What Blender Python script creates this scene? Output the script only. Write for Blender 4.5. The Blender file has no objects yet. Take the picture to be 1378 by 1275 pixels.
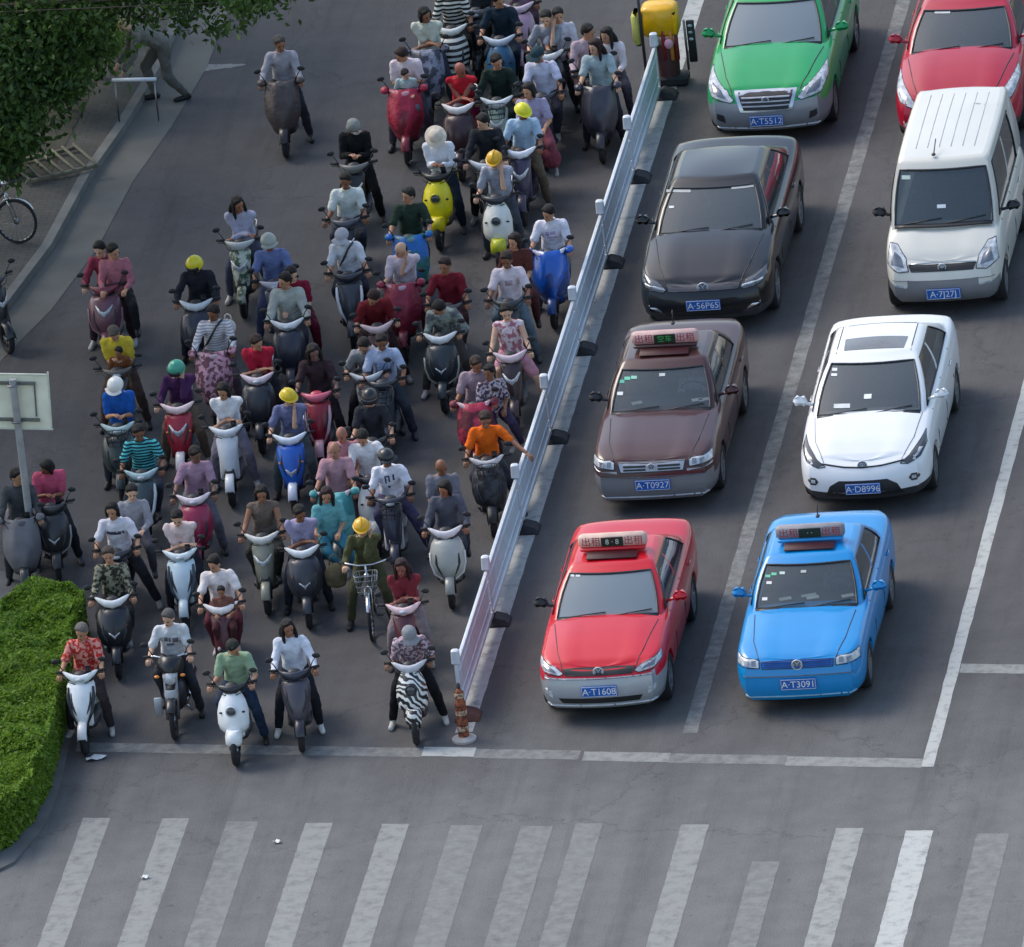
import bpy, math, random
import numpy as np
from mathutils import Vector, Matrix
from mathutils.bvhtree import BVHTree
random.seed(7)
SC = bpy.context.scene
COL = SC.collection
R_ = math.radians

# ------------------------------------------------------------ camera
PITCH, YAW, ROLL, FPX, SCL = 0.37892, 0.16584, -0.11378, 27701.0, 104.17
def cam_axes(p, y, r):
    f = np.array([-math.sin(y)*math.cos(p), math.cos(y)*math.cos(p), -math.sin(p)])
    rt = np.cross(f, [0, 0, 1]); rt /= np.linalg.norm(rt)
    up = np.cross(rt, f)
    c, s = math.cos(r), math.sin(r)
    return c*rt+s*up, -s*rt+c*up, f
RT, UP, FW = cam_axes(PITCH, YAW, ROLL)
CAMP = -(((625-689)*RT-(1010-637.5)*UP)/FPX+FW)*(FPX/SCL)
def gnd(x, y, h=0.0):
    """world point at height h seen at photo pixel x, y"""
    d = ((x-689)*RT-(y-637.5)*UP)/FPX+FW
    q = CAMP+d*((h-CAMP[2])/d[2])
    return (float(q[0]), float(q[1]), float(q[2]))
cd = bpy.data.cameras.new('camera'); cam = bpy.data.objects.new('camera', cd); COL.objects.link(cam)
m = Matrix(((RT[0], UP[0], -FW[0], CAMP[0]), (RT[1], UP[1], -FW[1], CAMP[1]), (RT[2], UP[2], -FW[2], CAMP[2]), (0, 0, 0, 1)))
cam.matrix_world = m
cd.sensor_fit = 'HORIZONTAL'; cd.sensor_width = 36; cd.lens = FPX*36/1378.0
cd.clip_start = 1; cd.clip_end = 3000
SC.camera = cam

# ------------------------------------------------------------ light
SUN_EL, SUN_AZ = 47, -62          # azimuth from +Y towards +X
w = bpy.data.worlds.new("World"); SC.world = w; w.use_nodes = True
nt = w.node_tree; bg = nt.nodes['Background']
sky = nt.nodes.new('ShaderNodeTexSky'); sky.sky_type = 'NISHITA'; sky.sun_disc = False
sky.sun_elevation = R_(SUN_EL); sky.sun_rotation = R_(SUN_AZ)
sky.air_density = 1.3; sky.dust_density = 2.3; sky.ozone_density = 1.0
nt.links.new(sky.outputs[0], bg.inputs[0]); bg.inputs[1].default_value = 0.15
sl = bpy.data.lights.new('sun', 'SUN'); sl.energy = 1.25; sl.angle = R_(30); sl.color = (1, .94, .86)
so = bpy.data.objects.new('sun', sl); COL.objects.link(so)
sd = Vector((math.sin(R_(SUN_AZ))*math.cos(R_(SUN_EL)), math.cos(R_(SUN_AZ))*math.cos(R_(SUN_EL)), math.sin(R_(SUN_EL))))
so.rotation_euler = sd.to_track_quat('Z', 'Y').to_euler()
SC.view_settings.view_transform = 'Standard'; SC.view_settings.look = 'None'
SC.view_settings.exposure = 0.66; SC.view_settings.gamma = 1.0
SC.cycles.max_bounces = 6; SC.cycles.transparent_max_bounces = 8

# ------------------------------------------------------------ helpers
def lin(h):
    if isinstance(h, str):
        v = [int(h[i:i+2], 16)/255 for i in (1, 3, 5)]
        return tuple(((c+.055)/1.055)**2.4 if c > .04045 else c/12.92 for c in v)+(1,)
    return tuple(h[:3])+(1,)
MATS = {}
def N(nt, t, **k):
    n = nt.nodes.new(t)
    for a, b in k.items():
        if a in n.inputs: n.inputs[a].default_value = b
        else: setattr(n, a, b)
    return n
def mat(name, col, rough=.6, metal=0, coat=0, var=.15, vs=6, bump=0, bs=40, spec=.5, pat=None, col2=None, ps=12, emit=0, alpha=1, trans=0):
    key = (name, str(col), rough, metal, coat, var, vs, bump, bs, spec, pat, str(col2), ps, emit, alpha, trans)
    if key in MATS: return MATS[key]
    M = bpy.data.materials.new(name); M.use_nodes = True; nt = M.node_tree
    b = nt.nodes['Principled BSDF']; L = nt.links.new
    b.inputs['Roughness'].default_value = rough; b.inputs['Metallic'].default_value = metal
    b.inputs['Coat Weight'].default_value = coat; b.inputs['Coat Roughness'].default_value = .08
    b.inputs['Specular IOR Level'].default_value = spec
    c = lin(col)
    tc = N(nt, 'ShaderNodeTexCoord'); no = N(nt, 'ShaderNodeTexNoise'); no.inputs['Scale'].default_value = vs
    no.inputs['Detail'].default_value = 6
    L(tc.outputs['Object'], no.inputs['Vector'])
    src = None
    if pat:
        c2 = lin(col2)
        mx = N(nt, 'ShaderNodeMix', data_type='RGBA'); mx.inputs[6].default_value = c; mx.inputs[7].default_value = c2
        rp = N(nt, 'ShaderNodeValToRGB')
        if pat == 'stripes':
            t = N(nt, 'ShaderNodeTexWave', bands_direction='Z'); t.inputs['Scale'].default_value = ps; t.inputs['Distortion'].default_value = .8; t.inputs['Detail'].default_value = 1; o = t.outputs['Fac']; lo, hi = .45, .55
        elif pat == 'vstripes':
            t = N(nt, 'ShaderNodeTexWave', bands_direction='X'); t.inputs['Scale'].default_value = ps; t.inputs['Distortion'].default_value = .3; o = t.outputs['Fac']; lo, hi = .45, .55
        elif pat == 'zebra':
            t = N(nt, 'ShaderNodeTexWave', bands_direction='DIAGONAL'); t.inputs['Scale'].default_value = ps; t.inputs['Distortion'].default_value = 9; t.inputs['Detail'].default_value = 2; o = t.outputs['Fac']; lo, hi = .42, .5
        elif pat == 'spots':
            t = N(nt, 'ShaderNodeTexVoronoi'); t.inputs['Scale'].default_value = ps; o = t.outputs['Distance']; lo, hi = .3, .42
        elif pat == 'plaid':
            t = N(nt, 'ShaderNodeTexChecker'); t.inputs['Scale'].default_value = ps; o = t.outputs['Fac']; lo, hi = .3, .7
        else:
            t = N(nt, 'ShaderNodeTexNoise'); t.inputs['Scale'].default_value = ps; t.inputs['Detail'].default_value = 3; o = t.outputs['Fac']; lo, hi = .46, .54
        L(tc.outputs['Object'], t.inputs['Vector'])
        rp.color_ramp.elements[0].position = lo; rp.color_ramp.elements[1].position = hi
        L(o, rp.inputs['Fac']); L(rp.outputs['Color'], mx.inputs[0]); src = mx.outputs[2]
    hs = N(nt, 'ShaderNodeHueSaturation'); hs.inputs['Color'].default_value = c
    if src: L(src, hs.inputs['Color'])
    mr = N(nt, 'ShaderNodeMapRange'); mr.inputs[1].default_value = .3; mr.inputs[2].default_value = .7
    mr.inputs[3].default_value = 1-var; mr.inputs[4].default_value = 1+var
    L(no.outputs['Fac'], mr.inputs[0]); L(mr.outputs[0], hs.inputs['Value']); L(hs.outputs[0], b.inputs['Base Color'])
    if bump:
        n2 = N(nt, 'ShaderNodeTexNoise'); n2.inputs['Scale'].default_value = bs; n2.inputs['Detail'].default_value = 4
        bp = N(nt, 'ShaderNodeBump'); bp.inputs['Strength'].default_value = bump; bp.inputs['Distance'].default_value = .03
        L(tc.outputs['Object'], n2.inputs['Vector']); L(n2.outputs['Fac'], bp.inputs['Height']); L(bp.outputs[0], b.inputs['Normal'])
    if emit:
        b.inputs['Emission Color'].default_value = c; b.inputs['Emission Strength'].default_value = emit
    b.inputs['Alpha'].default_value = alpha
    b.inputs['Transmission Weight'].default_value = trans
    MATS[key] = M
    return M
def cloth(col, **k): return mat('cloth', col, rough=.85, var=.12, vs=9, bump=.9, bs=11, spec=.2, **k)
BADGE = mat('badge_silver', (.62, .64, .66), rough=.3, metal=.2, coat=.5)
def wear(M_):
    return M_
def paint(col, **k): return mat('paint', col, rough=.35, coat=.6, var=.04, vs=3, **k)
def plastic(col, **k): return mat('plastic', col, rough=.38, coat=.25, var=.08, **k)
RUBBER = mat('rubber', (.018, .018, .02), rough=.85, bump=.3)
CHROME = mat('chrome', (.62, .63, .65), rough=.18, metal=1, var=.05)
STEEL = mat('steel', (.3, .31, .33), rough=.4, metal=1)
BLACKP = mat('plastic', (.02, .021, .024), rough=.45, var=.2)
DARKM = mat('dark_metal', (.045, .045, .05), rough=.45, metal=.6)
LENS = mat('lens', (.50, .53, .56), rough=.12, coat=.8, var=.45, vs=14)
AMBER = mat('amber_lens', (.75, .25, .03), rough=.25, coat=.5)
LEATHER = mat('leather', (.025, .024, .026), rough=.5, bump=.3, bs=30)
def glass_mat(name, tint, tr):
    M = bpy.data.materials.new(name); M.use_nodes = True; nt = M.node_tree
    b = nt.nodes['Principled BSDF']; b.inputs['Base Color'].default_value = lin(tint); b.inputs['Roughness'].default_value = .07
    b.inputs['Specular IOR Level'].default_value = .9; b.inputs['Coat Weight'].default_value = .8; b.inputs['Coat Roughness'].default_value = .04
    t = N(nt, 'ShaderNodeBsdfTransparent'); t.inputs[0].default_value = (.75, .82, .82, 1)
    mx = N(nt, 'ShaderNodeMixShader'); mx.inputs[0].default_value = 1-tr
    nt.links.new(t.outputs[0], mx.inputs[1]); nt.links.new(b.outputs[0], mx.inputs[2])
    nt.links.new(mx.outputs[0], nt.nodes['Material Output'].inputs[0]); return M
GLASS = glass_mat('window_glass', (.11, .135, .15), .50); GLASS_L = glass_mat('sky_reflection_glass', (.20, .25, .28), .18)  # paler base colours stand in for sky reflected in the windscreens
GLASS_D = glass_mat('dark_glass', (.055, .07, .076), .22)  # base colour lifted a little too, as painted sky reflection

class MB:
    def __init__(s): s.v = []; s.f = []; s.m = []
    def add(s, vs, fs, mi=0):
        o = len(s.v); s.v += [tuple(map(float, p)) for p in vs]; s.f += [tuple(i+o for i in f) for f in fs]; s.m += [mi]*len(fs); return s
    def mesh(s, name, smooth=True, angle=None):
        me = bpy.data.meshes.new(name); me.from_pydata(s.v, [], s.f)
        me.polygons.foreach_set('use_smooth', [bool(smooth)]*len(s.f))
        me.polygons.foreach_set('material_index', s.m)
        me.update()
        if smooth and angle:
            try: me.set_sharp_from_angle(angle=R_(angle))
            except Exception: pass
        return me
    def box(s, c, d, bev=0.0, rot=None, mi=0, taper=1.0):
        x, y, z = d[0]/2, d[1]/2, d[2]/2
        b = min(bev, x*.9, y*.9, z*.9)
        pts = []
        if b <= 0:
            lv = [(-z, 0, 1), (z, 0, taper)]
        else:
            lv = [(-z, b, 1), (-z+b, 0, 1), (z-b, 0, taper), (z, b, taper)]
        n = 0
        for (h, ins, t) in lv:
            X, Y = (x-ins)*t, (y-ins)*t; bb = b if b > 0 else 0
            if bb:
                ring = [(X-bb, -Y), (X, -Y+bb), (X, Y-bb), (X-bb, Y), (-X+bb, Y), (-X, Y-bb), (-X, -Y+bb), (-X+bb, -Y)]
            else: ring = [(X, -Y), (X, Y), (-X, Y), (-X, -Y)]
            n = len(ring); pts += [(a, c_, h) for a, c_ in ring]
        fs = [tuple(range(n))[::-1], tuple(range(len(pts)-n, len(pts)))]
        for j in range(len(lv)-1):
            for i in range(n): fs.append((j*n+i, j*n+(i+1) % n, (j+1)*n+(i+1) % n, (j+1)*n+i))
        P = [Vector(p) for p in pts]
        if rot is not None: P = [rot @ p for p in P]
        return s.add([p+Vector(c) for p in P], fs, mi)
    def tube(s, pts, rad, seg=8, mi=0, closed=False, flat=None, xax=None):
        """pts list of points, rad float, list, or list of (ra, rb); flat scales second axis"""
        P = [Vector(p) for p in pts]; n = len(P)
        if not isinstance(rad, (list, tuple)): rad = [rad]*n
        vs = []; prev = None
        for i in range(n):
            if closed: t = P[(i+1) % n]-P[i-1]
            else: t = P[min(i+1, n-1)]-P[max(i-1, 0)]
            if t.length < 1e-9: t = Vector((0, 0, 1))
            t.normalize()
            if xax is not None: a = Vector(xax)-t*Vector(xax).dot(t)
            elif prev is None:
                a = Vector((1, 0, 0)) if abs(t.x) < .8 else Vector((0, 1, 0)); a = a-t*a.dot(t)
            else: a = prev-t*prev.dot(t)
            a.normalize(); prev = a; b = t.cross(a)
            r = rad[i]; ra, rb = (r if isinstance(r, (tuple, list)) else (r, r*(flat or 1)))
            for k in range(seg):
                q = 2*math.pi*k/seg; vs.append(P[i]+a*(ra*math.cos(q))+b*(rb*math.sin(q)))
        fs = []
        for i in range(n if closed else n-1):
            j = (i+1) % n
            for k in range(seg): fs.append((i*seg+k, i*seg+(k+1) % seg, j*seg+(k+1) % seg, j*seg+k))
        if not closed: fs += [tuple(range(seg))[::-1], tuple((n-1)*seg+k for k in range(seg))]
        return s.add(vs, fs, mi)
    def cap(s, a, b, ra, rb, seg=10, flat=None, xax=None, mi=0):
        """tapered capsule"""
        a, b = Vector(a), Vector(b); t = (b-a)
        L = t.length
        if L < 1e-6: t = Vector((0, 0, 1))
        else: t = t/L
        pts = []; rr = []
        for q in (80, 50, 20): pts.append(a-t*(ra*math.sin(R_(q)))); rr.append(ra*math.cos(R_(q)))
        for i in range(4): u = i/3; pts.append(a.lerp(b, u)); rr.append(ra+(rb-ra)*u)
        for q in (20, 50, 80): pts.append(b+t*(rb*math.sin(R_(q)))); rr.append(rb*math.cos(R_(q)))
        return s.tube(pts, rr, seg, mi, flat=flat, xax=xax)
    def ell(s, c, r, rot=None, seg=12, rings=8, mi=0):
        vs = []; fs = []
        for i in range(rings+1):
            th = math.pi*i/rings
            for k in range(seg):
                ph = 2*math.pi*k/seg
                p = Vector((r[0]*math.sin(th)*math.cos(ph), r[1]*math.sin(th)*math.sin(ph), r[2]*math.cos(th)))
                if i in (0, rings): p = Vector((r[0]*.02*math.cos(ph), r[1]*.02*math.sin(ph), p.z))
                if rot is not None: p = rot @ p
                vs.append(p+Vector(c))
        for i in range(rings):
            for k in range(seg): fs.append((i*seg+k, (i+1)*seg+k, (i+1)*seg+(k+1) % seg, i*seg+(k+1) % seg))
        fs += [tuple(range(seg)), tuple(rings*seg+k for k in range(seg))[::-1]]
        return s.add(vs, fs, mi)
    def lathe(s, prof, c=(0, 0, 0), axis='X', seg=24, mi=0, closed=True):
        """prof: (radius, along-axis) pairs"""
        vs = []; n = len(prof)
        for k in range(seg):
            q = 2*math.pi*k/seg
            for r, h in prof:
                a, b = r*math.cos(q), r*math.sin(q)
                p = {'X': (h, a, b), 'Z': (a, b, h), 'Y': (a, h, b)}[axis]
                vs.append((p[0]+c[0], p[1]+c[1], p[2]+c[2]))
        fs = []
        for k in range(seg):
            k2 = (k+1) % seg
            for i in range(n if closed else n-1):
                j = (i+1) % n; fs.append((k*n+i, k*n+j, k2*n+j, k2*n+i))
        return s.add(vs, fs, mi)
    def sheet(s, G, th, mi=0):
        """grid of points G[i][j] given thickness th (vector or scalar along +y)"""
        T = Vector(th) if not isinstance(th, (int, float)) else Vector((0, th, 0))
        n, m_ = len(G), len(G[0]); vs = [Vector(p) for r in G for p in r]; vs += [p+T for p in vs]
        o = n*m_; fs = []
        for i in range(n-1):
            for j in range(m_-1):
                a, b, c, d = i*m_+j, i*m_+j+1, (i+1)*m_+j+1, (i+1)*m_+j
                fs += [(a, b, c, d), (d+o, c+o, b+o, a+o)]
        for j in range(m_-1):
            fs += [(j+1, j, j+o, j+1+o), ((n-1)*m_+j, (n-1)*m_+j+1, (n-1)*m_+j+1+o, (n-1)*m_+j+o)]
        for i in range(n-1):
            fs += [(i*m_, (i+1)*m_, (i+1)*m_+o, i*m_+o), ((i+1)*m_+m_-1, i*m_+m_-1, i*m_+m_-1+o, (i+1)*m_+m_-1+o)]
        return s.add(vs, fs, mi)

def ob(name, me, mats=None, parent=None, loc=None, rz=None):
    o = bpy.data.objects.new(name, me); COL.objects.link(o)
    if mats is not None and me is not None:
        if not isinstance(mats, (list, tuple)): mats = [mats]
        while len(me.materials) < len(mats): me.materials.append(None)
        for i, mm in enumerate(mats):
            o.material_slots[i].link = 'OBJECT'; o.material_slots[i].material = mm
    if parent is not None: o.parent = parent
    if loc is not None: o.location = loc
    if rz is not None: o.rotation_euler[2] = rz
    return o
def tag(o, label=None, cat=None, group=None, kind=None):
    if label: o['label'] = label
    if cat: o['category'] = cat
    if group: o['group'] = group
    if kind: o['kind'] = kind
    return o
def empty(name, loc, rz=0):
    o = bpy.data.objects.new(name, None); COL.objects.link(o); o.location = loc; o.rotation_euler[2] = rz; o.empty_display_size = .2
    return o
TMP = None
def remesh(mb, voxel, smooth=2, name='skin', fac=.5, folds=0.0):
    global TMP
    if TMP is None: TMP = bpy.data.scenes.new('workbench')
    me = mb.mesh('tmp'); o = bpy.data.objects.new('tmp', me); TMP.collection.objects.link(o)
    md = o.modifiers.new('r', 'REMESH'); md.mode = 'VOXEL'; md.voxel_size = voxel; md.use_smooth_shade = True
    if folds:
        tx = bpy.data.textures.get('folds') or bpy.data.textures.new('folds', 'CLOUDS'); tx.noise_scale = .11; tx.noise_depth = 2
        d2 = o.modifiers.new('d', 'DISPLACE'); d2.texture = tx; d2.strength = folds; d2.mid_level = .5; d2.texture_coords = 'LOCAL'
    if smooth:
        s2 = o.modifiers.new('s', 'SMOOTH'); s2.factor = fac; s2.iterations = smooth
    with bpy.context.temp_override(scene=TMP, view_layer=TMP.view_layers[0]):
        dg = bpy.context.evaluated_depsgraph_get(); dg.update(); r = bpy.data.meshes.new_from_object(o.evaluated_get(dg)); r.name = name
    bpy.data.objects.remove(o); bpy.data.meshes.remove(me)
    return r
def merge(me, mb, mi=None):
    """append MB geometry to a mesh -> new mesh"""
    nv = len(me.vertices); co = np.empty(nv*3, dtype=np.float32); me.vertices.foreach_get('co', co)
    vs = [tuple(x) for x in co.reshape(-1, 3).tolist()]
    fs = [tuple(p.vertices) for p in me.polygons]; ms = [0]*len(fs)
    out = MB(); out.v = vs+mb.v; out.f = fs+[tuple(i+nv for i in f) for f in mb.f]; out.m = ms+mb.m
    return out.mesh(me.name)
# ------------------------------------------------------------ ground and markings
def asphalt_mat(name, c_old, c_new, rough=.85):
    M = bpy.data.materials.new(name); M.use_nodes = True; nt = M.node_tree; L = nt.links.new
    b = nt.nodes['Principled BSDF']; b.inputs['Roughness'].default_value = rough; b.inputs['Specular IOR Level'].default_value = .35
    geo = N(nt, 'ShaderNodeNewGeometry'); sp = N(nt, 'ShaderNodeSeparateXYZ'); L(geo.outputs['Position'], sp.inputs[0])
    n1 = N(nt, 'ShaderNodeTexNoise'); n1.inputs['Scale'].default_value = .45; n1.inputs['Detail'].default_value = 5; L(geo.outputs['Position'], n1.inputs['Vector'])
    # older lane surface beyond the stop line, lighter worn surface in the junction
    a = N(nt, 'ShaderNodeMath', operation='MULTIPLY_ADD'); a.inputs[1].default_value = 5.0; L(n1.outputs['Fac'], a.inputs[0]); L(sp.outputs['Y'], a.inputs[2])
    mr = N(nt, 'ShaderNodeMapRange', interpolation_type='SMOOTHSTEP'); mr.inputs[1].default_value = -1.5; mr.inputs[2].default_value = 5.5; L(a.outputs[0], mr.inputs[0])
    mx = N(nt, 'ShaderNodeMix', data_type='RGBA'); mx.inputs[6].default_value = c_new+(1,); mx.inputs[7].default_value = c_old+(1,); L(mr.outputs[0], mx.inputs[0])
    # streaks along the lanes
    mp = N(nt, 'ShaderNodeMapping'); mp.inputs['Scale'].default_value = (1.7, .12, 1); L(geo.outputs['Position'], mp.inputs['Vector'])
    n2 = N(nt, 'ShaderNodeTexNoise'); n2.inputs['Scale'].default_value = 1.0; n2.inputs['Detail'].default_value = 6; L(mp.outputs[0], n2.inputs['Vector'])
    n3 = N(nt, 'ShaderNodeTexNoise'); n3.inputs['Scale'].default_value = 60; n3.inputs['Detail'].default_value = 3; L(geo.outputs['Position'], n3.inputs['Vector'])
    n4 = N(nt, 'ShaderNodeTexNoise'); n4.inputs['Scale'].default_value = 2.2; n4.inputs['Detail'].default_value = 7; n4.inputs['Roughness'].default_value = .65; L(geo.outputs['Position'], n4.inputs['Vector'])
    def rng(o, lo, hi, i0=.3, i1=.7):
        r = N(nt, 'ShaderNodeMapRange'); r.inputs[1].default_value = i0; r.inputs[2].default_value = i1; r.inputs[3].default_value = lo; r.inputs[4].default_value = hi; L(o, r.inputs[0]); return r.outputs[0]
    m1 = N(nt, 'ShaderNodeMath', operation='MULTIPLY'); L(rng(n2.outputs['Fac'], .86, 1.14), m1.inputs[0]); L(rng(n3.outputs['Fac'], .72, 1.28), m1.inputs[1])
    m2a = N(nt, 'ShaderNodeMath', operation='MULTIPLY'); L(m1.outputs[0], m2a.inputs[0]); L(rng(n4.outputs['Fac'], .88, 1.12), m2a.inputs[1])
    n5 = N(nt, 'ShaderNodeTexNoise'); n5.inputs['Scale'].default_value = 1.6; n5.inputs['Detail'].default_value = 9; n5.inputs['Roughness'].default_value = .75; L(mp.outputs[0], n5.inputs['Vector'])
    n6 = N(nt, 'ShaderNodeTexNoise'); n6.inputs['Scale'].default_value = 7; n6.inputs['Detail'].default_value = 2; L(geo.outputs['Position'], n6.inputs['Vector'])
    m3 = N(nt, 'ShaderNodeMath', operation='MULTIPLY'); L(rng(n5.outputs['Fac'], .84, 1.0, .36, .48), m3.inputs[0]); L(rng(n6.outputs['Fac'], .78, 1.0, .27, .33), m3.inputs[1])
    m2 = N(nt, 'ShaderNodeMath', operation='MULTIPLY'); L(m2a.outputs[0], m2.inputs[0]); L(m3.outputs[0], m2.inputs[1])
    hs = N(nt, 'ShaderNodeHueSaturation'); L(mx.outputs[2], hs.inputs['Color']); L(m2.outputs[0], hs.inputs['Value'])
    # small cracks
    vo = N(nt, 'ShaderNodeTexVoronoi', feature='DISTANCE_TO_EDGE'); vo.inputs['Scale'].default_value = .22
    dd = N(nt, 'ShaderNodeVectorMath', operation='MULTIPLY_ADD'); dd.inputs[1].default_value = (1.3, 1.3, 0); L(n4.outputs['Color'], dd.inputs[0]); L(geo.outputs['Position'], dd.inputs[2]); L(dd.outputs[0], vo.inputs['Vector'])
    cr = rng(vo.outputs['Distance'], .74, 1, 0, .006)
    h2 = N(nt, 'ShaderNodeHueSaturation'); L(hs.outputs[0], h2.inputs['Color']); L(cr, h2.inputs['Value'])
    L(h2.outputs[0], b.inputs['Base Color'])
    bp = N(nt, 'ShaderNodeBump'); bp.inputs['Strength'].default_value = .35; bp.inputs['Distance'].default_value = .01; L(n3.outputs['Fac'], bp.inputs['Height']); L(bp.outputs[0], b.inputs['Normal'])
    return M
A_OLD, A_NEW = (.080, .077, .078), (.140, .140, .138)
ASPH = asphalt_mat('asphalt', A_OLD, A_NEW)
def line_mat(name, col, wear):
    M = asphalt_mat(name, A_OLD, A_NEW); nt = M.node_tree; L = nt.links.new
    b = nt.nodes['Principled BSDF']; base = b.inputs['Base Color'].links[0].from_socket
    geo = N(nt, 'ShaderNodeNewGeometry')
    n = N(nt, 'ShaderNodeTexNoise'); n.inputs['Scale'].default_value = 5.5; n.inputs['Detail'].default_value = 10; n.inputs['Roughness'].default_value = .7; L(geo.outputs['Position'], n.inputs['Vector'])
    r = N(nt, 'ShaderNodeMapRange'); r.inputs[1].default_value = wear-.14; r.inputs[2].default_value = wear+.14; r.inputs[3].default_value = .08; r.inputs[4].default_value = .95; L(n.outputs['Fac'], r.inputs[0])
    mx = N(nt, 'ShaderNodeMix', data_type='RGBA'); L(r.outputs[0], mx.inputs[0]); L(base, mx.inputs[6]); mx.inputs[7].default_value = col+(1,); L(mx.outputs[2], b.inputs['Base Color'])
    return M
def flat(name, poly, z, m_, kind='structure', **k):
    if m_.name.endswith('paint') and len(poly) == 4:      # worn, slightly ragged edges
        rr = random.Random(int(poly[0][0]*100)+int(poly[0][1]*10)); out = []
        for (xa, ya), (xb, yb) in zip(poly, poly[1:]+poly[:1]):
            d = math.hypot(xb-xa, yb-ya); n = int(min(200, max(1, d/.11)))
            for i in range(n): t = i/n; a_ = .006 if i else 0; out.append((xa+(xb-xa)*t+rr.uniform(-a_, a_), ya+(yb-ya)*t+rr.uniform(-a_, a_)))
        poly = out; z = z*.6
    mb = MB(); mb.add([(x, y, z) for x, y in poly], [tuple(range(len(poly)))])
    return tag(ob(name, mb.mesh(name, smooth=False), m_), kind=kind, **k)
flat('road', [(-400, -300), (400, -300), (400, 500), (-400, 500)], 0, ASPH)
PAINT_G = line_mat('worn_road_paint', (.32, .33, .31), .40)
PAINT_W = line_mat('fresh_road_paint', (.44, .45, .43), .36)
PAINT_B = line_mat('new_road_paint', (.47, .48, .46), .37)
PAINT_F = line_mat('faded_road_paint', (.225, .23, .22), .46)
PAINT_M = line_mat('grey_road_paint', (.27, .275, .262), .40)
SK = -.165                       # the stop line and the crossing run at a slight skew
flat('edge_line', [(-.20, .6), (.03, .6), (.03, 60), (-.20, 60)], .004, PAINT_W)
flat('lane_line', [(2.83, .2), (3.02, .2), (3.02, 60), (2.83, 60)], .004, PAINT_F)
flat('centre_line', [(6.10, -1.3), (6.26, -1.32), (6.26, 60), (6.10, 60)], .004, PAINT_W)
def skew(name, x0, x1, y0, wd, m_, z=.004):
    flat(name, [(x0, y0+SK*x0-wd/2), (x1, y0+SK*x1-wd/2), (x1, y0+SK*x1+wd/2), (x0, y0+SK*x0+wd/2)], z, m_)
skew('stop_line', -5.2, -.55, -.10, .30, PAINT_F); skew('stop_line', -.55, 0.15, -.06, .3, PAINT_W)
skew('stop_line', .15, 1.55, -.10, .30, PAINT_F); skew('stop_line', 1.6, 2.75, -.13, .3, PAINT_M); skew('stop_line', 2.75, 4.3, -.15, .3, PAINT_F)
skew('stop_line', 4.3, 6.10, -.18, .3, PAINT_M)
skew('stop_line', 6.27, 12, 2.95, .3, PAINT_M)
# zebra crossing: stripe tops measured off the photograph
st = [(112, 150, 1101, PAINT_M), (218, 248, 1102, PAINT_M), (305, 350, 1106, PAINT_F), (411, 441, 1108, PAINT_M), (514, 553, 1109, PAINT_M), (607, 650, 1111, PAINT_F),
      (701, 748, 1112, PAINT_F), (775, 812, 1108, PAINT_F), (917, 953, 1110, PAINT_M), (1012, 1046, 1160, PAINT_F), (1125, 1157, 1115, PAINT_G), (1219, 1257, 1118, PAINT_B), (1315, 1358, 1122, PAINT_F), (1412, 1450, 1124, PAINT_M)]
for a, b_, yy, mm in st:
    p, q = gnd(a, yy), gnd(b_, yy); wd = .36 if b_-a < 40 else .42
    x0 = p[0]; y0 = (p[1]+q[1])/2
    flat('crossing_stripe', [(x0, p[1]-4.6), (x0+wd, p[1]-4.65), (x0+wd, q[1]), (x0, p[1])], .004, mm)
# dark oil stain and patches
STAIN = line_mat('oil_stain', (.07, .07, .072), .50)
def blob(name, cx, cy, rx, ry, z, m_, n=26, seed=1):
    rr = random.Random(seed); flat(name, [(cx+rx*math.cos(2*math.pi*i/n)*(1+rr.uniform(-.25, .2)), cy+ry*math.sin(2*math.pi*i/n)*(1+rr.uniform(-.25, .2))) for i in range(n)], z, m_)
p = gnd(285, 91); blob('faded_marking', p[0], p[1], .45, .12, .004, PAINT_M, seed=5)
# litter
def litter(px, py, L_, W_, rz, label, colr=(.72, .73, .72), name='paper_scrap'):
    g = gnd(px, py); mb = MB(); n = 5
    G = [[(L_*(i/4-.5), W_*(j/3-.5)*(1-.35*abs(i/4-.5)), .016+.018*math.sin(i*1.9+j*1.3)) for i in range(5)] for j in range(4)]
    mb.sheet(G, (0, 0, .003)); o = ob(name, mb.mesh('paper'), mat('paper', colr, rough=.8), loc=(g[0], g[1], .012), rz=rz)
    tag(o, label, 'litter')
litter(129, 1022, .27, .13, .35, 'crumpled white paper lying in front of the leftmost white scooter')
litter(373, 1135, .10, .07, .1, 'tiny white scrap lying between the third and fourth zebra stripes')
litter(195, 1183, .11, .07, .5, 'small white scrap lying on the second zebra stripe')
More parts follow.
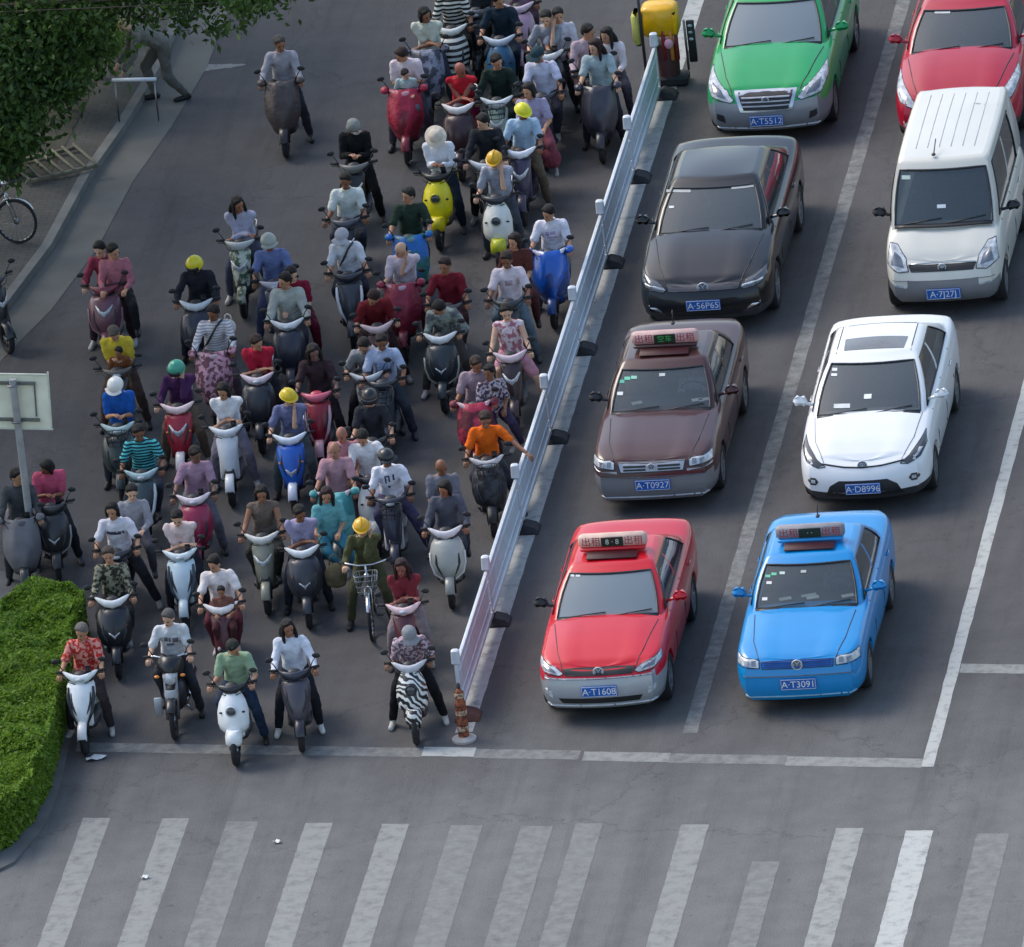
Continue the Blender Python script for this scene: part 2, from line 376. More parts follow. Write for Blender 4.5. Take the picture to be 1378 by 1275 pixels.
# pavement on the far left
def gm(name, c1, c2, sc, brick=False, rough=.9):
    M = bpy.data.materials.new(name); M.use_nodes = True; nt = M.node_tree; L = nt.links.new; b = nt.nodes['Principled BSDF']; b.inputs['Roughness'].default_value = rough
    geo = N(nt, 'ShaderNodeNewGeometry'); n = N(nt, 'ShaderNodeTexNoise'); n.inputs['Scale'].default_value = sc; n.inputs['Detail'].default_value = 8; L(geo.outputs['Position'], n.inputs['Vector'])
    r = N(nt, 'ShaderNodeMapRange'); r.inputs[1].default_value = .35; r.inputs[2].default_value = .65; L(n.outputs['Fac'], r.inputs[0])
    mx = N(nt, 'ShaderNodeMix', data_type='RGBA'); mx.inputs[6].default_value = c1+(1,); mx.inputs[7].default_value = c2+(1,); L(r.outputs[0], mx.inputs[0]); o = mx.outputs[2]
    if brick:
        br = N(nt, 'ShaderNodeTexBrick'); br.inputs['Scale'].default_value = 2.5; br.inputs['Mortar Size'].default_value = .012; br.inputs['Color1'].default_value = (1, 1, 1, 1); br.inputs['Color2'].default_value = (.82, .82, .8, 1); br.inputs['Mortar'].default_value = (.45, .45, .45, 1)
        L(geo.outputs['Position'], br.inputs['Vector']); mm = N(nt, 'ShaderNodeMix', data_type='RGBA', blend_type='MULTIPLY'); mm.inputs[0].default_value = 1; L(o, mm.inputs[6]); L(br.outputs['Color'], mm.inputs[7]); o = mm.outputs[2]
    L(o, b.inputs['Base Color']); return M
def slab(name, poly, z0, z1, m_, kind='structure'):
    n = len(poly); mb = MB(); mb.add([(x, y, z0) for x, y in poly]+[(x, y, z1) for x, y in poly], [tuple(range(n, 2*n))]+[(i, (i+1) % n, (i+1) % n+n, i+n) for i in range(n)])
    return tag(ob(name, mb.mesh(name, smooth=False), m_), kind=kind)
PAVE = gm('pavement_blocks', (.075, .072, .062), (.11, .105, .09), 1.2, True)
kerbL = [(-9.35, 12.0), (-8.42, 16.3), (-8.1, 18.5), (-7.95, 21), (-7.7, 23), (-7.5, 25.3), (-7.5, 60)]
slab('pavement', [(x-.14, y) for x, y in kerbL]+[(-40, 60), (-40, 6), (-12, 6)], 0, .12, PAVE)
slab('kerb', [(x, y) for x, y in kerbL]+[(x-.137, y) for x, y in kerbL[::-1]], 0, .124, gm('kerb_stone', (.15, .15, .135), (.2, .2, .18), 3))
# paler gutter strip in front of the kerb
flat('gutter_strip', [(x+.002, y) for x, y in kerbL]+[(x+(.62 if y > 14 else .5), y) for x, y in kerbL[::-1]], .005, gm('gutter_concrete', (.125, .126, .112), (.16, .16, .142), 1.5))
# planting soil and grass under the trees
flat('soil_bed', [(-9.6, 21.5), (-8.5, 21.0), (-8.3, 26), (-8.2, 40), (-20, 40), (-20, 21)], .126, gm('soil', (.045, .045, .03), (.07, .065, .045), 4))

# ------------------------------------------------------------ vegetation
def leaf_mat(name, dark, light, trans=.3):
    M = bpy.data.materials.new(name); M.use_nodes = True; nt = M.node_tree; L = nt.links.new; b = nt.nodes['Principled BSDF']
    b.inputs['Roughness'].default_value = .5; b.inputs['Specular IOR Level'].default_value = .35
    g = N(nt, 'ShaderNodeNewGeometry'); r = N(nt, 'ShaderNodeValToRGB'); r.color_ramp.elements[0].color = dark+(1,); r.color_ramp.elements[1].color = light+(1,)
    L(g.outputs['Random Per Island'], r.inputs[0]); L(r.outputs[0], b.inputs['Base Color'])
    t = N(nt, 'ShaderNodeBsdfTranslucent'); L(r.outputs[0], t.inputs[0]); mx = N(nt, 'ShaderNodeMixShader'); mx.inputs[0].default_value = trans
    L(b.outputs[0], mx.inputs[1]); L(t.outputs[0], mx.inputs[2]); L(mx.outputs[0], nt.nodes['Material Output'].inputs[0]); return M
def leaves(centers, size, rr, up=.5):
    """numpy arrays of folded leaf quads at the given centres"""
    n = len(centers); C_ = np.asarray(centers, float); rg = np.random.default_rng(rr)
    d = rg.normal(size=(n, 3)); d[:, 2] = np.abs(d[:, 2])*up+.1; d /= np.linalg.norm(d, axis=1)[:, None]
    a = np.cross(d, rg.normal(size=(n, 3))); a /= np.linalg.norm(a, axis=1)[:, None]; b = np.cross(d, a)
    s = size*rg.uniform(.6, 1.3, n)[:, None]
    V = np.stack([C_-a*s, C_-b*s*.45+d*s*.12, C_+a*s, C_+b*s*.45+d*s*.12], 1).reshape(-1, 3)
    F = np.arange(4*n).reshape(-1, 4)
    return V, F
def np_mesh(name, V, F):
    me = bpy.data.meshes.new(name); me.vertices.add(len(V)); me.vertices.foreach_set('co', V.astype(np.float32).ravel())
    me.loops.add(F.size); me.loops.foreach_set('vertex_index', F.astype(np.int32).ravel())
    me.polygons.add(len(F)); me.polygons.foreach_set('loop_start', np.arange(0, F.size, F.shape[1], dtype=np.int32)); me.polygons.foreach_set('loop_total', np.full(len(F), F.shape[1], dtype=np.int32))
    me.update(); me.validate(); return me
def tree(cx, cy, hgt, cr, seed, label, lm, n=9000, trunk=(0, 0), zc=None, lsz=.11):
    r = random.Random(seed); rg = np.random.default_rng(seed)
    root = empty('street_tree', (cx, cy, .12)); tag(root, label, 'tree', 'trees shading the left pavement')
    zc = zc or hgt-cr*.75
    mb = MB(); bk = mat('bark', (.07, .055, .04), rough=.95, bump=1, bs=18, var=.3)
    top = Vector((trunk[0], trunk[1], zc-cr*.35)); mb.tube([(0, 0, 0), (.05, .03, .8), (top*.6)[:], top], [.2, .15, .13, .11], 10)
    cl = []
    for i in range(16):
        th = r.uniform(0, 6.28); ph = r.uniform(-.5, 1.2); rad = cr*r.uniform(.35, .85)
        c = Vector((trunk[0]+rad*math.cos(th)*math.cos(ph), trunk[1]+rad*math.sin(th)*math.cos(ph), zc+rad*.72*math.sin(ph)))
        cl.append((c, cr*r.uniform(.26, .42)))
        mb.tube([top, top.lerp(c, .5)+Vector((0, 0, .15)), c], [.07, .045, .02], 6)
    ob('trunk', mb.mesh('trunk'), bk, root)
    pts = []; per = n//len(cl)
    for c, rad in cl:
        v = rg.normal(size=(per, 3)); v /= np.linalg.norm(v, axis=1)[:, None]; q = rad*rg.uniform(.25, 1, per)**.45
        P = np.array(c)+v*q[:, None]*np.array([1.15, 1.15, .7]); pts.append(P)
        # twig tufts sticking out of the clump
        for k in range(9):
            dd = rg.normal(size=3); dd /= np.linalg.norm(dd); base = np.array(c)+dd*rad*np.array([1.1, 1.1, .7])
            pts.append(base+rg.normal(size=(per//40, 3))*.10)
    V, F = leaves(np.concatenate(pts), lsz, seed)
    ob('crown', np_mesh('crown', V, F), lm, root)
LEAF_D = leaf_mat('dark_leaves', (.02, .05, .010), (.075, .15, .03))
LEAF_M = leaf_mat('mid_leaves', (.03, .075, .012), (.09, .18, .03))
LEAF_H = leaf_mat('hedge_leaves', (.085, .17, .014), (.27, .42, .05), .4)
TREES = [(-9.1, 21.2, 4.6, 1.5, 3, 'dark slim tree standing beside the timber lattice on the pavement', LEAF_D),
         (-9.6, 26.5, 6.0, 2.4, 11, 'dark street tree standing behind the stooping man', LEAF_D)]
for t_ in TREES: tree(*t_)
def canopy_tree(bx, by, clumps, seed, label):
    """big street tree rooted outside the left edge; its boughs hang over pavement and road"""
    rg = np.random.default_rng(seed); root = empty('street_tree', (bx, by, .12)); tag(root, label, 'tree', 'trees shading the left pavement')
    bk = mat('bark', (.07, .055, .04), rough=.95, bump=1, bs=18, var=.3); mb = MB(); top = Vector((.3, .2, 3.4))
    mb.tube([(0, 0, 0), (.05, .02, 1.2), (.18, .1, 2.4), top], [.28, .22, .19, .17], 12); pts = []
    for px, py, z, r_ in clumps:
        g = gnd(px, py, z); c = Vector((g[0]-bx, g[1]-by, z-.12)); mid = top.lerp(c, .5)+Vector((0, 0, .35))
        mid = top.lerp(c, .4)+Vector((-.2, .3, 1.0)); mb.tube([top, mid, c], [.022, .012, .005], 6)
        n = int(2300*r_*r_); v = rg.normal(size=(n, 3)); v /= np.linalg.norm(v, axis=1)[:, None]; q = r_*rg.uniform(.1, 1, n)**.5
        pts.append(np.array(c)+v*q[:, None]*np.array([1.15, 1.15, .75]))
        for k in range(int(16*r_)):
            d = rg.normal(size=3); d /= np.linalg.norm(d); d[2] -= .3; b0 = np.array(c)+d*r_*rg.uniform(.8, 1.15); pts.append(b0+rg.normal(size=(int(34*r_)+6, 3))*.09)
    ob('trunk', mb.mesh('trunk'), bk, root); V, F = leaves(np.concatenate(pts), .062, seed); ob('crown', np_mesh('crown', V, F), LEAF_D, root)
canopy_tree(-10.6, 13.6, [(5, 120, 4.2, .75), (58, 95, 4.4, .7), (92, 45, 4.6, .55), (10, 50, 4.8, .9), (60, 20, 5, .9), (125, -25, 5, .7), (190, -28, 5.2, .5), (245, -6, 5.3, .42), (290, -18, 5.4, .42), (335, 2, 5.4, .34), (25, 195, 3.6, .35), (-10, 215, 3.4, .4), (-5, 170, 4.0, .38), (34, 160, 4, .3), (86, 118, 4.2, .3), (365, -20, 5.5, .35), (260, -55, 5.4, .8), (90, -60, 5.2, 1.1), (200, -75, 5.4, .9), (-30, -10, 4.9, 1.1), (-40, 110, 4.4, .9)], 41, 'big dark street tree rooted beyond the left edge, boughs filling the top left corner')
# tall unseen trees, added further left to shade the pavement and the scooter lanes
for k_, (tx, ty, th_, tr_) in enumerate([(-15.5, 6, 11, 3.6), (-15, 13.5, 12, 3.8), (-15.8, 21, 12, 3.8), (-15, 29, 12, 3.9), (-15.5, 37, 12, 4), (-15.2, 45, 12, 4)]):
    tree(tx, ty, th_, tr_, 60+k_, ['tall shade tree outside the frame to the left, nearest of its row', 'tall shade tree outside the frame, second of its row', 'tall shade tree outside the frame, third of its row', 'tall shade tree outside the frame, fourth of its row', 'tall shade tree outside the frame, fifth of its row', 'tall shade tree outside the frame, farthest of its row'][k_], LEAF_M, n=5200, lsz=.26)
# loose bright shrub by the rail
def shrub(px, py, r_, h_, label, lm, n, seed, name='shrub', lsz=.07):
    g = gnd(px, py); rg = np.random.default_rng(seed); root = empty(name, (g[0], g[1], .12)); tag(root, label, 'shrub')
    mb = MB()
    tips = []
    for k in range(14):
        a = rg.uniform(0, 6.28); q = rg.uniform(.2, 1)*r_; t = (q*math.cos(a), q*math.sin(a), h_*rg.uniform(.5, 1)); tips.append(t)
        mb.tube([(0, 0, 0), (t[0]*.4, t[1]*.4, t[2]*.6), t], [.018, .012, .006], 5)
    ob('stem', mb.mesh('stem'), mat('bark', (.07, .055, .04), rough=.95, bump=1, bs=18, var=.3), root)
    P = np.concatenate([np.array(t)+rg.normal(size=(n//14, 3))*r_*.28 for t in tips]); P[:, 2] = np.abs(P[:, 2])
    V, F = leaves(P, lsz, seed); ob('foliage', np_mesh('foliage', V, F), lm, root)
shrub(138, 118, .45, 1.0, 'pale green shrub standing beside the white rail', leaf_mat('pale_leaves', (.08, .17, .02), (.28, .42, .09)), 900, 5)
shrub(95, 160, .7, 1.1, 'dark leafy bush under the trees behind the bright shrub', LEAF_M, 1600, 6)

# hedge on the median
def hedge(poly, h, seed, label, dens):
    """clipped hedge block: leaves over a core"""
    rg = np.random.default_rng(seed); root = empty('hedge', (poly[0][0], poly[0][1], 0)); tag(root, label, 'hedge', 'clipped hedges on the median')
    P = np.array(poly); c = P.mean(0); x0, y0 = P.min(0); x1, y1 = P.max(0)
    def inside(q):
        r = False; n = len(P); j = n-1
        for i in range(n):
            if (P[i][1] > q[1]) != (P[j][1] > q[1]) and q[0] < (P[j][0]-P[i][0])*(q[1]-P[i][1])/(P[j][1]-P[i][1])+P[i][0]: r = not r
            j = i
        return r
    n = len(P); mb = MB(); core = [tuple(c+(p-c)*.93) for p in P]
    mb.add([(x, y, .0) for x, y in core]+[(x, y, h*.80) for x, y in core], [tuple(range(n, 2*n))]+[(i, (i+1) % n, (i+1) % n+n, i+n) for i in range(n)])
    pts = []
    while len(pts) < dens:
        q = (rg.uniform(x0, x1), rg.uniform(y0, y1))
        if not inside(q): continue
        hh = h*(1+.10*math.sin(q[0]*5+q[1]*3)+.05*math.sin(q[1]*7.3-q[0]*2)+.04*math.sin(q[0]*13+1)*math.sin(q[1]*11))
        pts.append((q[0], q[1], hh-abs(rg.normal())*.04))
    side = []
    per = [np.linalg.norm(P[(i+1) % n]-P[i]) for i in range(n)]; tot = sum(per)
    for i in range(n):
        for k in range(int(dens*.9*per[i]/tot)):
            u = rg.uniform(); a = P[i]*(1-u)+P[(i+1) % n]*u; z = rg.uniform(0, 1)*h; o = (a-c); o = o/np.linalg.norm(o); a = a+o*(.03*math.sin(z*12+u*per[i]*9)+rg.normal()*.025)
            side.append((a[0], a[1], z))
    V, F = leaves(np.array(pts+side), .046, seed, up=1.2)
    off = np.array([poly[0][0], poly[0][1], 0])
    me = np_mesh('foliage', V-off, F); ob('foliage', me, LEAF_H, root)
    for i in range(len(mb.v)): mb.v[i] = tuple(np.array(mb.v[i])-off)
    ob('core', mb.mesh('core', smooth=False), mat('hedge_core', (.02, .05, .008), rough=1), root)
def gh(*pts, h=.7): return [gnd(x, y, h)[:2] for x, y in pts]
hedge(gh((2, 806), (30, 790), (62, 782), (92, 783), (110, 795), (108, 822), (88, 856), (76, 930), (58, 1000), (52, 1008), (-10, 1004), (-14, 900)), .7, 2, 'far block of bright green clipped hedge beside the red floral rider', 19000)
hedge(gh((-40, 1006), (52, 1010), (36, 1038), (12, 1066), (-2, 1078), (-30, 1090), (-90, 1090)), .66, 4, 'near block of clipped green hedge at the bottom left edge', 14000)
slab('median_kerb', [(p_[0]+dx, p_[1]) for p_, dx in zip(gh((112, 790), (114, 830), (92, 860), (84, 930), (68, 1000), (46, 1050), (8, 1096), (-60, 1130)), (.03,)*8)]+[(-7.2, -4.2), (-7.2, 6.9), (-6.2, 6.4)], 0, .04, gm('median_kerb', (.11, .112, .11), (.14, .142, .14), 3))

# ------------------------------------------------------------ guard fence
FW_ = mat('white_enamel', (.66, .70, .74), rough=.4, coat=.3, var=.08, vs=5)
FB_ = mat('grey_blue_enamel', (.68, .75, .80), rough=.45, coat=.2, var=.12)
FOOT = mat('rubber', (.022, .024, .028), rough=.8, var=.3)
FX = -.165
def post_mesh():
    mb = MB(); mb.box((0, 0, .45), (.05, .06, .86), .006); return mb.mesh('post', smooth=True, angle=40)
pm = post_mesh(); cm = MB(); cm.box((0, 0, .86), (.115, .10, .20), .016, taper=.9); cm = cm.mesh('post_cap', angle=40)
def foot_mesh():
    mb = MB(); n = 14; prof = [(-.08, 0), (-.07, .04), (-.02, .08), (.06, .12), (.19, .08), (.24, .03), (.24, 0)]
    G = [[(x, y, z) for x, z in prof] for y in (-.13, -.12, .12, .13)]
    vs = [p for g_ in G for p in g_]; k = len(prof)
    G2 = [[(x, y, z*(.25 if abs(y) > .125 else 1)) for x, z in prof] for y in (-.17, -.12, .12, .17)]
    vs = [p for g_ in G2 for p in g_]; fs = []
    for i in range(3):
        for j in range(k): fs.append((i*k+j, i*k+(j+1) % k, (i+1)*k+(j+1) % k, (i+1)*k+j))
    fs += [tuple(range(k))[::-1], tuple(range(3*k, 4*k))]; mb.add(vs, fs); return mb.mesh('foot', angle=30)
fm = foot_mesh()
L_F = 3.155
def bay_mesh():
    mb = MB(); mb.box((0, L_F/2, .735), (.045, L_F-.09, .05), .005); return mb
ft = bay_mesh().mesh('top_rail', angle=40)
fb = MB(); fb.box((.0, L_F/2, .15), (.06, L_F-.09, .07), .006); fb = fb.mesh('bottom_rail', angle=40)
vb = MB()
nb = 66
for i in range(nb): vb.box((0, .08+(L_F-.16)*(i+.5)/nb, .445), (.014, .043, .55), 0)
vb = vb.mesh('bars', smooth=False)
mids = MB(); mids.box((0.012, L_F/2, .60), (.012, L_F-.1, .03)); mids.box((0.012, L_F/2, .30), (.012, L_F-.1, .03)); mids = mids.mesh('brace', smooth=False)
YS = [1.1+L_F*i for i in range(8)]
# one continuous fence: bolted bays
fence = empty('guard_fence', (FX, YS[0], 0)); tag(fence, 'low white steel guard fence dividing the scooters from the car lanes', 'fence')
for i, y in enumerate(YS):
    ob('post', pm, FW_, fence, (0, y-YS[0], 0)); ob('post_cap', cm, FW_, fence, (0, y-YS[0], 0))
    ob('foot', fm, FOOT if i else mat('rusty_foot', (.10, .04, .03), rough=.9, var=.3), fence, (0, y-YS[0], 0))
    if i < len(YS)-1:
        ob('top_rail', ft, FW_, fence, (0, y-YS[0], 0)); ob('bottom_rail', fb, FW_, fence, (0, y-YS[0], 0)); ob('bars', vb, FB_, fence, (0, y-YS[0], 0)); ob('brace', mids, FB_, fence, (0, y-YS[0], 0))
# orange warning post at its near end
def warning_post():
    g = gnd(625, 996); root = empty('warning_post', (g[0], g[1], 0)); tag(root, 'short rusty orange warning post with pale bands at the near end of the guard fence', 'warning post')
    a = MB(); a.lathe([(.001, .0), (.16, .0), (.16, .03), (.10, .06), (.001, .06)], axis='Z', seg=20, closed=False); ob('base', a.mesh('base', angle=40), mat('pale_base', (.42, .38, .36), rough=.8), root)
    a = MB(); a.lathe([(.001, .055), (.072, .055), (.07, .2), (.078, .22), (.078, .25), (.07, .27), (.066, .46), (.074, .48), (.072, .52), (.06, .55), (.055, .66), (.03, .72), (.001, .73)], axis='Z', seg=18, closed=False)
    ob('tube', a.mesh('tube', angle=50), mat('rusty_orange', '#96502f', rough=.7, pat='noise', col2='#5d2f20', ps=16), root)
    for z in (.14, .36, .6):
        a = MB(); r_ = .074 if z < .5 else .062; a.lathe([(r_, z), (r_+.004, z+.01), (r_+.003, z+.06), (r_-.002, z+.07)], axis='Z', seg=18, closed=False); ob('reflective_band', a.mesh('band'), mat('reflective', '#b9a38c', rough=.4, pat='noise', col2='#7d4a34', ps=22), root)
    a = MB(); a.ell((0, 0, .76), (.028, .028, .05)); ob('top_knob', a.mesh('knob'), mat('plastic', (.05, .05, .05)), root)
warning_post()
# yellow warning barrel with lamp and chevron strip at the far end
def barrel():
    g = gnd(903, 112); root = empty('warning_barrel', (g[0], g[1], 0)); tag(root, 'yellow topped warning barrel with a dark red column at the far fence end', 'warning barrel')
    Y = mat('plastic', '#f0b400', rough=.4, coat=.3); RD = mat('plastic', '#8d1f25', rough=.5); 
    a = MB(); a.box((0, 0, .07), (.52, .34, .14), .03); ob('base', a.mesh('base', angle=40), FOOT, root)
    a = MB(); a.lathe([(.001, .13), (.15, .13), (.155, .3), (.15, .62), (.001, .62)], axis='Z', seg=20, closed=False); ob('column', a.mesh('column', angle=40), mat('plastic', '#5d3a3c', rough=.6), root)
    for i, x in enumerate((-.02, .09, .16)):
        a = MB(); a.box((x, -.13, .62), (.05, .06, .46), .01); ob('red_stripe', a.mesh('stripe'), RD if i != 1 else mat('plastic', '#d98a3c', rough=.5), root)
    a = MB(); a.box((-.06, .04, .96), (.52, .40, .44), .05, taper=.97); ob('hood', a.mesh('hood', angle=60), Y, root)
    a = MB(); a.box((.165, -.04, .93), (.06, .30, .34), .03); ob('side_rib', a.mesh('rib'), Y, root)
    a = MB(); a.box((-.385, .0, .86), (.13, .3, .5), .05); ob('side_bag', a.mesh('side_bag'), mat('plastic', '#c8c76a', rough=.6), root)
    a = MB(); a.ell((.06, -.2, .66), (.065, .04, .075)); ob('lamp', a.mesh('lamp'), mat('lens', '#f0a9c4', rough=.2, coat=.5), root)
    a = MB(); a.tube([(-.31, -.14, 0), (-.31, -.14, .9), (-.315, -.14, 1.6)], .022, 8); a.tube([(-.315, -.14, 1.6), (-.35, -.12, 1.95)], .012, 6); ob('rear_pole', a.mesh('pole'), mat('plastic', (.03, .03, .04)), root)
    a = MB(); a.box((.36, -.02, .62), (.11, .06, .62), .01); ob('chevron_panel', a.mesh('panel'), mat('plastic', (.025, .025, .028)), root)
    for z in (.66, .76, .86):
        a = MB(); a.ell((.36, -.055, z), (.035, .012, .022)); ob('reflector', a.mesh('refl'), LENS, root)
    a = MB(); a.box((.27, .02, .55), (.03, .05, .75), .005); ob('panel_post', a.mesh('pp'), STEEL, root)
barrel()

# ------------------------------------------------------------ back of a road sign
def sign():
    g = gnd(50, 781); root = empty('road_sign', (g[0], g[1], .1)); tag(root, 'back of a pale rectangular road sign on a grey pole standing in the hedge', 'road sign')
    a = MB(); a.tube([(0, 0, 0), (0, 0, 2.78)], .05, 14); ob('pole', a.mesh('pole', angle=40), mat('galvanised', (.36, .37, .37), rough=.5, metal=.2, var=.2), root)
    rz = -.16; c_, s_ = math.cos(rz), math.sin(rz); Rm = Matrix.Rotation(-.06, 3, 'Z')
    def pl(name, c, d, m_, bev=.004):
        a = MB(); a.box((0, 0, 0), d, bev); o = ob(name, a.mesh(name, angle=40), m_, root); o.location = Rm @ Vector(c); o.rotation_euler = (0, .05, -.06); return o
    CR = mat('cream_sheet', '#ecead2', rough=.6, var=.14, vs=3); CD = mat('cream_edge', '#d8dac9', rough=.5); BR = mat('bracket', (.16, .16, .14), rough=.6)
    pl('plate', (-.16, .09, 2.44), (1.22, .012, .78), CR)
    for z in (2.83, 2.05): pl('rim', (-.16, .078, z), (1.22, .022, .022), CD)
    for x in (-.77, .45): pl('rim', (x, .078, 2.44), (.022, .022, .80), CD)
    for z in (2.70, 2.18): pl('bracket', (-.02, .060, z), (.62, .03, .045), BR)
    pl('stiffener', (.26, .07, 2.44), (.02, .02, .46), BR); pl('stiffener', (-.45, .07, 2.44), (.02, .02, .46), BR)
    for z in (2.70, 2.18):
        a = MB(); a.tube([(-.075, .04, z), (-.06, -.055, z), (.06, -.055, z), (.075, .04, z)], .012, 6); ob('clamp', a.mesh('clamp'), STEEL, root)
sign()
# horizontal rail and tree guard by the trees
def rail():
    a, b = gnd(151, 108, .75), gnd(210, 107, .75); root = empty('barrier_rail', ((a[0]+b[0])/2, (a[1]+b[1])/2, .12)); tag(root, 'white horizontal pipe rail between the bright shrub and the stooping man', 'rail')
    dx, dy = (b[0]-a[0])/2, (b[1]-a[1])/2
    m_ = MB(); m_.tube([(-dx, -dy, .63), (dx, dy, .63)], .028, 10); ob('rail', m_.mesh('rail'), FW_, root)
    for s_ in (-1, 1):
        m_ = MB(); m_.tube([(s_*dx*.9, s_*dy*.9, 0), (s_*dx*.9, s_*dy*.9, .61)], .012, 8); ob('support', m_.mesh('support'), STEEL, root)
rail()
def grate():
    g = gnd(72, 238); root = empty('tree_guard', (g[0], g[1], .13)); tag(root, 'low pale timber lattice laid around the foot of the nearest tree', 'tree guard')
    W_ = mat('weathered_wood', (.17, .16, .11), rough=.9, var=.3)
    m_ = MB()
    for y in (-.42, .42): m_.box((0, y, .05), (1.1, .05, .05), .006)
    ob('long_rail', m_.mesh('long_rail'), W_, root)
    for i in range(7):
        m_ = MB(); m_.box((-.5+i*.166, 0, .09), (.035, .95, .028), .004); ob('slat', m_.mesh('slat'), W_, root)
    root.rotation_euler[2] = .5
grate()
# ------------------------------------------------------------ people
def ik(a, b, l1, l2, pole):
    """middle joint of a two-bone limb from a to b bending towards pole; returns mid, end"""
    a, b = Vector(a), Vector(b); d = b-a; D = d.length
    if D > (l1+l2)*.995: d = d*((l1+l2)*.995/D); b = a+d; D = d.length
    u = d/D; x = (l1*l1-l2*l2+D*D)/(2*D); h = math.sqrt(max(l1*l1-x*x, 0))
    p = Vector(pole); p = p-u*p.dot(u); p.normalize()
    return a+u*x+p*h, b
SKINS = ['#b58668', '#99694e', '#cfa488', '#84583f', '#bb8c70']
def pose(kind, rr, pr=None):
    """joint dictionary for a figure facing -Y, pelvis over the origin. heights in metres above ground"""
    p = dict(hip=Vector((0, .20, .84)), lean=.0, side=0.0, twist=0.0, nod=.15, turn=0.0)
    j = rr.uniform
    hands = dict(R=Vector((-.28, -.29, 1.0)), L=Vector((.28, -.29, 1.0)))
    feet = dict(R=Vector((-.13, -.12, .34)), L=Vector((.13, -.12, .34))); grip = {'R': 'bar', 'L': 'bar'}
    if kind in ('both', 'arms', 'phone', 'chin'):
        feet = dict(R=Vector((-.27+j(-.04, .03), -.02, .09)), L=Vector((.27+j(-.03, .04), -.02, .09)))
    if kind == 'left': feet['L'] = Vector((.28+j(-.04, .05), .0+j(-.1, .1), .09))
    if kind == 'right': feet['R'] = Vector((-.28-j(-.04, .05), .0+j(-.1, .1), .09))
    if kind == 'wide': feet = dict(R=Vector((-.13, -.12, .34)), L=Vector((.44, .06, .09)))
    if kind == 'arms': hands = dict(R=Vector((.12, -.20, 1.05)), L=Vector((-.12, -.24, 1.02))); grip = {'R': 'rest', 'L': 'rest'}; p['lean'] = .22
    if kind == 'phone': hands = dict(R=Vector((-.06, -.18, 1.10)), L=Vector((.08, -.17, 1.08))); grip = {'R': 'rest', 'L': 'rest'}; p['nod'] = .5
    if kind == 'chin': hands['L'] = Vector((.08, -.10, 1.30)); grip['L'] = 'rest'; p['lean'] = .12
    if kind == 'bow': p['lean'] = .55; p['nod'] = .55; feet = dict(R=Vector((-.33, -.02, .09)), L=Vector((.36, -.0, .09)))
    if kind == 'lap': hands = dict(R=Vector((-.14, -.12, .98)), L=Vector((.14, -.12, .98))); grip = {'R': 'rest', 'L': 'rest'}; feet['L'] = Vector((.36, .0, .09)); feet['R'] = Vector((-.33, 0, .09))
    if kind == 'fence': hands['L'] = Vector((.62, -.30, .94)); grip['L'] = 'rest'; feet['L'] = Vector((.4, .1, .09)); p['side'] = .10
    if kind == 'pass': hands = dict(R=Vector((-.17, -.22, 1.03)), L=Vector((.17, -.22, 1.03))); grip = {'R': 'rest', 'L': 'rest'}; feet = dict(R=Vector((-.24, -.10, .38)), L=Vector((.24, -.10, .38))); p['hip'] = Vector((0, .20, .88))
    if kind == 'side': hands = dict(R=Vector((-.10, -.25, 1.05)), L=Vector((.22, -.1, .98))); grip = {'R': 'rest', 'L': 'rest'}; feet = dict(R=Vector((.30, -.16, .42)), L=Vector((.42, -.05, .40))); p['hip'] = Vector((.04, .20, .88)); p['twist'] = .5
    if kind == 'child': p['hip'] = Vector((0, .2, .80)); hands = dict(R=Vector((-.15, -.10, .98)), L=Vector((.15, -.10, .98))); grip = {'R': 'rest', 'L': 'rest'}
    if kind == 'stoop': p['hip'] = Vector((0, 0, .86)); p['lean'] = 1.0; p['nod'] = .2; hands = dict(R=Vector((-.18, -.62, .62)), L=Vector((.18, -.62, .62))); grip = {'R': 'rest', 'L': 'rest'}; feet = dict(R=Vector((-.12, -.18, .09)), L=Vector((.12, .22, .09)))
    if kind == 'stand': p['hip'] = Vector((0, 0, .92)); hands = dict(R=Vector((-.27, -.12, .86)), L=Vector((.27, -.10, .86))); grip = {'R': 'rest', 'L': 'rest'}; feet = dict(R=Vector((-.11, -.12, .09)), L=Vector((.12, .12, .09)))
    if kind == 'drive': p['hip'] = Vector((0, .2, .62)); hands = dict(R=Vector((-.17, -.28, .92)), L=Vector((.17, -.28, .92))); feet = dict(R=Vector((-.12, -.55, .3)), L=Vector((.12, -.55, .3))); p['lean'] = -.15
    if pr: p.update({k: v for k, v in pr.items() if k in p})
    if kind not in ('stoop', 'stand', 'bow', 'drive'): p['lean'] += j(.08, .26); p['nod'] += .12
    p['turn'] += j(-.75, .75); p['nod'] += j(-.08, .15)
    if pr and 'turn' in pr: p['turn'] = pr['turn']
    p['side'] += j(-.07, .07); lean, side = p['lean'], p['side']
    up = Vector((side, -math.sin(lean), math.cos(lean))); up.normalize()
    H = p['hip']; ch = H+up*.30; nk = H+up*.50+Vector((0, -.02, 0))
    tw = p['twist']; X = Vector((math.cos(tw), math.sin(tw)*.6, 0)); X.normalize()
    sh = {'R': nk-X*.165-up*.065, 'L': nk+X*.165-up*.065}
    hl = p['nod']+lean*.45
    hup = Vector((math.sin(p['turn'])*math.sin(hl)*.5+side, -math.sin(hl), math.cos(hl))); hup.normalize()
    hd = nk+hup*.140
    J = dict(H=H, ch=ch, nk=nk, hd=hd, hup=hup, up=up, X=X, turn=p['turn'], grip=grip)
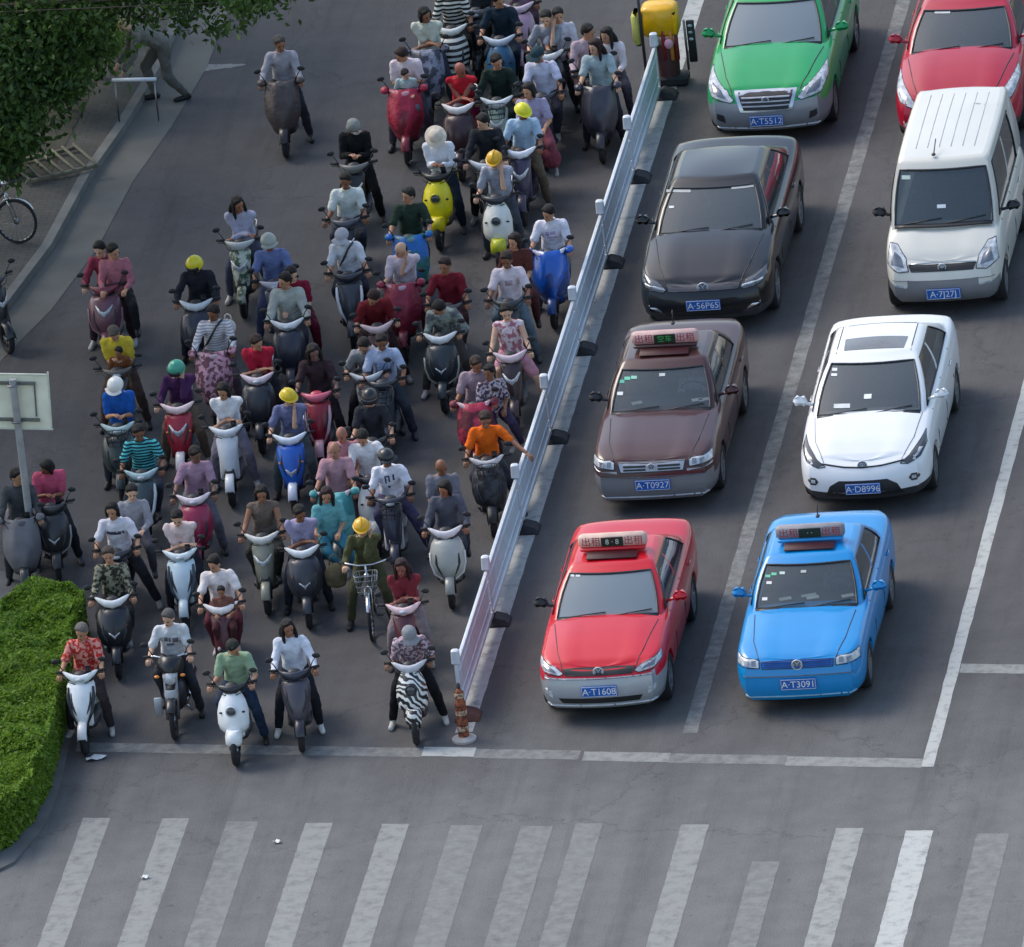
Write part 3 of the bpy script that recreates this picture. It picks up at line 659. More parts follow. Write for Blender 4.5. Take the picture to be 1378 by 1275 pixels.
    for s_, sg in (('R', -1), ('L', 1)):
        J['s'+s_] = sh[s_]
        e, wv = ik(sh[s_], hands[s_], .285, .26, Vector((sg*j(.0, .5), .5, -.8)))
        J['e'+s_], J['w'+s_] = e, wv
        hp = H+X*(.095*sg)+Vector((0, -.01, -.02)); k_, a_ = ik(hp, feet[s_], .43, .41, Vector((sg*.30, -1, .25)))
        J['h'+s_], J['k'+s_], J['a'+s_] = hp, k_, a_
    return J
def hand_mb(mb, wr, el, grip, sg):
    """palm, four unequal bent fingers and a thumb"""
    d = (wr-el).normalized(); n = Vector((0, 0, -1)); n = (n-d*n.dot(d)); n = n.normalized() if n.length > .05 else Vector((0, -1, 0))
    if grip == 'bar': d = (d+Vector((0, -.8, 0))).normalized(); n = (Vector((0, 0, -1))-d*Vector((0, 0, -1)).dot(d)).normalized()
    s_ = d.cross(n).normalized()
    palm = wr+d*.045
    mb.cap(wr-d*.01, wr+d*.075, .027, .036, 8, flat=.42, xax=s_)
    curl = 1.25 if grip == 'bar' else .5
    for i, (ln, of) in enumerate(((.072, -.029), (.082, -.010), (.077, .010), (.06, .028))):
        b0 = wr+d*.088+s_*of; a0 = .25; pts = [b0-d*.02]; q = b0
        for k in range(3):
            ang = a0+curl*(k+.4)*.62+i*.04; dd = d*math.cos(ang)+n*math.sin(ang); pts.append(q.copy()); q = q+dd*ln*(.45, .32, .23)[k]
        pts.append(q); mb.tube(pts, [.010, .0095, .0088, .008, .006], 6)
    inner = -1 if (s_.x*sg > 0) else 1
    b0 = wr+d*.028+s_*(.026*inner); q1 = b0+(d*.6+s_*inner*.65+n*.4).normalized()*.036; q2 = q1+(d*.8+s_*inner*.2+n*.6).normalized()*.03
    mb.tube([b0-s_*inner*.012, b0, q1, q2], [.013, .012, .0105, .007], 6)
def head_frame(J):
    up = J['hup']; f = Vector((math.sin(J['turn']), -math.cos(J['turn']), 0)); f = (f-up*f.dot(up)).normalized(); r = f.cross(up)
    return Matrix((r, -f, up)).transposed()     # local x right, y back, z up
def build_body(J, g=1.0):
    mb = MB(); X = J['X']
    H, ch, nk, up = J['H'], J['ch'], J['nk'], J['up']
    mb.tube([H-up*.10, H-up*.05, H+up*.08, H+up*.2, ch, ch+up*.1, nk-up*.05, nk+up*.0, nk+up*.02], [(.09, .07), (.14, .105), (.142*g, .108*g), (.13*g, .098*g), (.152, .108), (.16, .10), (.125, .078), (.06, .05), (.04, .04)], 14, xax=X)
    F = head_frame(J); hd = J['hd']; L = lambda x, y, z: hd+F @ Vector((x, y, z))
    mb.cap(nk-up*.04, hd-J['hup']*.05, .056, .052, 10)
    mb.ell(L(0, .008, .018), (.074, .092, .098), F, 14, 10); mb.ell(L(0, -.026, -.040), (.056, .062, .064), F, 12, 8)
    mb.cap(L(0, -.088, .012), L(0, -.106, -.022), .009, .015, 6); mb.ell(L(0, -.078, -.078), (.026, .022, .02), F)
    for s_ in (-1, 1): mb.ell(L(.077*s_, .01, -.008), (.012, .02, .03), F)
    for s_, sg in (('R', -1), ('L', 1)):
        S, E, W = J['s'+s_], J['e'+s_], J['w'+s_]
        mb.cap(S, E, .05, .040, 10); mb.cap(E, W, .040, .026, 10); mb.cap(nk-up*.06, S, .055, .05, 8)
        a, k_, f = J['h'+s_], J['k'+s_], J['a'+s_]
        mb.cap(a, k_, .085, .056, 10); mb.cap(k_, k_.lerp(f, .35), .053, .056, 10); mb.cap(k_.lerp(f, .35), f, .056, .034, 10)
        toe = f+Vector((sg*.03, -.15, -.055)); mb.cap(f+Vector((0, .03, -.045)), toe, .038, .03, 8)
    me = remesh(mb, .0135, 3, 'body')
    ex = MB()
    for s_, sg in (('R', -1), ('L', 1)): hand_mb(ex, J['w'+s_], J['e'+s_], J['grip'][s_], sg)
    for s_ in (-1, 1):
        ex.ell(L(.030*s_, -.084, .012), (.010, .007, .005), F, 8, 6, mi=1); ex.box(L(.030*s_, -.089, .029), (.026, .006, .004), 0, F, mi=3)
    ex.ell(L(0, -.089, -.048), (.021, .008, .006), F, 8, 6, mi=2)
    return merge(me, ex)
def build_shirt(J, sleeve='short', g=1.0, length=.10, loose=.0, fl=1.0):
    mb = MB(); X = J['X']; H, ch, nk, up = J['H'], J['ch'], J['nk'], J['up']; o = .02+loose
    lo = H-up*length
    mb.tube([lo, lo+up*.05, H+up*.08, H+up*.2, ch, ch+up*.1, nk-up*.055, nk-up*.015, nk+up*.012], [((.15+o)*g*fl, (.12+o)*g*fl), ((.15+o)*g, (.122+o)*g), ((.148+o)*g, (.118+o)*g), ((.14+o)*g, (.11+o)*g), (.155+o, .112+o), (.166+o, .108+o), (.135+o, .09+o*.6), (.09, .075), (.062, .06)], 16, xax=X)
    for s_ in 'RL':
        S, E, W = J['s'+s_], J['e'+s_], J['w'+s_]; mb.cap(nk-up*.07, S, .064+loose, .060+loose, 10)
        if sleeve == 'none': continue
        if sleeve == 'long':
            mb.cap(S, E, .066+loose, .055+loose, 10); mb.cap(E, W.lerp(E, .08), .055+loose, .042+loose*.6, 10)
        else:
            e2 = S.lerp(E, .78); mb.cap(S, e2, .067+loose, .064+loose, 10)
    return remesh(mb, .0155, 2, 'shirt', folds=.045)
def build_legs(J, kind='long', loose=0.0):
    mb = MB(); H, up = J['H'], J['up']
    mb.cap(H+up*.06, H-up*.02, .135, .14, 14, flat=.84, xax=J['X'])
    for s_ in 'RL':
        a, k_, f = J['h'+s_], J['k'+s_], J['a'+s_]
        if kind == 'shorts': mb.cap(a, a.lerp(k_, .82), .105+loose, .086+loose, 10)
        elif kind == 'skirt': mb.cap(a, k_, .12+loose, .11+loose, 10); mb.cap((J['hR']+J['hL'])/2, (J['kR']+J['kL'])/2, .12, .11, 10)
        elif kind == 'crop': mb.cap(a, k_, .102+loose, .075+loose, 10); mb.cap(k_, k_.lerp(f, .5), .075+loose, .062+loose, 10)
        else: mb.cap(a, k_, .104+loose, .078+loose, 10); mb.cap(k_, k_.lerp(f, .93), .078+loose, .056+loose, 10)
    return remesh(mb, .0165, 2, 'trousers', folds=.035)
def build_shoe(J, s_):
    sg = -1 if s_ == 'R' else 1; f = J['a'+s_]; mb = MB(); toe = f+Vector((sg*.03, -.155, -.058)); heel = f+Vector((0, .04, -.045))
    mb.cap(heel, toe, .044, .040, 10); mb.cap(f, heel, .043, .044, 8); return remesh(mb, .014, 1, 'shoe')
def build_hair(J, style, flat=False):
    F = head_frame(J); hd = J['hd']; L = lambda x, y, z: hd+F @ Vector((x, y, z)); mb = MB()
    rr = random.Random(hash(style) % 97)
    if style == 'bald':
        mb.ell(L(0, .055, .0), (.076, .05, .055), F, 14, 8)
    elif flat: mb.ell(L(0, .030, .022), (.083, .086, .075), F, 14, 8); mb.ell(L(0, .052, .0), (.084, .060, .082), F, 14, 8)
    else:
        mb.ell(L(0, .030, .046), (.090, .092, .088), F, 16, 10); mb.ell(L(0, .052, .0), (.084, .066, .082), F, 14, 8)
        mb.ell(L(.02, -.030, .098), (.06, .035, .026), F, 10, 6)
        for k in range(12):
            a = rr.uniform(0, 6.28); q = rr.uniform(.2, .9); mb.ell(L(.075*q*math.cos(a), .02+.08*q*math.sin(a), .06+.06*math.sqrt(max(0, 1-q*q))), (.022, .022, .016), F, 8, 5)
    if style == 'long':
        b = J['nk']
        for s_ in (-1, 0, 1):
            t = L(.055*s_, .06, .0); mb.tube([t, L(.07*s_, .085, -.09), L(.072*s_, .10, -.19)+Vector((0, 0, -.02)), L(.06*s_, .11, -.30)], [(.05, .035), (.05, .035), (.045, .03), (.02, .015)], 8, xax=F @ Vector((1, 0, 0)))
        for s_ in (-1, 1): mb.tube([L(.07*s_, .0, .05), L(.086*s_, -.01, -.04), L(.09*s_, -.035, -.13), L(.085*s_, -.06, -.24)], [.022, .026, .028, .01], 8)
    if style == 'pony': mb.tube([L(0, .09, .03), L(0, .15, .0), L(0, .16, -.1), L(.01, .14, -.2)], [.03, .035, .028, .008], 8)
    if style == 'bun': mb.ell(L(0, .10, .06), (.045, .04, .04), F)
    if style == 'bob':
        mb.ell(L(0, .045, -.035), (.093, .075, .09), F, 14, 8)
        for s_ in (-1, 1): mb.cap(L(.08*s_, .0, .03), L(.083*s_, -.01, -.075), .024, .028, 8)
    return remesh(mb, .0125, 1, 'hair', .4)
def build_hat(J, style):
    """returns list of (part name, mesh, colour key)"""
    F = head_frame(J); hd = J['hd']; L = lambda x, y, z: hd+F @ Vector((x, y, z)); out = []
    def dome(r, z0, top, seg=20, n=6, open_=True, sq=1.12):
        mb = MB(); prof = []
        for i in range(n+1): q = i/n*math.pi/2; prof.append((r*math.cos(q)+.0005, z0+top*math.sin(q)))
        for k in range(seg):
            a = 2*math.pi*k/seg
            for rr_, z in prof: mb.v.append(tuple(L(rr_*math.cos(a), .01+rr_*sq*math.sin(a), z)))
        m_ = n+1
        for k in range(seg):
            for i in range(n): mb.f.append((k*m_+i, ((k+1) % seg)*m_+i, ((k+1) % seg)*m_+i+1, k*m_+i+1)); mb.m.append(0)
        return mb
    def brim(r0, r1, z, drop, f0=-180, f1=180, sq=1.12, fr=1.0):
        mb = MB(); n = 24; G = []
        for i in range(n+1):
            a = R_(f0+(f1-f0)*i/n)-math.pi/2; k = r1*(1+(fr-1)*max(0, math.cos(a+math.pi/2))**3)
            G.append([L(r0*math.cos(a), .01+r0*sq*math.sin(a), z), L((r0+k)/2*math.cos(a), .01+(r0+k)/2*sq*math.sin(a), z-drop*.4), L(k*math.cos(a), .01+k*sq*math.sin(a), z-drop)])
        mb.sheet(G, F @ Vector((0, 0, .006))); return mb
    if style == 'hard':
        d = dome(.112, .030, .105); ridge = MB(); ridge.tube([L(0, -.10, .07), L(0, -.065, .125), L(0, .01, .146), L(0, .09, .12), L(0, .125, .06)], [(.014, .004)]*5, 8, xax=F @ Vector((1, 0, 0)))
        out = [('helmet_shell', d.mesh('dome')), ('helmet_brim', brim(.108, .118, .036, .004, fr=1.25).mesh('brim', angle=50)), ('helmet_ridge', ridge.mesh('ridge'))]
    elif style == 'moto':
        d = dome(.122, -.02, .155); d2 = MB(); 
        vz = MB(); G = [[L(.125*math.sin(a), .01-.137*math.cos(a), z) for a in [R_(q) for q in range(-65, 66, 13)]] for z in (-.03, .01, .05)]
        vz.sheet(G, F @ Vector((0, .008, 0))); out = [('helmet_shell', d.mesh('dome')), ('visor', vz.mesh('visor'))]
    elif style == 'half':
        out = [('helmet_shell', dome(.116, .02, .115).mesh('dome')), ('helmet_brim', brim(.112, .15, .03, .012, -60, 60).mesh('brim', angle=50))]
    elif style == 'sun':
        out = [('hat_crown', dome(.104, .04, .10).mesh('dome')), ('hat_brim', brim(.10, .155, .05, .02).mesh('brim', angle=50))]
    elif style == 'cap':
        out = [('cap_crown', dome(.102, .03, .092).mesh('dome')), ('cap_peak', brim(.098, .165, .04, .02, -55, 55).mesh('brim', angle=50))]
    elif style == 'scarf':
        mb = MB(); mb.ell(L(0, .02, .03), (.098, .108, .105), F, 16, 10); mb.ell(L(0, .05, -.06), (.09, .08, .09), F); mb.cap(L(0, .06, -.1), J['nk']+Vector((0, .06, -.08)), .08, .06)
        out = [('head_scarf', remesh(mb, .014, 2, 'scarf'))]
    return out
def person(loc, rz, kind, seed, shirt, pants, label, hair='short', hat=None, hatcol=None, sleeve='short', legs='long', shirt_m=None, shoe=None, skin=None, g=1.0, scale=1.0, haircol='#15110f', mask=None, marks=None, group=None, pr=None, bag=None, loose=0.0, length=.10):
    rr = random.Random(seed); J = pose(kind, rr, pr)
    sk = mat('skin', skin or SKINS[seed % 5], rough=.55, var=.08, vs=14)
    me = build_body(J, g)
    o = ob('person', me, [sk, mat('eye', (.02, .015, .015), rough=.4), mat('lip', '#7a4038', rough=.5), mat('brow', '#3a2a22', rough=.8)], loc=loc, rz=rz)
    o.scale = (scale,)*3; tag(o, label, 'person', group)
    sme = build_shirt(J, sleeve, g, length, loose); ob('shirt', sme, shirt_m or cloth(shirt), o)
    if marks:
        bv = BVHTree.FromPolygons([v.co.copy() for v in sme.vertices], [tuple(p.vertices) for p in sme.polygons]); f = Vector((0, -1, 0)); up_ = J['up']; ctr = J['ch']; mb = MB()
        for x0, x1, z0, z1 in marks[1]:
            G = []
            for b_ in range(4):
                row = []
                for a_ in range(5):
                    q = ctr+J['X']*(x0+(x1-x0)*a_/4)+up_*(z0+(z1-z0)*b_/3); h_ = bv.ray_cast(q+f*1.0, -f); row.append((h_[0] if h_[0] else q+f*.14)+f*.004)
                G.append(row)
            mb.sheet(G, .003)
        ob('shirt_print', mb.mesh('print'), cloth(marks[0]), o)
    ob('skirt' if legs == 'skirt' else 'shorts' if legs == 'shorts' else 'trousers', build_legs(J, legs), cloth(pants), o)
    sc_ = shoe or rr.choice(['#1c1c20', '#2a2422', '#8d8a86', '#3a3a40', '#b5b3b0'])
    for s_ in 'RL': ob('shoe', build_shoe(J, s_), mat('shoe', sc_, rough=.6), o)
    if hat not in ('moto', 'scarf'): ob('hair', build_hair(J, hair, bool(hat)), mat('hair', haircol, rough=.55, bump=.8, bs=90, spec=.4), o)
    if hat:
        for nm, m_ in build_hat(J, hat):
            if nm == 'visor': ob(nm, m_, mat('visor', (.03, .035, .04), rough=.1, coat=.6), o)
            elif nm.startswith('helmet'): ob(nm, m_, plastic(hatcol), o)
            else: ob(nm, m_, cloth(hatcol), o)
    F = head_frame(J)
    if mask:
        mb = MB(); hd = J['hd']; mb.ell(hd+F @ Vector((0, -.052, -.045)), (.062, .056, .052), F, 12, 8); ob('face_mask', mb.mesh('mask'), cloth(mask), o)
    if hair != 'bald' and sleeve != 'none' and seed % 2 == 0:      # collar
        mb = MB(); c = J['nk']+J['up']*.005; n = 16
        pts = [c+Vector((.066*math.cos(2*math.pi*k/n), .062*math.sin(2*math.pi*k/n)-.008, .012*math.sin(2*math.pi*k/n))) for k in range(n)]
        mb.tube(pts, (.012), 6, closed=True); ob('collar', mb.mesh('collar'), shirt_m or cloth(shirt), o)
    if bag == 'strap':
        mb = MB(); a = J['sL']+Vector((-.05, -.03, .07)); b = J['H']+Vector((-.16, -.03, .06)); c = (a+b)/2+Vector((0, -.155, .05)); mb.tube([a, a.lerp(c, .6)+Vector((0, -.04, .03)), c, c.lerp(b, .6)+Vector((0, -.02, 0)), b], (.016), 6); ob('bag_strap', mb.mesh('strap'), LEATHER, o)
    return o
def interp(tab, y):
    if y <= tab[0][0]: return tab[0][1]
    for (a, va), (b, vb) in zip(tab, tab[1:]):
        if y <= b:
            t = (y-a)/(b-a); t = t*t*(3-2*t) if False else t
            return va+(vb-va)*t
    return tab[-1][1]
# ------------------------------------------------------------ scooters, motorbike, bicycle (all face -Y)
MC = {}
def cached(key, fn):
    if key not in MC: MC[key] = fn()
    return MC[key]
def wheel_parts(parent, y, r, wd, x=0.0, spokes=5, rimcol=None, name='wheel', fine=False):
    k = (r, wd, spokes)
    def tyre():
        mb = MB(); n = 10; mb.lathe([(r-wd*.5+wd*.5*math.cos(2*math.pi*i/n), wd*.5*math.sin(2*math.pi*i/n)) for i in range(n)], seg=28); return mb.mesh('tyre')
    def rim():
        mb = MB(); q = r-wd*.85; mb.lathe([(q, -wd*.32), (q+wd*.12, -wd*.36), (q+wd*.12, wd*.36), (q, wd*.32), (q-.008, 0)], seg=24)
        mb.lathe([(.001, -wd*.5), (.035, -wd*.5), (.045, -wd*.2), (.045, wd*.2), (.035, wd*.5), (.001, wd*.5)], seg=12, closed=False)
        if fine:
            for i in range(spokes):
                a = 2*math.pi*i/spokes; mb.tube([(.012*(-1)**i, .02*math.cos(a+1.2), .02*math.sin(a+1.2)), (0, q*math.cos(a), q*math.sin(a))], .0022, 4)
        else:
            for i in range(spokes):
                a = 2*math.pi*i/spokes; mb.tube([(0, .03*math.cos(a), .03*math.sin(a)), (0, q*math.cos(a), q*math.sin(a))], [(.014, .02), (.010, .014)], 6, xax=(1, 0, 0))
        return mb.mesh('rim')
    w_ = ob(name, cached(('tyre',)+k, tyre), RUBBER, parent, (x, y, r)); ob('rim', cached(('rim',)+k+(fine,), rim), rimcol or STEEL, w_)
    return w_
def loft_x(secs, n=9):
    """closed solid from stations (z, halfwidth, y_centre, y_edge, depth) - horizontal arcs stacked upward"""
    mb = MB(); vs = []
    for z, hw, yc, ye, dp in secs:
        for i in range(n):
            u = -1+2*i/(n-1); vs.append((hw*u, yc+(ye-yc)*abs(u)**2.2, z))
        for i in range(n):
            u = 1-2*i/(n-1); vs.append((hw*u*.96, yc+(ye-yc)*abs(u)**2.2+dp, z))
    m_ = 2*n; fs = []
    for j in range(len(secs)-1):
        for i in range(m_): fs.append((j*m_+i, j*m_+(i+1) % m_, (j+1)*m_+(i+1) % m_, (j+1)*m_+i))
    fs += [tuple(range(m_))[::-1], tuple((len(secs)-1)*m_+i for i in range(m_))]
    mb.add(vs, fs); return mb
def loft_y(secs, n=14, sq=2.6):
    """body along Y: stations (y, halfwidth, z0, z1)"""
    mb = MB(); vs = []
    for y, hw, z0, z1 in secs:
        c = (z0+z1)/2; h = (z1-z0)/2
        for i in range(n):
            a = 2*math.pi*(i+.5)/n; ca, sa = math.cos(a), math.sin(a)
            vs.append((hw*math.copysign(abs(ca)**(2/sq), ca), y, c+h*math.copysign(abs(sa)**(2/sq), sa)))
    fs = []
    for j in range(len(secs)-1):
        for i in range(n): fs.append((j*n+i, j*n+(i+1) % n, (j+1)*n+(i+1) % n, (j+1)*n+i))
    fs += [tuple(range(n))[::-1], tuple((len(secs)-1)*n+i for i in range(n))]
    mb.add(vs, fs); return mb
SHAPES = {   # (z, half width, y centre, y edge, depth)
 'vee': [(.34, .035, -.66, -.65, .05), (.40, .085, -.70, -.64, .06), (.52, .140, -.70, -.60, .06), (.66, .178, -.66, -.54, .06), (.78, .190, -.60, -.48, .06), (.86, .185, -.55, -.44, .06), (.90, .165, -.51, -.42, .05)],
 'round': [(.40, .13, -.62, -.54, .05), (.46, .185, -.68, -.54, .06), (.54, .205, -.70, -.54, .07), (.68, .205, -.66, -.50, .07), (.80, .175, -.60, -.47, .07), (.89, .125, -.54, -.44, .06), (.93, .07, -.49, -.43, .04)],
 'broad': [(.40, .13, -.64, -.56, .05), (.46, .195, -.70, -.56, .06), (.60, .235, -.70, -.54, .06), (.74, .235, -.65, -.50, .06), (.84, .205, -.58, -.46, .06), (.90, .16, -.53, -.43, .05)],
 'slim': [(.36, .06, -.64, -.60, .05), (.44, .10, -.66, -.58, .05), (.60, .12, -.64, -.55, .05), (.76, .14, -.58, -.49, .05), (.86, .15, -.52, -.44, .05), (.90, .12, -.49, -.42, .04)],
}
def mirror(parent, sg, bar, col):
    def f(sg=sg):
        mb = MB(); mb.tube([(.20*sg, -.36, bar), (.25*sg, -.36, bar+.10), (.29*sg, -.37, bar+.16)], .007, 6); mb.ell((.305*sg, -.375, bar+.185), (.056, .014, .036), Matrix.Rotation(.2*sg, 3, 'Y'), 12, 6); return mb.mesh('mirror')
    def g(sg=sg):
        mb = MB(); mb.ell((.305*sg, -.363, bar+.185), (.043, .008, .026), Matrix.Rotation(.2*sg, 3, 'Y'), 12, 6); return mb.mesh('mirror_glass')
    m_ = ob('mirror', cached(('mir', sg, bar), f), col, parent); ob('mirror_glass', cached(('mg', sg, bar), g), CHROME, m_)
def scooter(loc, rz, label, body='#22252a', shield=None, fender=None, bar='#e8e8ea', accent=None, shape='vee', lamp='wide', cover=None, cover_m=None, mirrors=True, steer=0.0, group=None, box=None, seatcol=None, basket=False, wind=False, frame=None, lean=0.0, dash=None):
    root = empty('electric_scooter', loc, rz); tag(root, label, 'scooter', group)
    if lean: root.rotation_euler[1] = lean
    B = plastic(body) if isinstance(body, str) else body; S = (plastic(shield) if isinstance(shield, str) else shield) or B; Fd = (plastic(fender) if isinstance(fender, str) else fender) or S; BR = plastic(bar) if isinstance(bar, str) else bar
    DK = BLACKP
    fw = wheel_parts(root, -.69, .215, .085, name='front_wheel'); fw.rotation_euler[2] = steer
    wheel_parts(root, .60, .215, .09, name='rear_wheel')
    def fork():
        mb = MB()
        for s_ in (-1, 1): mb.tube([(.062*s_, -.69, .215), (.062*s_, -.655, .42), (.045*s_, -.62, .5)], [.014, .018, .02], 8)
        mb.tube([(0, -.61, .46), (0, -.40, .98)], .03, 8); return mb.mesh('fork')
    ob('fork', cached('fork', fork), DARKM, root)
    def fend():
        G = []
        for i in range(11):
            a = R_(20+i*15.5); r = .245; G.append([(x, -.69-r*math.cos(a)*(1 if x*x < .001 else .97), .215+r*math.sin(a)-(.03 if abs(x) > .05 else 0)) for x in (-.062, -.045, 0, .045, .062)])
        mb = MB(); mb.sheet(G, (0, .0, -.012)); return mb.mesh('front_fender')
    if shape == 'round':
        def fb_(): return loft_x([(.30, .085, -.80, -.76, .10), (.34, .105, -.84, -.77, .14), (.43, .105, -.84, -.75, .16), (.50, .085, -.79, -.73, .14)]).mesh('front_fender', angle=60)
        ob('front_fender', cached('fend_r', fb_), Fd, root)
    else: ob('front_fender', cached('fend', fend), Fd, root)
    ob('front_shield', cached(('sh', shape), lambda: loft_x(SHAPES[shape]).mesh('front_shield', angle=55)), S, root)
    if accent:
        A = plastic(accent)
        if shape in ('vee',):
            for sg in (-1, 1):
                def acc(sg=sg):
                    mb = MB(); mb.tube([(.165*sg, -.49, .86), (.168*sg, -.56, .74), (.135*sg, -.655, .56), (.06*sg, -.70, .40)], [(.014, .01), (.024, .012), (.022, .012), (.010, .008)], 8); return mb.mesh('side_trim')
                ob('side_trim', cached(('acc', shape, sg), acc), A, root)
        elif shape in ('broad', 'round'):
            def acc2():
                S_ = SHAPES[shape]; mb = MB(); pts = [(S_[i][1]*-.97, S_[i][3]-.015, S_[i][0]) for i in (3, 2, 1)]+[(-S_[0][1]*.6, S_[0][2]+.01, S_[0][0]-.005), (0, S_[0][2]-.01, S_[0][0]-.01)]
                pts = pts+[(-x, y, z) for x, y, z in pts[:-1][::-1]]; mb.tube(pts, .014, 8); return mb.mesh('chrome_trim')
            ob('rim_trim', cached(('acc2', shape), acc2), A, root)
    # front lamp
    if lamp == 'wide':
        def lp():
            mb = MB(); mb.tube([(-.115, -.575, .80), (-.06, -.66, .735), (0, -.685, .70), (.06, -.66, .735), (.115, -.575, .80)], [(.012, .01), (.03, .014), (.04, .016), (.03, .014), (.012, .01)], 10, xax=(0, 0, 1)); return mb.mesh('headlight')
        ob('headlight', cached('lpw', lp), LENS, root)
    elif lamp == 'round':
        def lp():
            mb = MB(); mb.ell((0, -.66, .74), (.062, .035, .062), None, 18, 10); return mb.mesh('headlight')
        def rg():
            mb = MB(); mb.tube([(.068*math.cos(a), -.665, .74+.068*math.sin(a)) for a in np.linspace(0, 6.283, 25)[:-1]], .012, 6, closed=True); return mb.mesh('lamp_ring')
        o_ = ob('headlight', cached('lpr', lp), mat('dark_lens', (.06, .07, .08), rough=.15, coat=1), root); ob('lamp_ring', cached('lpg', rg), B if shield else DK, o_)
    elif lamp == 'vlamp':
        def lp():
            mb = MB(); G = [[(x*.075*(1-j*.17), -.718+.012*j+abs(x)*.03, .60-.035*j+abs(x)*.045*(1-j*.25)) for x in (-1, -.6, -.25, 0, .25, .6, 1)] for j in range(4)]; mb.sheet(G, (0, .02, 0)); return mb.mesh('headlight')
        ob('headlight', cached('lpv', lp), LENS, root)
    for sg in (-1, 1):
        if lamp != 'none':
            def ind(sg=sg):
                mb = MB(); mb.ell((.15*sg, -.585, .70), (.022, .014, .014)); return mb.mesh('indicator')
            if shape != 'slim': ob('indicator', cached(('ind', sg), ind), AMBER if shape != 'round' else DK, root)
    # air slots, lower nose, badge and cable: small fittings on the shield
    DS = {'vee': (.125, .60, .80), 'round': (.11, .50, .56), 'broad': (.15, .52, .74), 'slim': (.07, .5, .62)}[shape]
    if shape in ('vee', 'broad') and not cover_m and not cover:
        for sg in (-1, 1):
            def sl_(sg=sg):
                S_ = SHAPES[shape]; yv = lambda z, x: interp([(q[0], q[2]) for q in S_], z)+(interp([(q[0], q[3]-q[2]) for q in S_], z))*min(1, abs(x)/interp([(q[0], q[1]) for q in S_], z))**2.2
                pts = [(x*sg, yv(z, x)-.006, z) for x, z in ((DS[0]*.55, DS[1]-.06), (DS[0]*.82, DS[1]+.03), (DS[0], (DS[1]+DS[2])/2), (DS[0]*1.02, DS[2]))]
                mb = MB(); mb.tube(pts, [(.003, .003), (.016, .006), (.020, .007), (.006, .004)], 8); return mb.mesh('air_slot')
            ob('air_slot', cached(('slot', shape, sg), sl_), DK, root)
    def nb_():
        mb = MB(); mb.box((0, -.645, .44), (.11, .05, .10), .02); return mb.mesh('lower_nose', angle=50)
    ob('lower_nose', cached('nose', nb_), DK, root)
    def cb_():
        mb = MB()
        for s_ in (-1, 1): mb.tube([(.22*s_, -.37, .99), (.16*s_, -.47, .93), (.06*s_, -.50, .90)], .006, 5)
        return mb.mesh('brake_cable')
    ob('brake_cable', cached('cable', cb_), DK, root)
    hsh = int(abs(loc[0]*37+loc[1]*91))
    if lamp == 'none' and not cover and not cover_m and hsh % 3 != 0:
        def hl():
            mb = MB(); mb.ell((0, -.502, .955), (.060, .022, .028), None, 14, 8); return mb.mesh('headlight')
        ob('headlight', cached('cowl_lamp', hl), LENS, root)
    if hsh % 5 == 2 and not cover and not cover_m and shape in ('slim', 'broad'):
        def bk_():
            a = MB(); n = 18
            for z, sc in ((.84, .82), (.92, .9), (1.0, 1.0)): a.tube([(.15*sc*math.copysign(abs(math.cos(q))**.5, math.cos(q)), -.66+.10*sc*math.copysign(abs(math.sin(q))**.5, math.sin(q)), z) for q in np.linspace(0, 6.283, n+1)[:-1]], .006, 5, closed=True)
            for q in np.linspace(0, 6.283, n+1)[:-1]: c_, s2 = math.copysign(abs(math.cos(q))**.5, math.cos(q)), math.copysign(abs(math.sin(q))**.5, math.sin(q)); a.tube([(.123*c_, -.66+.082*s2, .84), (.15*c_, -.66+.10*s2, 1.0)], .004, 4)
            a.tube([(0, -.57, .9), (0, -.48, .88)], .01, 6); return a.mesh('front_basket')
        ob('front_basket', cached('bk', bk_), DARKM, root)
    if hsh % 4 == 1:
        def ph():
            mb = MB(); mb.box((.11, -.40, 1.06), (.075, .012, .14), .006, Matrix.Rotation(.5, 3, 'X')); return mb.mesh('phone')
        ob('phone_holder', cached('phone', ph), BLACKP, root)
    # handlebar with cowl
    hb = empty('handlebar', (0, 0, 0)); hb.parent = root
    def br():
        mb = MB(); mb.tube([(-.30, -.295, 1.0), (-.20, -.335, 1.005), (-.08, -.39, .985), (.08, -.39, .985), (.20, -.335, 1.005), (.30, -.295, 1.0)], .014, 8); return mb.mesh('bar')
    hb_ = ob('bar', cached('bar', br), DARKM, hb)
    for sg in (-1, 1):
        def gp(sg=sg):
            mb = MB(); mb.tube([(.215*sg, -.33, 1.005), (.325*sg, -.285, 1.0)], .021, 8); mb.tube([(.17*sg, -.37, 1.0), (.21*sg, -.39, .995), (.30*sg, -.36, .99)], .006, 6); return mb.mesh('grip')
        ob('grip', cached(('grip', sg), gp), RUBBER, hb)
    def cw():
        mb = MB(); mb.tube([(-.225, -.355, 1.03), (-.17, -.40, 1.00), (-.09, -.445, .965), (0, -.465, .95), (.09, -.445, .965), (.17, -.40, 1.0), (.225, -.355, 1.03)], [(.012, .01), (.034, .025), (.05, .04), (.056, .045), (.05, .04), (.034, .025), (.012, .01)], 12, xax=(0, 0, 1)); return mb.mesh('cowl')
    def cw2():
        mb = MB(); mb.tube([(-.20, -.36, 1.0), (-.13, -.42, .985), (-.05, -.46, .965), (0, -.468, .96), (.05, -.46, .965), (.13, -.42, .985), (.20, -.36, 1.0)], [(.018, .016), (.036, .03), (.058, .046), (.062, .05), (.058, .046), (.036, .03), (.018, .016)], 12, xax=(0, 0, 1)); return mb.mesh('cowl')
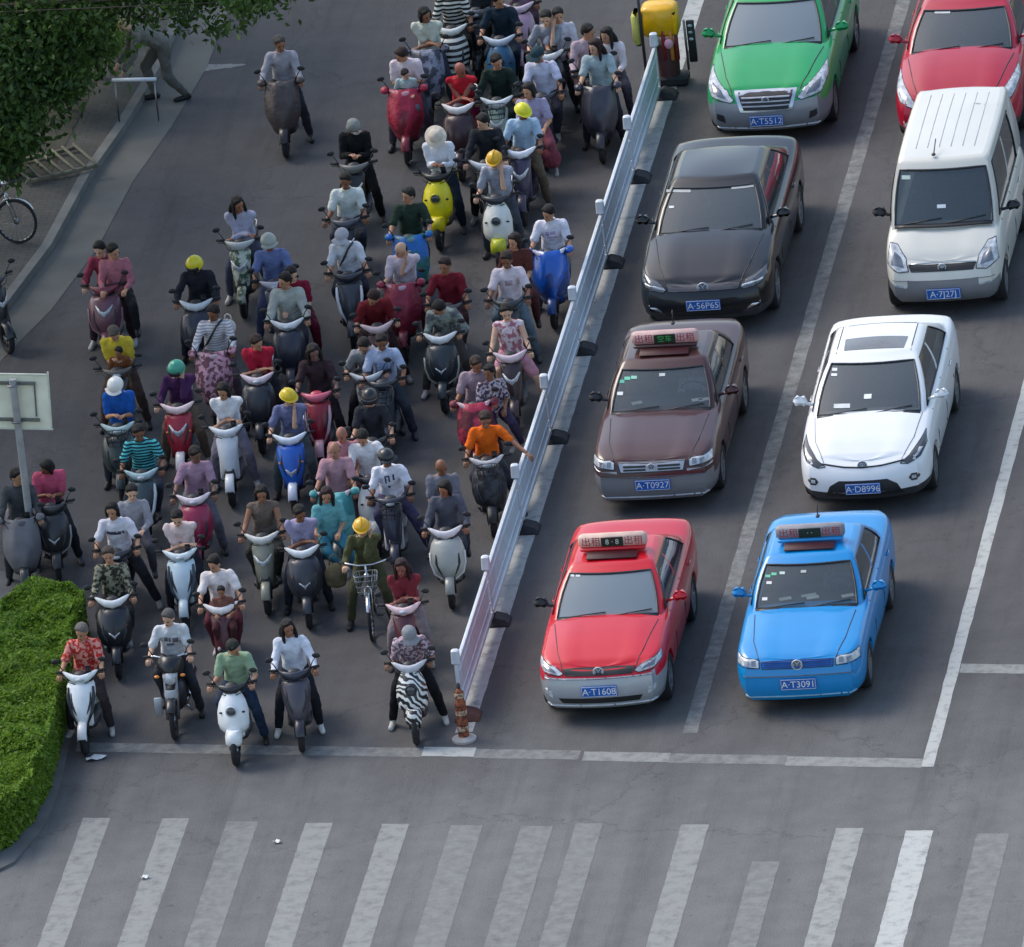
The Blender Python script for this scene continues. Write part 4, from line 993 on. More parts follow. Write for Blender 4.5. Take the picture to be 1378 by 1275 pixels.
    v_ = 1 if isinstance(bar, str) and sum(int(bar[i:i+2], 16) for i in (1, 3, 5)) > 560 else 0
    ob('cowl', cached('cowl2', cw2) if v_ == 0 else cached('cowl', cw), BR, hb)
    def ds():
        mb = MB(); mb.ell((0, -.385, .995), (.085, .06, .022), Matrix.Rotation(.5, 3, 'X'), 14, 6); return mb.mesh('dashboard')
    ob('dashboard', cached('dash', ds), dash or DK, hb)
    if mirrors:
        for sg in (-1, 1): mirror(root, sg, 1.0, DK)
    # floor, body, seat
    ob('footboard', cached('foot', lambda: loft_y([(-.52, .10, .26, .40), (-.44, .15, .25, .34), (-.2, .165, .25, .31), (.05, .16, .25, .33), (.16, .13, .26, .42)]).mesh('footboard', angle=50)), DK, root)
    def lg():
        mb = MB(); mb.box((0, -.47, .60), (.26, .05, .56), .03, Matrix.Rotation(-.33, 3, 'X')); return mb.mesh('leg_shield', angle=50)
    ob('leg_shield', cached('lg', lg), B, root)
    ob('rear_body', cached('rb', lambda: loft_y([(.10, .10, .30, .62), (.16, .145, .28, .68), (.34, .165, .34, .72), (.58, .15, .44, .74), (.78, .10, .56, .74), (.86, .05, .62, .71)]).mesh('rear_body', angle=60)), B, root)
    ob('seat', cached('seat', lambda: loft_y([(.02, .07, .68, .73), (.08, .12, .68, .775), (.26, .145, .69, .785), (.42, .14, .70, .80), (.62, .13, .71, .83), (.76, .09, .73, .82)], sq=2.3).mesh('seat')), cloth(seatcol) if seatcol else LEATHER, root)
    def rk():
        mb = MB(); mb.tube([(-.10, .60, .76), (-.10, .82, .83), (0, .90, .85), (.10, .82, .83), (.10, .60, .76)], .012, 6); return mb.mesh('rear_rack')
    ob('rear_rack', cached('rk', rk), STEEL, root)
    def tl():
        mb = MB(); mb.ell((0, .86, .665), (.07, .02, .03)); return mb.mesh('tail_lamp')
    ob('tail_lamp', cached('tl', tl), mat('red_lens', (.35, .02, .02), rough=.2, coat=.5), root)
    def st_():
        mb = MB(); mb.tube([(-.05, .12, .27), (-.17, .2, .03)], .012, 6); return mb.mesh('kickstand')
    ob('kickstand', cached('ks', st_), DARKM, root)
    for sg in (-1, 1):
        def sp(sg=sg):
            mb = MB(); mb.tube([(.10*sg, .60, .30), (.10*sg, .52, .56)], .022, 8); return mb.mesh('shock')
        ob('shock', cached(('shk', sg), sp), STEEL, root)
    if box:
        mb = MB(); mb.box((0, .92, .98), (.34, .30, .26), .05); ob('top_box', mb.mesh('box', angle=50), plastic(box), root)
    if wind:
        mb = MB(); G = [[(.19*u*(1-.2*j/3), -.47+.05*u*u+.03*j, 1.0+.085*j) for u in (-1, -.5, 0, .5, 1)] for j in range(4)]; mb.sheet(G, .006); ob('windscreen', mb.mesh('wind'), mat('clear_screen', (.5, .55, .56), rough=.1, coat=.6), root)
    if cover or cover_m:
        # quilted cover hung over the bars and the knees
        cm = cover_m or mat('quilt', cover, rough=.55, var=.15, bump=1.0, bs=9, coat=.15)
        def cv():
            G = []
            for j in range(9):
                t = j/8; z = 1.035-.66*t; row = []
                for i in range(13):
                    u = -1+2*i/12; hw = .215+.04*math.sin(t*3.0)-(.09*max(0, t-.6)/.4); y = -.475-.19*math.sin(t*2.1)-.05*t+(.13+.06*t)*abs(u)**2.2+.012*math.sin(u*7+t*4)
                    row.append((u*hw, y, z-(.02*abs(u)**3)-.05*t*abs(u)**4+.03*(1-abs(u))*(-1 if j == 8 else 0)))
                G.append(row)
            mb = MB(); mb.sheet(G, .022); return mb.mesh('leg_cover')
        cvo = ob('leg_cover', cached('cv', cv), cm, root)
        for sg in (-1, 1):
            def mt(sg=sg):
                mb = MB(); mb.ell((.27*sg, -.33, .995), (.065, .08, .05), Matrix.Rotation(-.3*sg, 3, 'Z'), 12, 8); return mb.mesh('hand_muff')
            ob('hand_muff', cached(('mt', sg), mt), cm, cvo)
    return root
def motorbike(loc, rz, label):
    root = empty('motorbike', loc, rz); tag(root, label, 'motorbike')
    wheel_parts(root, -.72, .27, .07, name='front_wheel', spokes=6); wheel_parts(root, .58, .265, .09, name='rear_wheel', spokes=6)
    a = MB()
    for s_ in (-1, 1): a.tube([(.075*s_, -.72, .27), (.075*s_, -.60, .60), (.07*s_, -.46, .95)], [.018, .022, .022], 8)
    ob('fork', a.mesh('fork'), STEEL, root)
    G = []
    for i in range(9):
        q = R_(40+i*14); r = .30; G.append([(x, -.72-r*math.cos(q), .27+r*math.sin(q)-(.02 if abs(x) > .04 else 0)) for x in (-.06, -.04, 0, .04, .06)])
    a = MB(); a.sheet(G, (0, 0, -.01)); ob('front_fender', a.mesh('fender'), plastic('#1b1c20'), root)
    ob('headlight', loft_x([(.70, .05, -.60, -.56, .08), (.75, .09, -.64, -.56, .1), (.82, .10, -.64, -.54, .1), (.87, .08, -.61, -.52, .08)]).mesh('headlight', angle=60), LENS, root)
    ob('fairing', loft_x([(.84, .10, -.60, -.50, .08), (.90, .16, -.60, -.46, .1), (.97, .17, -.55, -.42, .1), (1.04, .10, -.49, -.40, .05)]).mesh('fairing', angle=60), plastic('#17181c'), root)
    ob('plate_guard', loft_x([(.52, .06, -.70, -.67, .02), (.60, .09, -.71, -.66, .02), (.66, .07, -.69, -.66, .02)]).mesh('pl', angle=60), plastic('#b9bcc0'), root)
    ob('engine', loft_y([(-.42, .10, .26, .56), (-.3, .15, .22, .62), (0, .17, .22, .60), (.2, .14, .26, .52)]).mesh('engine'), DARKM, root)
    ob('fuel_tank', loft_y([(-.34, .08, .66, .86), (-.22, .15, .64, .93), (-.02, .15, .64, .90), (.12, .10, .66, .80)]).mesh('tank'), plastic('#191a1e'), root)
    ob('seat', loft_y([(.02, .08, .70, .80), (.2, .135, .70, .80), (.5, .14, .72, .83), (.8, .08, .76, .84)]).mesh('seat'), LEATHER, root)
    ob('tail', loft_y([(.3, .10, .55, .72), (.6, .12, .58, .74), (.9, .05, .70, .78)]).mesh('tail'), plastic('#1b1c20'), root)
    a = MB(); a.tube([(.13, -.1, .28), (.16, .3, .30), (.17, .75, .36)], [.025, .045, .05], 10); ob('exhaust', a.mesh('exhaust'), CHROME, root)
    a = MB(); a.tube([(-.32, -.29, 1.0), (-.2, -.36, 1.03), (0, -.42, 1.0), (.2, -.36, 1.03), (.32, -.29, 1.0)], .014, 8); ob('handlebar', a.mesh('bar'), CHROME, root)
    for s_ in (-1, 1):
        a = MB(); a.tube([(.23*s_, -.34, 1.015), (.34*s_, -.285, .998)], .021, 8); ob('grip', a.mesh('grip'), RUBBER, root)
        a = MB(); a.ell((.17*s_, -.56, .82), (.035, .03, .022)); ob('indicator', a.mesh('ind'), AMBER, root); mirror(root, s_, 1.02, BLACKP)
        a = MB(); a.tube([(.20*s_, -.62, .42), (.23*s_, -.5, .30), (.21*s_, -.35, .26)], .013, 6); ob('leg_guard', a.mesh('guard'), CHROME, root)
    a = MB(); a.box((-.18, -.66, .45), (.10, .04, .24), .01); ob('side_pouch', a.mesh('pouch'), plastic('#a9adb0'), root)
    return root
def bicycle(loc, rz, label, frame='#4a4f38', seed=1, basket=True, lean=0.0, steer=0.0, seat_h=.86):
    root = empty('bicycle', loc, rz); tag(root, label, 'bicycle'); root.rotation_euler[1] = lean
    Fm = plastic(frame); w1 = wheel_parts(root, -.56, .32, .045, name='front_wheel', spokes=20, fine=True); w1.rotation_euler[2] = steer
    wheel_parts(root, .50, .32, .045, name='rear_wheel', spokes=20, fine=True)
    a = MB(); a.tube([(0, -.38, .84), (0, .02, .30)], .018, 8); a.tube([(0, -.40, .72), (0, .0, .28)], .016, 8); a.tube([(0, .0, .28), (0, .14, .76)], .016, 8)
    for s_ in (-1, 1): a.tube([(.03*s_, .0, .28), (.05*s_, .5, .32)], .010, 6); a.tube([(.02*s_, .12, .70), (.05*s_, .5, .32)], .009, 6)
    ob('frame', a.mesh('frame'), Fm, root)
    a = MB()
    for s_ in (-1, 1): a.tube([(.045*s_, -.56, .32), (.04*s_, -.44, .68), (0, -.42, .72)], .011, 6)
    a.tube([(0, -.42, .70), (0, -.36, .98)], .014, 8); ob('fork', a.mesh('fork'), CHROME, root)
    a = MB(); a.tube([(-.33, -.22, 1.0), (-.25, -.30, 1.01), (-.10, -.36, .99), (.10, -.36, .99), (.25, -.30, 1.01), (.33, -.22, 1.0)], .011, 8); ob('handlebar', a.mesh('bar'), CHROME, root)
    for s_ in (-1, 1):
        a = MB(); a.tube([(.27*s_, -.285, 1.0), (.34*s_, -.20, 1.0)], .018, 8); ob('grip', a.mesh('grip'), RUBBER, root)
    ob('saddle', loft_y([(-.02, .03, seat_h-.08, seat_h-.05), (.12, .05, seat_h-.09, seat_h-.03), (.24, .10, seat_h-.10, seat_h-.02), (.3, .08, seat_h-.09, seat_h-.02)]).mesh('saddle'), LEATHER, root)
    a = MB(); a.tube([(0, .12, .66), (0, .16, seat_h-.08)], .012, 6); ob('seat_post', a.mesh('post'), CHROME, root)
    a = MB(); a.lathe([(.07, -.004), (.085, 0), (.07, .004)], c=(.05, .0, .28), seg=18); a.tube([(.06, 0, .28), (.07, -.1, .17)], .009, 6); a.tube([(-.06, 0, .28), (-.07, .1, .39)], .009, 6); ob('crank', a.mesh('crank'), STEEL, root)
    for s_, y, z in ((1, -.1, .17), (-1, .1, .39)):
        a = MB(); a.box((.10*s_, y, z), (.09, .06, .02), .005); ob('pedal', a.mesh('pedal'), BLACKP, root)
    for yy in (-.56, .50):
        G = []
        for i in range(9):
            q = R_(35+i*14 if yy < 0 else 20+i*14); r = .345; G.append([(x, yy-r*math.cos(q), .32+r*math.sin(q)) for x in (-.025, 0, .025)])
        a = MB(); a.sheet(G, (0, 0, -.004)); ob('mudguard', a.mesh('guard'), CHROME, root)
    if basket:
        a = MB(); n = 20
        for z, sc in ((.72, .8), (.80, .87), (.88, .94), (.95, 1.0)):
            a.tube([(.16*sc*math.copysign(abs(math.cos(q))**.5, math.cos(q)), -.56+.11*sc*math.copysign(abs(math.sin(q))**.5, math.sin(q)), z) for q in np.linspace(0, 6.283, n+1)[:-1]], .005, 5, closed=True)
        for q in np.linspace(0, 6.283, n+1)[:-1]:
            c_, s2 = math.copysign(abs(math.cos(q))**.5, math.cos(q)), math.copysign(abs(math.sin(q))**.5, math.sin(q)); a.tube([(.128*c_, -.56+.088*s2, .72), (.16*c_, -.56+.11*s2, .95)], .003, 4)
        for x in np.linspace(-.12, .12, 6): a.tube([(x, -.64, .72), (x, -.48, .72)], .003, 4)
        ob('basket', a.mesh('basket'), STEEL, root)
    a = MB(); a.ell((0, -.42, .86), (.04, .04, .04)); ob('lamp', a.mesh('lamp'), CHROME, root)
    return root
# ------------------------------------------------------------ cars (front at local y=0, facing -Y, centre line x=0)
def text_mesh(s, size, name='text'):
    cu = bpy.data.curves.new('t', 'FONT'); cu.body = s; cu.size = size; cu.align_x = 'CENTER'; cu.align_y = 'CENTER'; cu.extrude = .001
    o = bpy.data.objects.new('t', cu); COL.objects.link(o); dg = bpy.context.evaluated_depsgraph_get(); dg.update()
    me = bpy.data.meshes.new_from_object(o.evaluated_get(dg)); me.name = name; bpy.data.objects.remove(o); return me
class Car:
    def __init__(s, loc, rz, label, L=4.45, W=1.72, S=None, n=6.0, zb=.20, crown=.07, cab=(1.25, 3.95), roof=(1.98, 3.25), Hr=1.42, Wb=1.50, Wr=1.10, wheels=(.85, 3.45), wr=.30, body='#c0102a', lower=None, zlow=.50, coat=.6, metal=0, bow=.16, rake=.12, van=False, pillars=(.46, .50), rearp=.90, rnd=.30, roofcol=None, glass=None, rough=.3, dz=0.0):
        s.dz = dz; S = [(y, z+dz*max(0, 1-y/1.1)) for y, z in S] if S else S; zlow = zlow+dz*(1 if zlow > .2 else 0)
        s.root = empty('parked_car' if False else ('minivan' if van else 'car'), loc, rz)
        s.P = mat('car_paint', body, rough=rough+.06, coat=.7, metal=metal, var=.03, vs=2, spec=.35); s.LW = mat('car_paint', lower, rough=.35, coat=.5, metal=.3, var=.05) if lower else s.P
        s.L, s.W, s.Wb, s.Wr, s.Hr, s.cab, s.roof, s.wheels, s.wr, s.zb = L, W, Wb, Wr, Hr, cab, roof, wheels, wr, zb
        S = S or [(0, .66), (.15, .72), (.5, .79), (1.2, .90), (1.6, .93), (3.6, .95), (4.0, .97), (4.3, .95), (4.45, .88)]
        s.S = S; NX = 15
        # plan outline, right half from the front centre to the rear centre
        ys = []
        half = []
        fx = [0, .15, .3, .45, .6, .72, .82]
        def xw(y):      # half width in plan at y
            t = abs(2*y/L-1); return W/2*(max(0, 1-t**n))**(1/n)
        for f in fx: half.append((f*W/2, bow*f*f*.75*(1 if n < 9 else .8)))
        y0 = half[-1][1]; x0 = half[-1][0]
        yside = [.0, .05, .12, .2, .3, .42]+list(np.linspace(.55, L-.55, 34))+[L-.42, L-.3, L-.2, L-.12]
        for y in yside:
            if y < .5:
                t = (y)/.42; t = min(t, 1); xx = x0+(W/2*.985-x0)*math.sin(t*math.pi/2)**.75; yy = y0+.02+(y)*(1 if y > .2 else .95)
            elif y > L-.5:
                t = (L-y)/.42; t = min(t, 1); xx = x0+(W/2*.975-x0)*math.sin(t*math.pi/2)**.75; yy = L-.10-(L-y-.0)*.85+.0
            else:
                t = abs(2*y/L-1); xx = W/2*(1-.03*t**3); yy = y
            half.append((xx, yy))
        for f in fx[::-1]: half.append((f*W/2, L-bow*.55*f*f))
        for i in range(1, len(half)):       # keep y monotone
            if half[i][1] < half[i-1][1]: half[i] = (half[i][0], half[i-1][1]+.004)
        full = half+[(-x, y) for x, y in half[::-1][1:-1]]
        NR = len(full); s.half = half
        levels = [(0.0, .90, .10, .05), (.10, .96, .05, .02), (.28, .995, .0, .0), (.45, 1.0, .0, .0), (.62, 1.0, .015, .01), (.78, .99, .045, .03), (.90, .965, .085, .05), (.97, .93, .12, .07), (1.0, .88, .17, .10)]
        rings = []
        for t, sx, fi, ri in levels:
            ring = []
            for x, y in full:
                top = interp(S, y); z = zb+(top-zb)*t
                yy = y+fi*rake/.12*max(0, 1-y/.9)**1.2-ri*max(0, 1-(L-y)/.7)**1.2
                xs = x*sx
                if abs(x) > .7*W/2:
                    for yw in wheels:
                        R0 = wr+.055; d = abs(y-yw)
                        if d < R0: z = max(z, min(wr+math.sqrt(R0*R0-d*d), top-.12*(1-t)-.06))
                ring.append((xs, yy, z))
            rings.append(ring)
        V = [p for r in rings for p in r]; body = MB(); low = MB(); fb = MB(); rb = MB(); allf = MB()
        def put(dst, quads):
            for q in quads: dst.add([V[i] for i in q] if isinstance(q[0], int) else q, [tuple(range(len(q)))])
        faces = []
        for j in range(len(rings)-1):
            for i in range(NR): faces.append((j*NR+i, j*NR+(i+1) % NR, (j+1)*NR+(i+1) % NR, (j+1)*NR+i))
        groups = {'b': [], 'f': [], 'r': [], 'l': []}
        for f in faces:
            c = np.mean([V[i] for i in f], 0)
            if len(set(np.round([V[i][2] for i in f], 4))) == 1 and False: continue
            if c[2] < zlow and c[1] < .62: groups['f'].append(f)
            elif c[2] < zlow and c[1] > L-.55: groups['r'].append(f)
            elif c[2] < .34: groups['l'].append(f)
            else: groups['b'].append(f)
        # top deck: lines across from right to left
        TR = rings[-1]; nh = len(half); deck = []; idx = {}
        for i in range(nh):
            r = TR[i]; l = TR[(NR-i) % NR]; row = []
            for k in range(NX):
                u = -1+2*k/(NX-1)
                if i == 0 or i == nh-1: row.append(i if True else 0); continue
                if k == 0: row.append(len(V)*0+((len(rings)-1)*NR+(NR-i) % NR)); continue
                if k == NX-1: row.append((len(rings)-1)*NR+i); continue
                x = r[0]*u; cr = crown*(1-abs(u)**3.2)*((lambda t: t*t*(3-2*t))(min(1, max(0, r[1]-.02)/1.0)))*min(1, (L-r[1])/.45); cre = .012*math.exp(-((abs(u)-.62)/.10)**2) if r[1] < cab[0] else 0
                V.append((x, r[1], r[2]+cr+cre)); row.append(len(V)-1)
            if i in (0, nh-1): row = [(len(rings)-1)*NR+i]*NX
            deck.append(row)
        s.hole = (cab[0]+.22, cab[1]-.22, Wb/2-.10)
        for i in range(nh-1):
            for k in range(NX-1):
                q = [deck[i][k], deck[i][k+1], deck[i+1][k+1], deck[i+1][k]]; q2 = []
                for a in q:
                    if a not in q2: q2.append(a)
                if len(q2) < 3: continue
                c = np.mean([V[a] for a in q2], 0)
                if s.hole[0] < c[1] < s.hole[1] and abs(c[0]) < s.hole[2]: continue
                groups['b'].append(tuple(q2))
        def mk(g):
            used = {}; mb = MB()
            for f in groups[g]:
                t = []
                for a in f:
                    if a not in used: used[a] = len(mb.v); mb.v.append(V[a])
                    t.append(used[a])
                mb.f.append(tuple(t)); mb.m.append(0)
            return mb
        ob('body', mk('b').mesh('body', angle=50), s.P, s.root)
        if groups['f']: ob('front_bumper', mk('f').mesh('bumper', angle=60), s.LW, s.root)
        if groups['r']: ob('rear_bumper', mk('r').mesh('bumper', angle=60), s.LW, s.root)
        if groups['l']: ob('sill', mk('l').mesh('sill', angle=60), mat('sill', (.06, .06, .065), rough=.6) if not lower else s.LW, s.root)
        groups['all'] = groups['b']+groups['f']+groups['r']+groups['l']; am = mk('all')
        # cabin
        hx = [0, .25, .5, .72, .90]
        fr = [.0, .02, .05, .10, .2, .32, pillars[0], pillars[1], .62, .75, rearp, .95, .98, 1.0]
        top = []
        def half_c(t):
            """cabin half outline at height fraction t"""
            bz = lambda y: interp(S, y)+crown*.55-.03
            out = []
            y0, y1 = cab[0]+(roof[0]-cab[0])*t, cab[1]+(roof[1]-cab[1])*t; hw = (Wb+(Wr-Wb)*t**1.15)/2
            pts = [(hw*f*.985, y0+.14*f*f*(.6)) for f in hx]
            for k, f in enumerate(fr):
                yy = y0+.14*.6*(.985**2)+(y1-y0-.14*.6-.06)*f
                xx = hw*(1-.035*(1-min(1, f/.05))-.05*(1-min(1, (1-f)/.06)))*(1-.02*(2*f-1)**2)
                pts.append((xx, yy))
            pts += [(hw*f*.94, y1-.09*f*f) for f in hx[::-1]]
            return pts
        tl = [0, .09, .3, .5, .7, .86, .945, 1.0]
        CR = []
        for t in tl:
            h = half_c(t); r = []
            for x, y in h:
                zb0 = interp(S, cab[0]+(y-cab[0]))*1.0+(crown*.6 if t == 0 else crown*.6)*(1-min(1, (abs(x)/(Wb/2)))**4) - .035
                bulge = 1+.035*math.sin(t*math.pi)
                tz = 1-(1-t)**1.08
                r.append((x*bulge, y, zb0+(Hr-.045-zb0)*tz))
            CR.append(r)
        # roof rounding
        last = CR[-1]; cy = (roof[0]+roof[1])/2
        for ins, dz in ((.030, .018), (.075, .030)):
            CR.append([(x*(1-ins/ (Wr/2)), cy+(y-cy)*(1-ins/((roof[1]-roof[0])/2)), z+dz) for x, y, z in last])
        nhc = len(CR[0]); nf = len(hx); nfr = len(fr)
        shell = MB(); gl = {}
        def addq(dst, q): dst.add(q, [tuple(range(len(q)))])
        segs = {}
        R2 = []
        for r in CR: R2.append([r, [(-x, y, z) for x, y, z in r]])
        for j in range(len(CR)-1):
            for side in (0, 1):
                a, b = R2[j][side], R2[j+1][side]
                for i in range(nhc-1):
                    q = [a[i], a[i+1], b[i+1], b[i]]
                    if side: q = q[::-1]
                    part = None
                    if 1 <= j <= 4:
                        if i < nf-1: part = 'windscreen'
                        elif i >= nhc-nf: part = 'rear_window'
                        elif nf+2 <= i < nf+6 : part = 'side_window_%d_0' % side
                        elif nf+7 <= i < nf+10: part = 'side_window_%d_1' % side
                        if van and nf+10 <= i < nf+11: part = None
                    if part: gl.setdefault(part, MB()); addq(gl[part], q)
                    else: addq(shell, q)
        s.glmid = {}
        # roof cap
        r = CR[-1]; nC = 11; rows = []
        for i in range(nhc):
            x, y, z = r[i]; rows.append([(x*(-1+2*k/(nC-1)), y, z+.032*(1-(-1+2*k/(nC-1))**2)*max(0, math.sin(math.pi*min(1, max(0, (y-r[0][1])/(r[-1][1]-r[0][1])))))**.8) for k in range(nC)])
        cap_ = MB()
        for i in range(nhc-1):
            for k in range(nC-1): addq(cap_, [rows[i][k], rows[i][k+1], rows[i+1][k+1], rows[i+1][k]])
        def weld(mb, d=.0008):
            import bmesh
            me = mb.mesh('w'); bm = bmesh.new(); bm.from_mesh(me); bmesh.ops.remove_doubles(bm, verts=bm.verts, dist=d); bmesh.ops.dissolve_degenerate(bm, edges=bm.edges, dist=.0002); bmesh.ops.recalc_face_normals(bm, faces=bm.faces)
            bm.to_mesh(me); bm.free(); me.polygons.foreach_set('use_smooth', [True]*len(me.polygons))
            try: me.set_sharp_from_angle(angle=R_(48))
            except Exception: pass
            return me
        ob('roof', weld(cap_), mat('car_paint', roofcol, rough=rough, coat=1, var=.03) if roofcol else s.P, s.root); ob('cabin_frame', weld(shell), s.P, s.root)
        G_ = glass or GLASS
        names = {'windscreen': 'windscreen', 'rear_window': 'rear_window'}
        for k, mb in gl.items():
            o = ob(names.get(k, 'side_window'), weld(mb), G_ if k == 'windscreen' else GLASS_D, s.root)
            # rubber seal round the pane
            xs = mb.v
        for j0, j1, i0, i1 in [(1, 5, 0, nf-1)]:
            pts = []
            for i in range(i1, -1, -1): pts.append((-CR[j0][i][0], CR[j0][i][1]-.006, CR[j0][i][2]))
            for i in range(1, i1+1): pts.append((CR[j0][i][0], CR[j0][i][1]-.006, CR[j0][i][2]))
            pts += [(CR[j][i1][0], CR[j][i1][1]-.006, CR[j][i1][2]) for j in range(j0+1, j1+1)]
            for i in range(i1-1, -1, -1): pts.append((CR[j1][i][0], CR[j1][i][1]-.006, CR[j1][i][2]+.003))
            for i in range(1, i1+1): pts.append((-CR[j1][i][0], CR[j1][i][1]-.006, CR[j1][i][2]+.003))
            pts += [(-CR[j][i1][0], CR[j][i1][1]-.006, CR[j][i1][2]) for j in range(j1-1, j0, -1)]
            mb = MB(); mb.tube(pts, (.016), 6, closed=True); ob('windscreen_seal', mb.mesh('seal'), BLACKP, s.root)
        # black scuttle below the windscreen with wipers
        mb = MB(); pts = [(-CR[1][i][0]*1.0, CR[1][i][1]-.035, CR[1][i][2]-.012) for i in range(nf-1, -1, -1)]+[(CR[1][i][0], CR[1][i][1]-.035, CR[1][i][2]-.012) for i in range(1, nf)]
        mb.tube(pts, [(.035, .016)]*len(pts), 8, xax=(0, 1, .3)); ob('scuttle', mb.mesh('scuttle'), BLACKP, s.root)
        P = lambda x, t: s.on_glass(CR, x, t)
        for xa, xb in ((-.55, -.02), (.05, .58)):
            mb = MB(); a = P(xa, .10); b = P(xb, .17); mb.tube([a+Vector((0, -.02, .0)), (a+b)/2+Vector((0, -.035, .01)), b+Vector((0, -.02, .005))], .008, 5); ob('wiper', mb.mesh('wiper'), BLACKP, s.root)
        s.CR = CR; s.nf = nf
        # chrome / black window frame line on both sides
        for side in (1, -1):
            i0, i1 = nf+2, nf+10; pts = [(side*(CR[1][i][0]+.006), CR[1][i][1], CR[1][i][2]) for i in range(i0, i1+1)]+[(side*(CR[j][i1][0]+.006), CR[j][i1][1], CR[j][i1][2]) for j in range(2, 6)]+[(side*(CR[5][i][0]+.005), CR[5][i][1], CR[5][i][2]) for i in range(i1-1, i0-1, -1)]+[(side*(CR[j][i0][0]+.006), CR[j][i0][1], CR[j][i0][2]) for j in range(4, 1, -1)]
            mb = MB(); mb.tube(pts, .011, 6, closed=True); ob('window_trim', mb.mesh('trim'), BLACKP if body != '#101114' else CHROME, s.root)
        # BVH over the body, cabin and roof for draping details
        allv = list(am.v); allf = list(am.f)
        for mb in (shell, cap_)+tuple(gl.values()):
            o_ = len(allv); allv += mb.v; allf += [tuple(i+o_ for i in f) for f in mb.f]
        s.bvh = BVHTree.FromPolygons([Vector(v) for v in allv], allf)
        # interior
        IN = mat('interior', (.05, .05, .053), rough=.8); ST = mat('seat_fabric', (.12, .12, .125), rough=.9, var=.2, bump=.4)
        mb = MB(); mb.box((0, (cab[0]+cab[1])/2, .42), (W-.3, cab[1]-cab[0]-.1, .04)); ob('floor_pan', mb.mesh('floor'), IN, s.root)
        mb = MB(); mb.box((0, cab[0]+.42, .86), (Wb-.2, .52, .16), .06, Matrix.Rotation(.12, 3, 'X')); ob('dashboard', mb.mesh('dash', angle=50), IN, s.root)
        for x in (-.36, .36):
            mb = MB(); yy = roof[0]+.28; mb.box((x, yy-.22, .55), (.48, .5, .16), .06); mb.box((x, yy+.05, .84), (.46, .14, .56), .06, Matrix.Rotation(-.25, 3, 'X')); mb.box((x, yy+.14, 1.16), (.24, .09, .16), .04)
            ob('front_seat', mb.mesh('seat', angle=60), ST, s.root)
        mb = MB(); mb.box((0, roof[1]-.35, .55), (1.3, .45, .16), .05); mb.box((0, roof[1]-.05, .85), (1.3, .14, .5), .06, Matrix.Rotation(-.25, 3, 'X')); ob('rear_seat', mb.mesh('seat', angle=60), ST, s.root)
        mb = MB(); yy = cab[0]+.78; mb.tube([(.36+.18*math.cos(a), yy+.05-.08*math.sin(a), .90+.17*math.sin(a)) for a in np.linspace(0, 6.28, 19)[:-1]], .015, 6, closed=True); mb.tube([(.36, yy+.05, .9), (.36, yy-.25, .80)], .03, 8); ob('steering_wheel', mb.mesh('sw'), BLACKP, s.root)
        p = P(0, .80); mb = MB(); mb.box((0, p.y+.10, p.z-.02), (.22, .03, .07), .012); ob('rear_view_mirror', mb.mesh('rvm'), BLACKP, s.root)
        # wheels and dark inner body
        for yw in wheels:
            for sx in (-1, 1):
                s.wheel(sx*(W/2-.115), yw, wr, sx)
        mb = MB(); mb.box((0, L/2, zb+.14), (W-.50, L-.55, .2), .02); ob('underbody', mb.mesh('under', angle=40), mat('underbody', (.015, .015, .016), rough=.9), s.root)
        for yw in wheels:
            for sx in (-1, 1):
                mb = MB(); mb.box((sx*(W/2-.24), yw, wr+.06), (.05, wr*2+.08, wr*1.3)); ob('wheel_well', mb.mesh('well'), mat('underbody', (.015, .015, .016), rough=.9), s.root)
        # mirrors
        for sx in (-1, 1):
            yy = cab[0]+.50; zz = interp(S, yy)+.06; mc = s.mirror_m = None
            mb = MB(); mb.tube([(sx*(Wb/2-.02), yy, zz-.03), (sx*(Wb/2+.10), yy-.01, zz)], .022, 8); mb.box((sx*(Wb/2+.165), yy-.01, zz+.04), (.20, .10, .125), .045, Matrix.Rotation(.10*-sx, 3, 'Y'), taper=.9)
            s.mir = getattr(s, 'mir', [])+[ob('side_mirror', mb.mesh('side_mirror', angle=35), s.P, s.root)]
            mb = MB(); mb.ell((sx*(Wb/2+.165), yy+.042, zz+.04), (.07, .012, .035)); ob('mirror_glass', mb.mesh('mg'), CHROME, s.mir[-1])
        # door seams and handles
        for f_ in ((cab[0]+.34, None), (cab[0]+1.32, None), (cab[0]+2.25, None)):
            for sx in (-1, 1): s.side_line([(f_[0], .36), (f_[0]-.01, .6), (f_[0]+.0, interp(S, f_[0])-.03)], sx, .009, BLACKP, 'door_seam')
        for yy in (cab[0]+1.12, cab[0]+2.05):
            for sx in (-1, 1):
                h = s.bvh.ray_cast(Vector((sx*3, yy, interp(S, yy)-.15)), Vector((-sx, 0, 0)))
                if h[0]: mb = MB(); mb.box(h[0]+Vector((sx*.012, 0, 0)), (.03, .17, .03), .01); ob('door_handle', mb.mesh('dh', angle=40), s.P, s.root)
    def zz(s, z): return z+s.dz*min(1, max(0, (z-.2)/.35))
    def on_glass(s, CR, x, t):
        """point on the windscreen at lateral x, height fraction t of the cabin"""
        j = t*7; tl = [0, .09, .3, .5, .7, .86, .945, 1.0]
        for a in range(len(tl)-1):
            if tl[a] <= t <= tl[a+1]: break
        u = (t-tl[a])/(tl[a+1]-tl[a]); r = [tuple(np.array(CR[a][i])*(1-u)+np.array(CR[a+1][i])*u) for i in range(6)]
        ax = abs(x)
        for i in range(5):
            if r[i][0] <= ax <= r[i+1][0]: break
        v = min(1, max(0, (ax-r[i][0])/(r[i+1][0]-r[i][0]+1e-9))); q = np.array(r[i])*(1-v)+np.array(r[i+1])*v
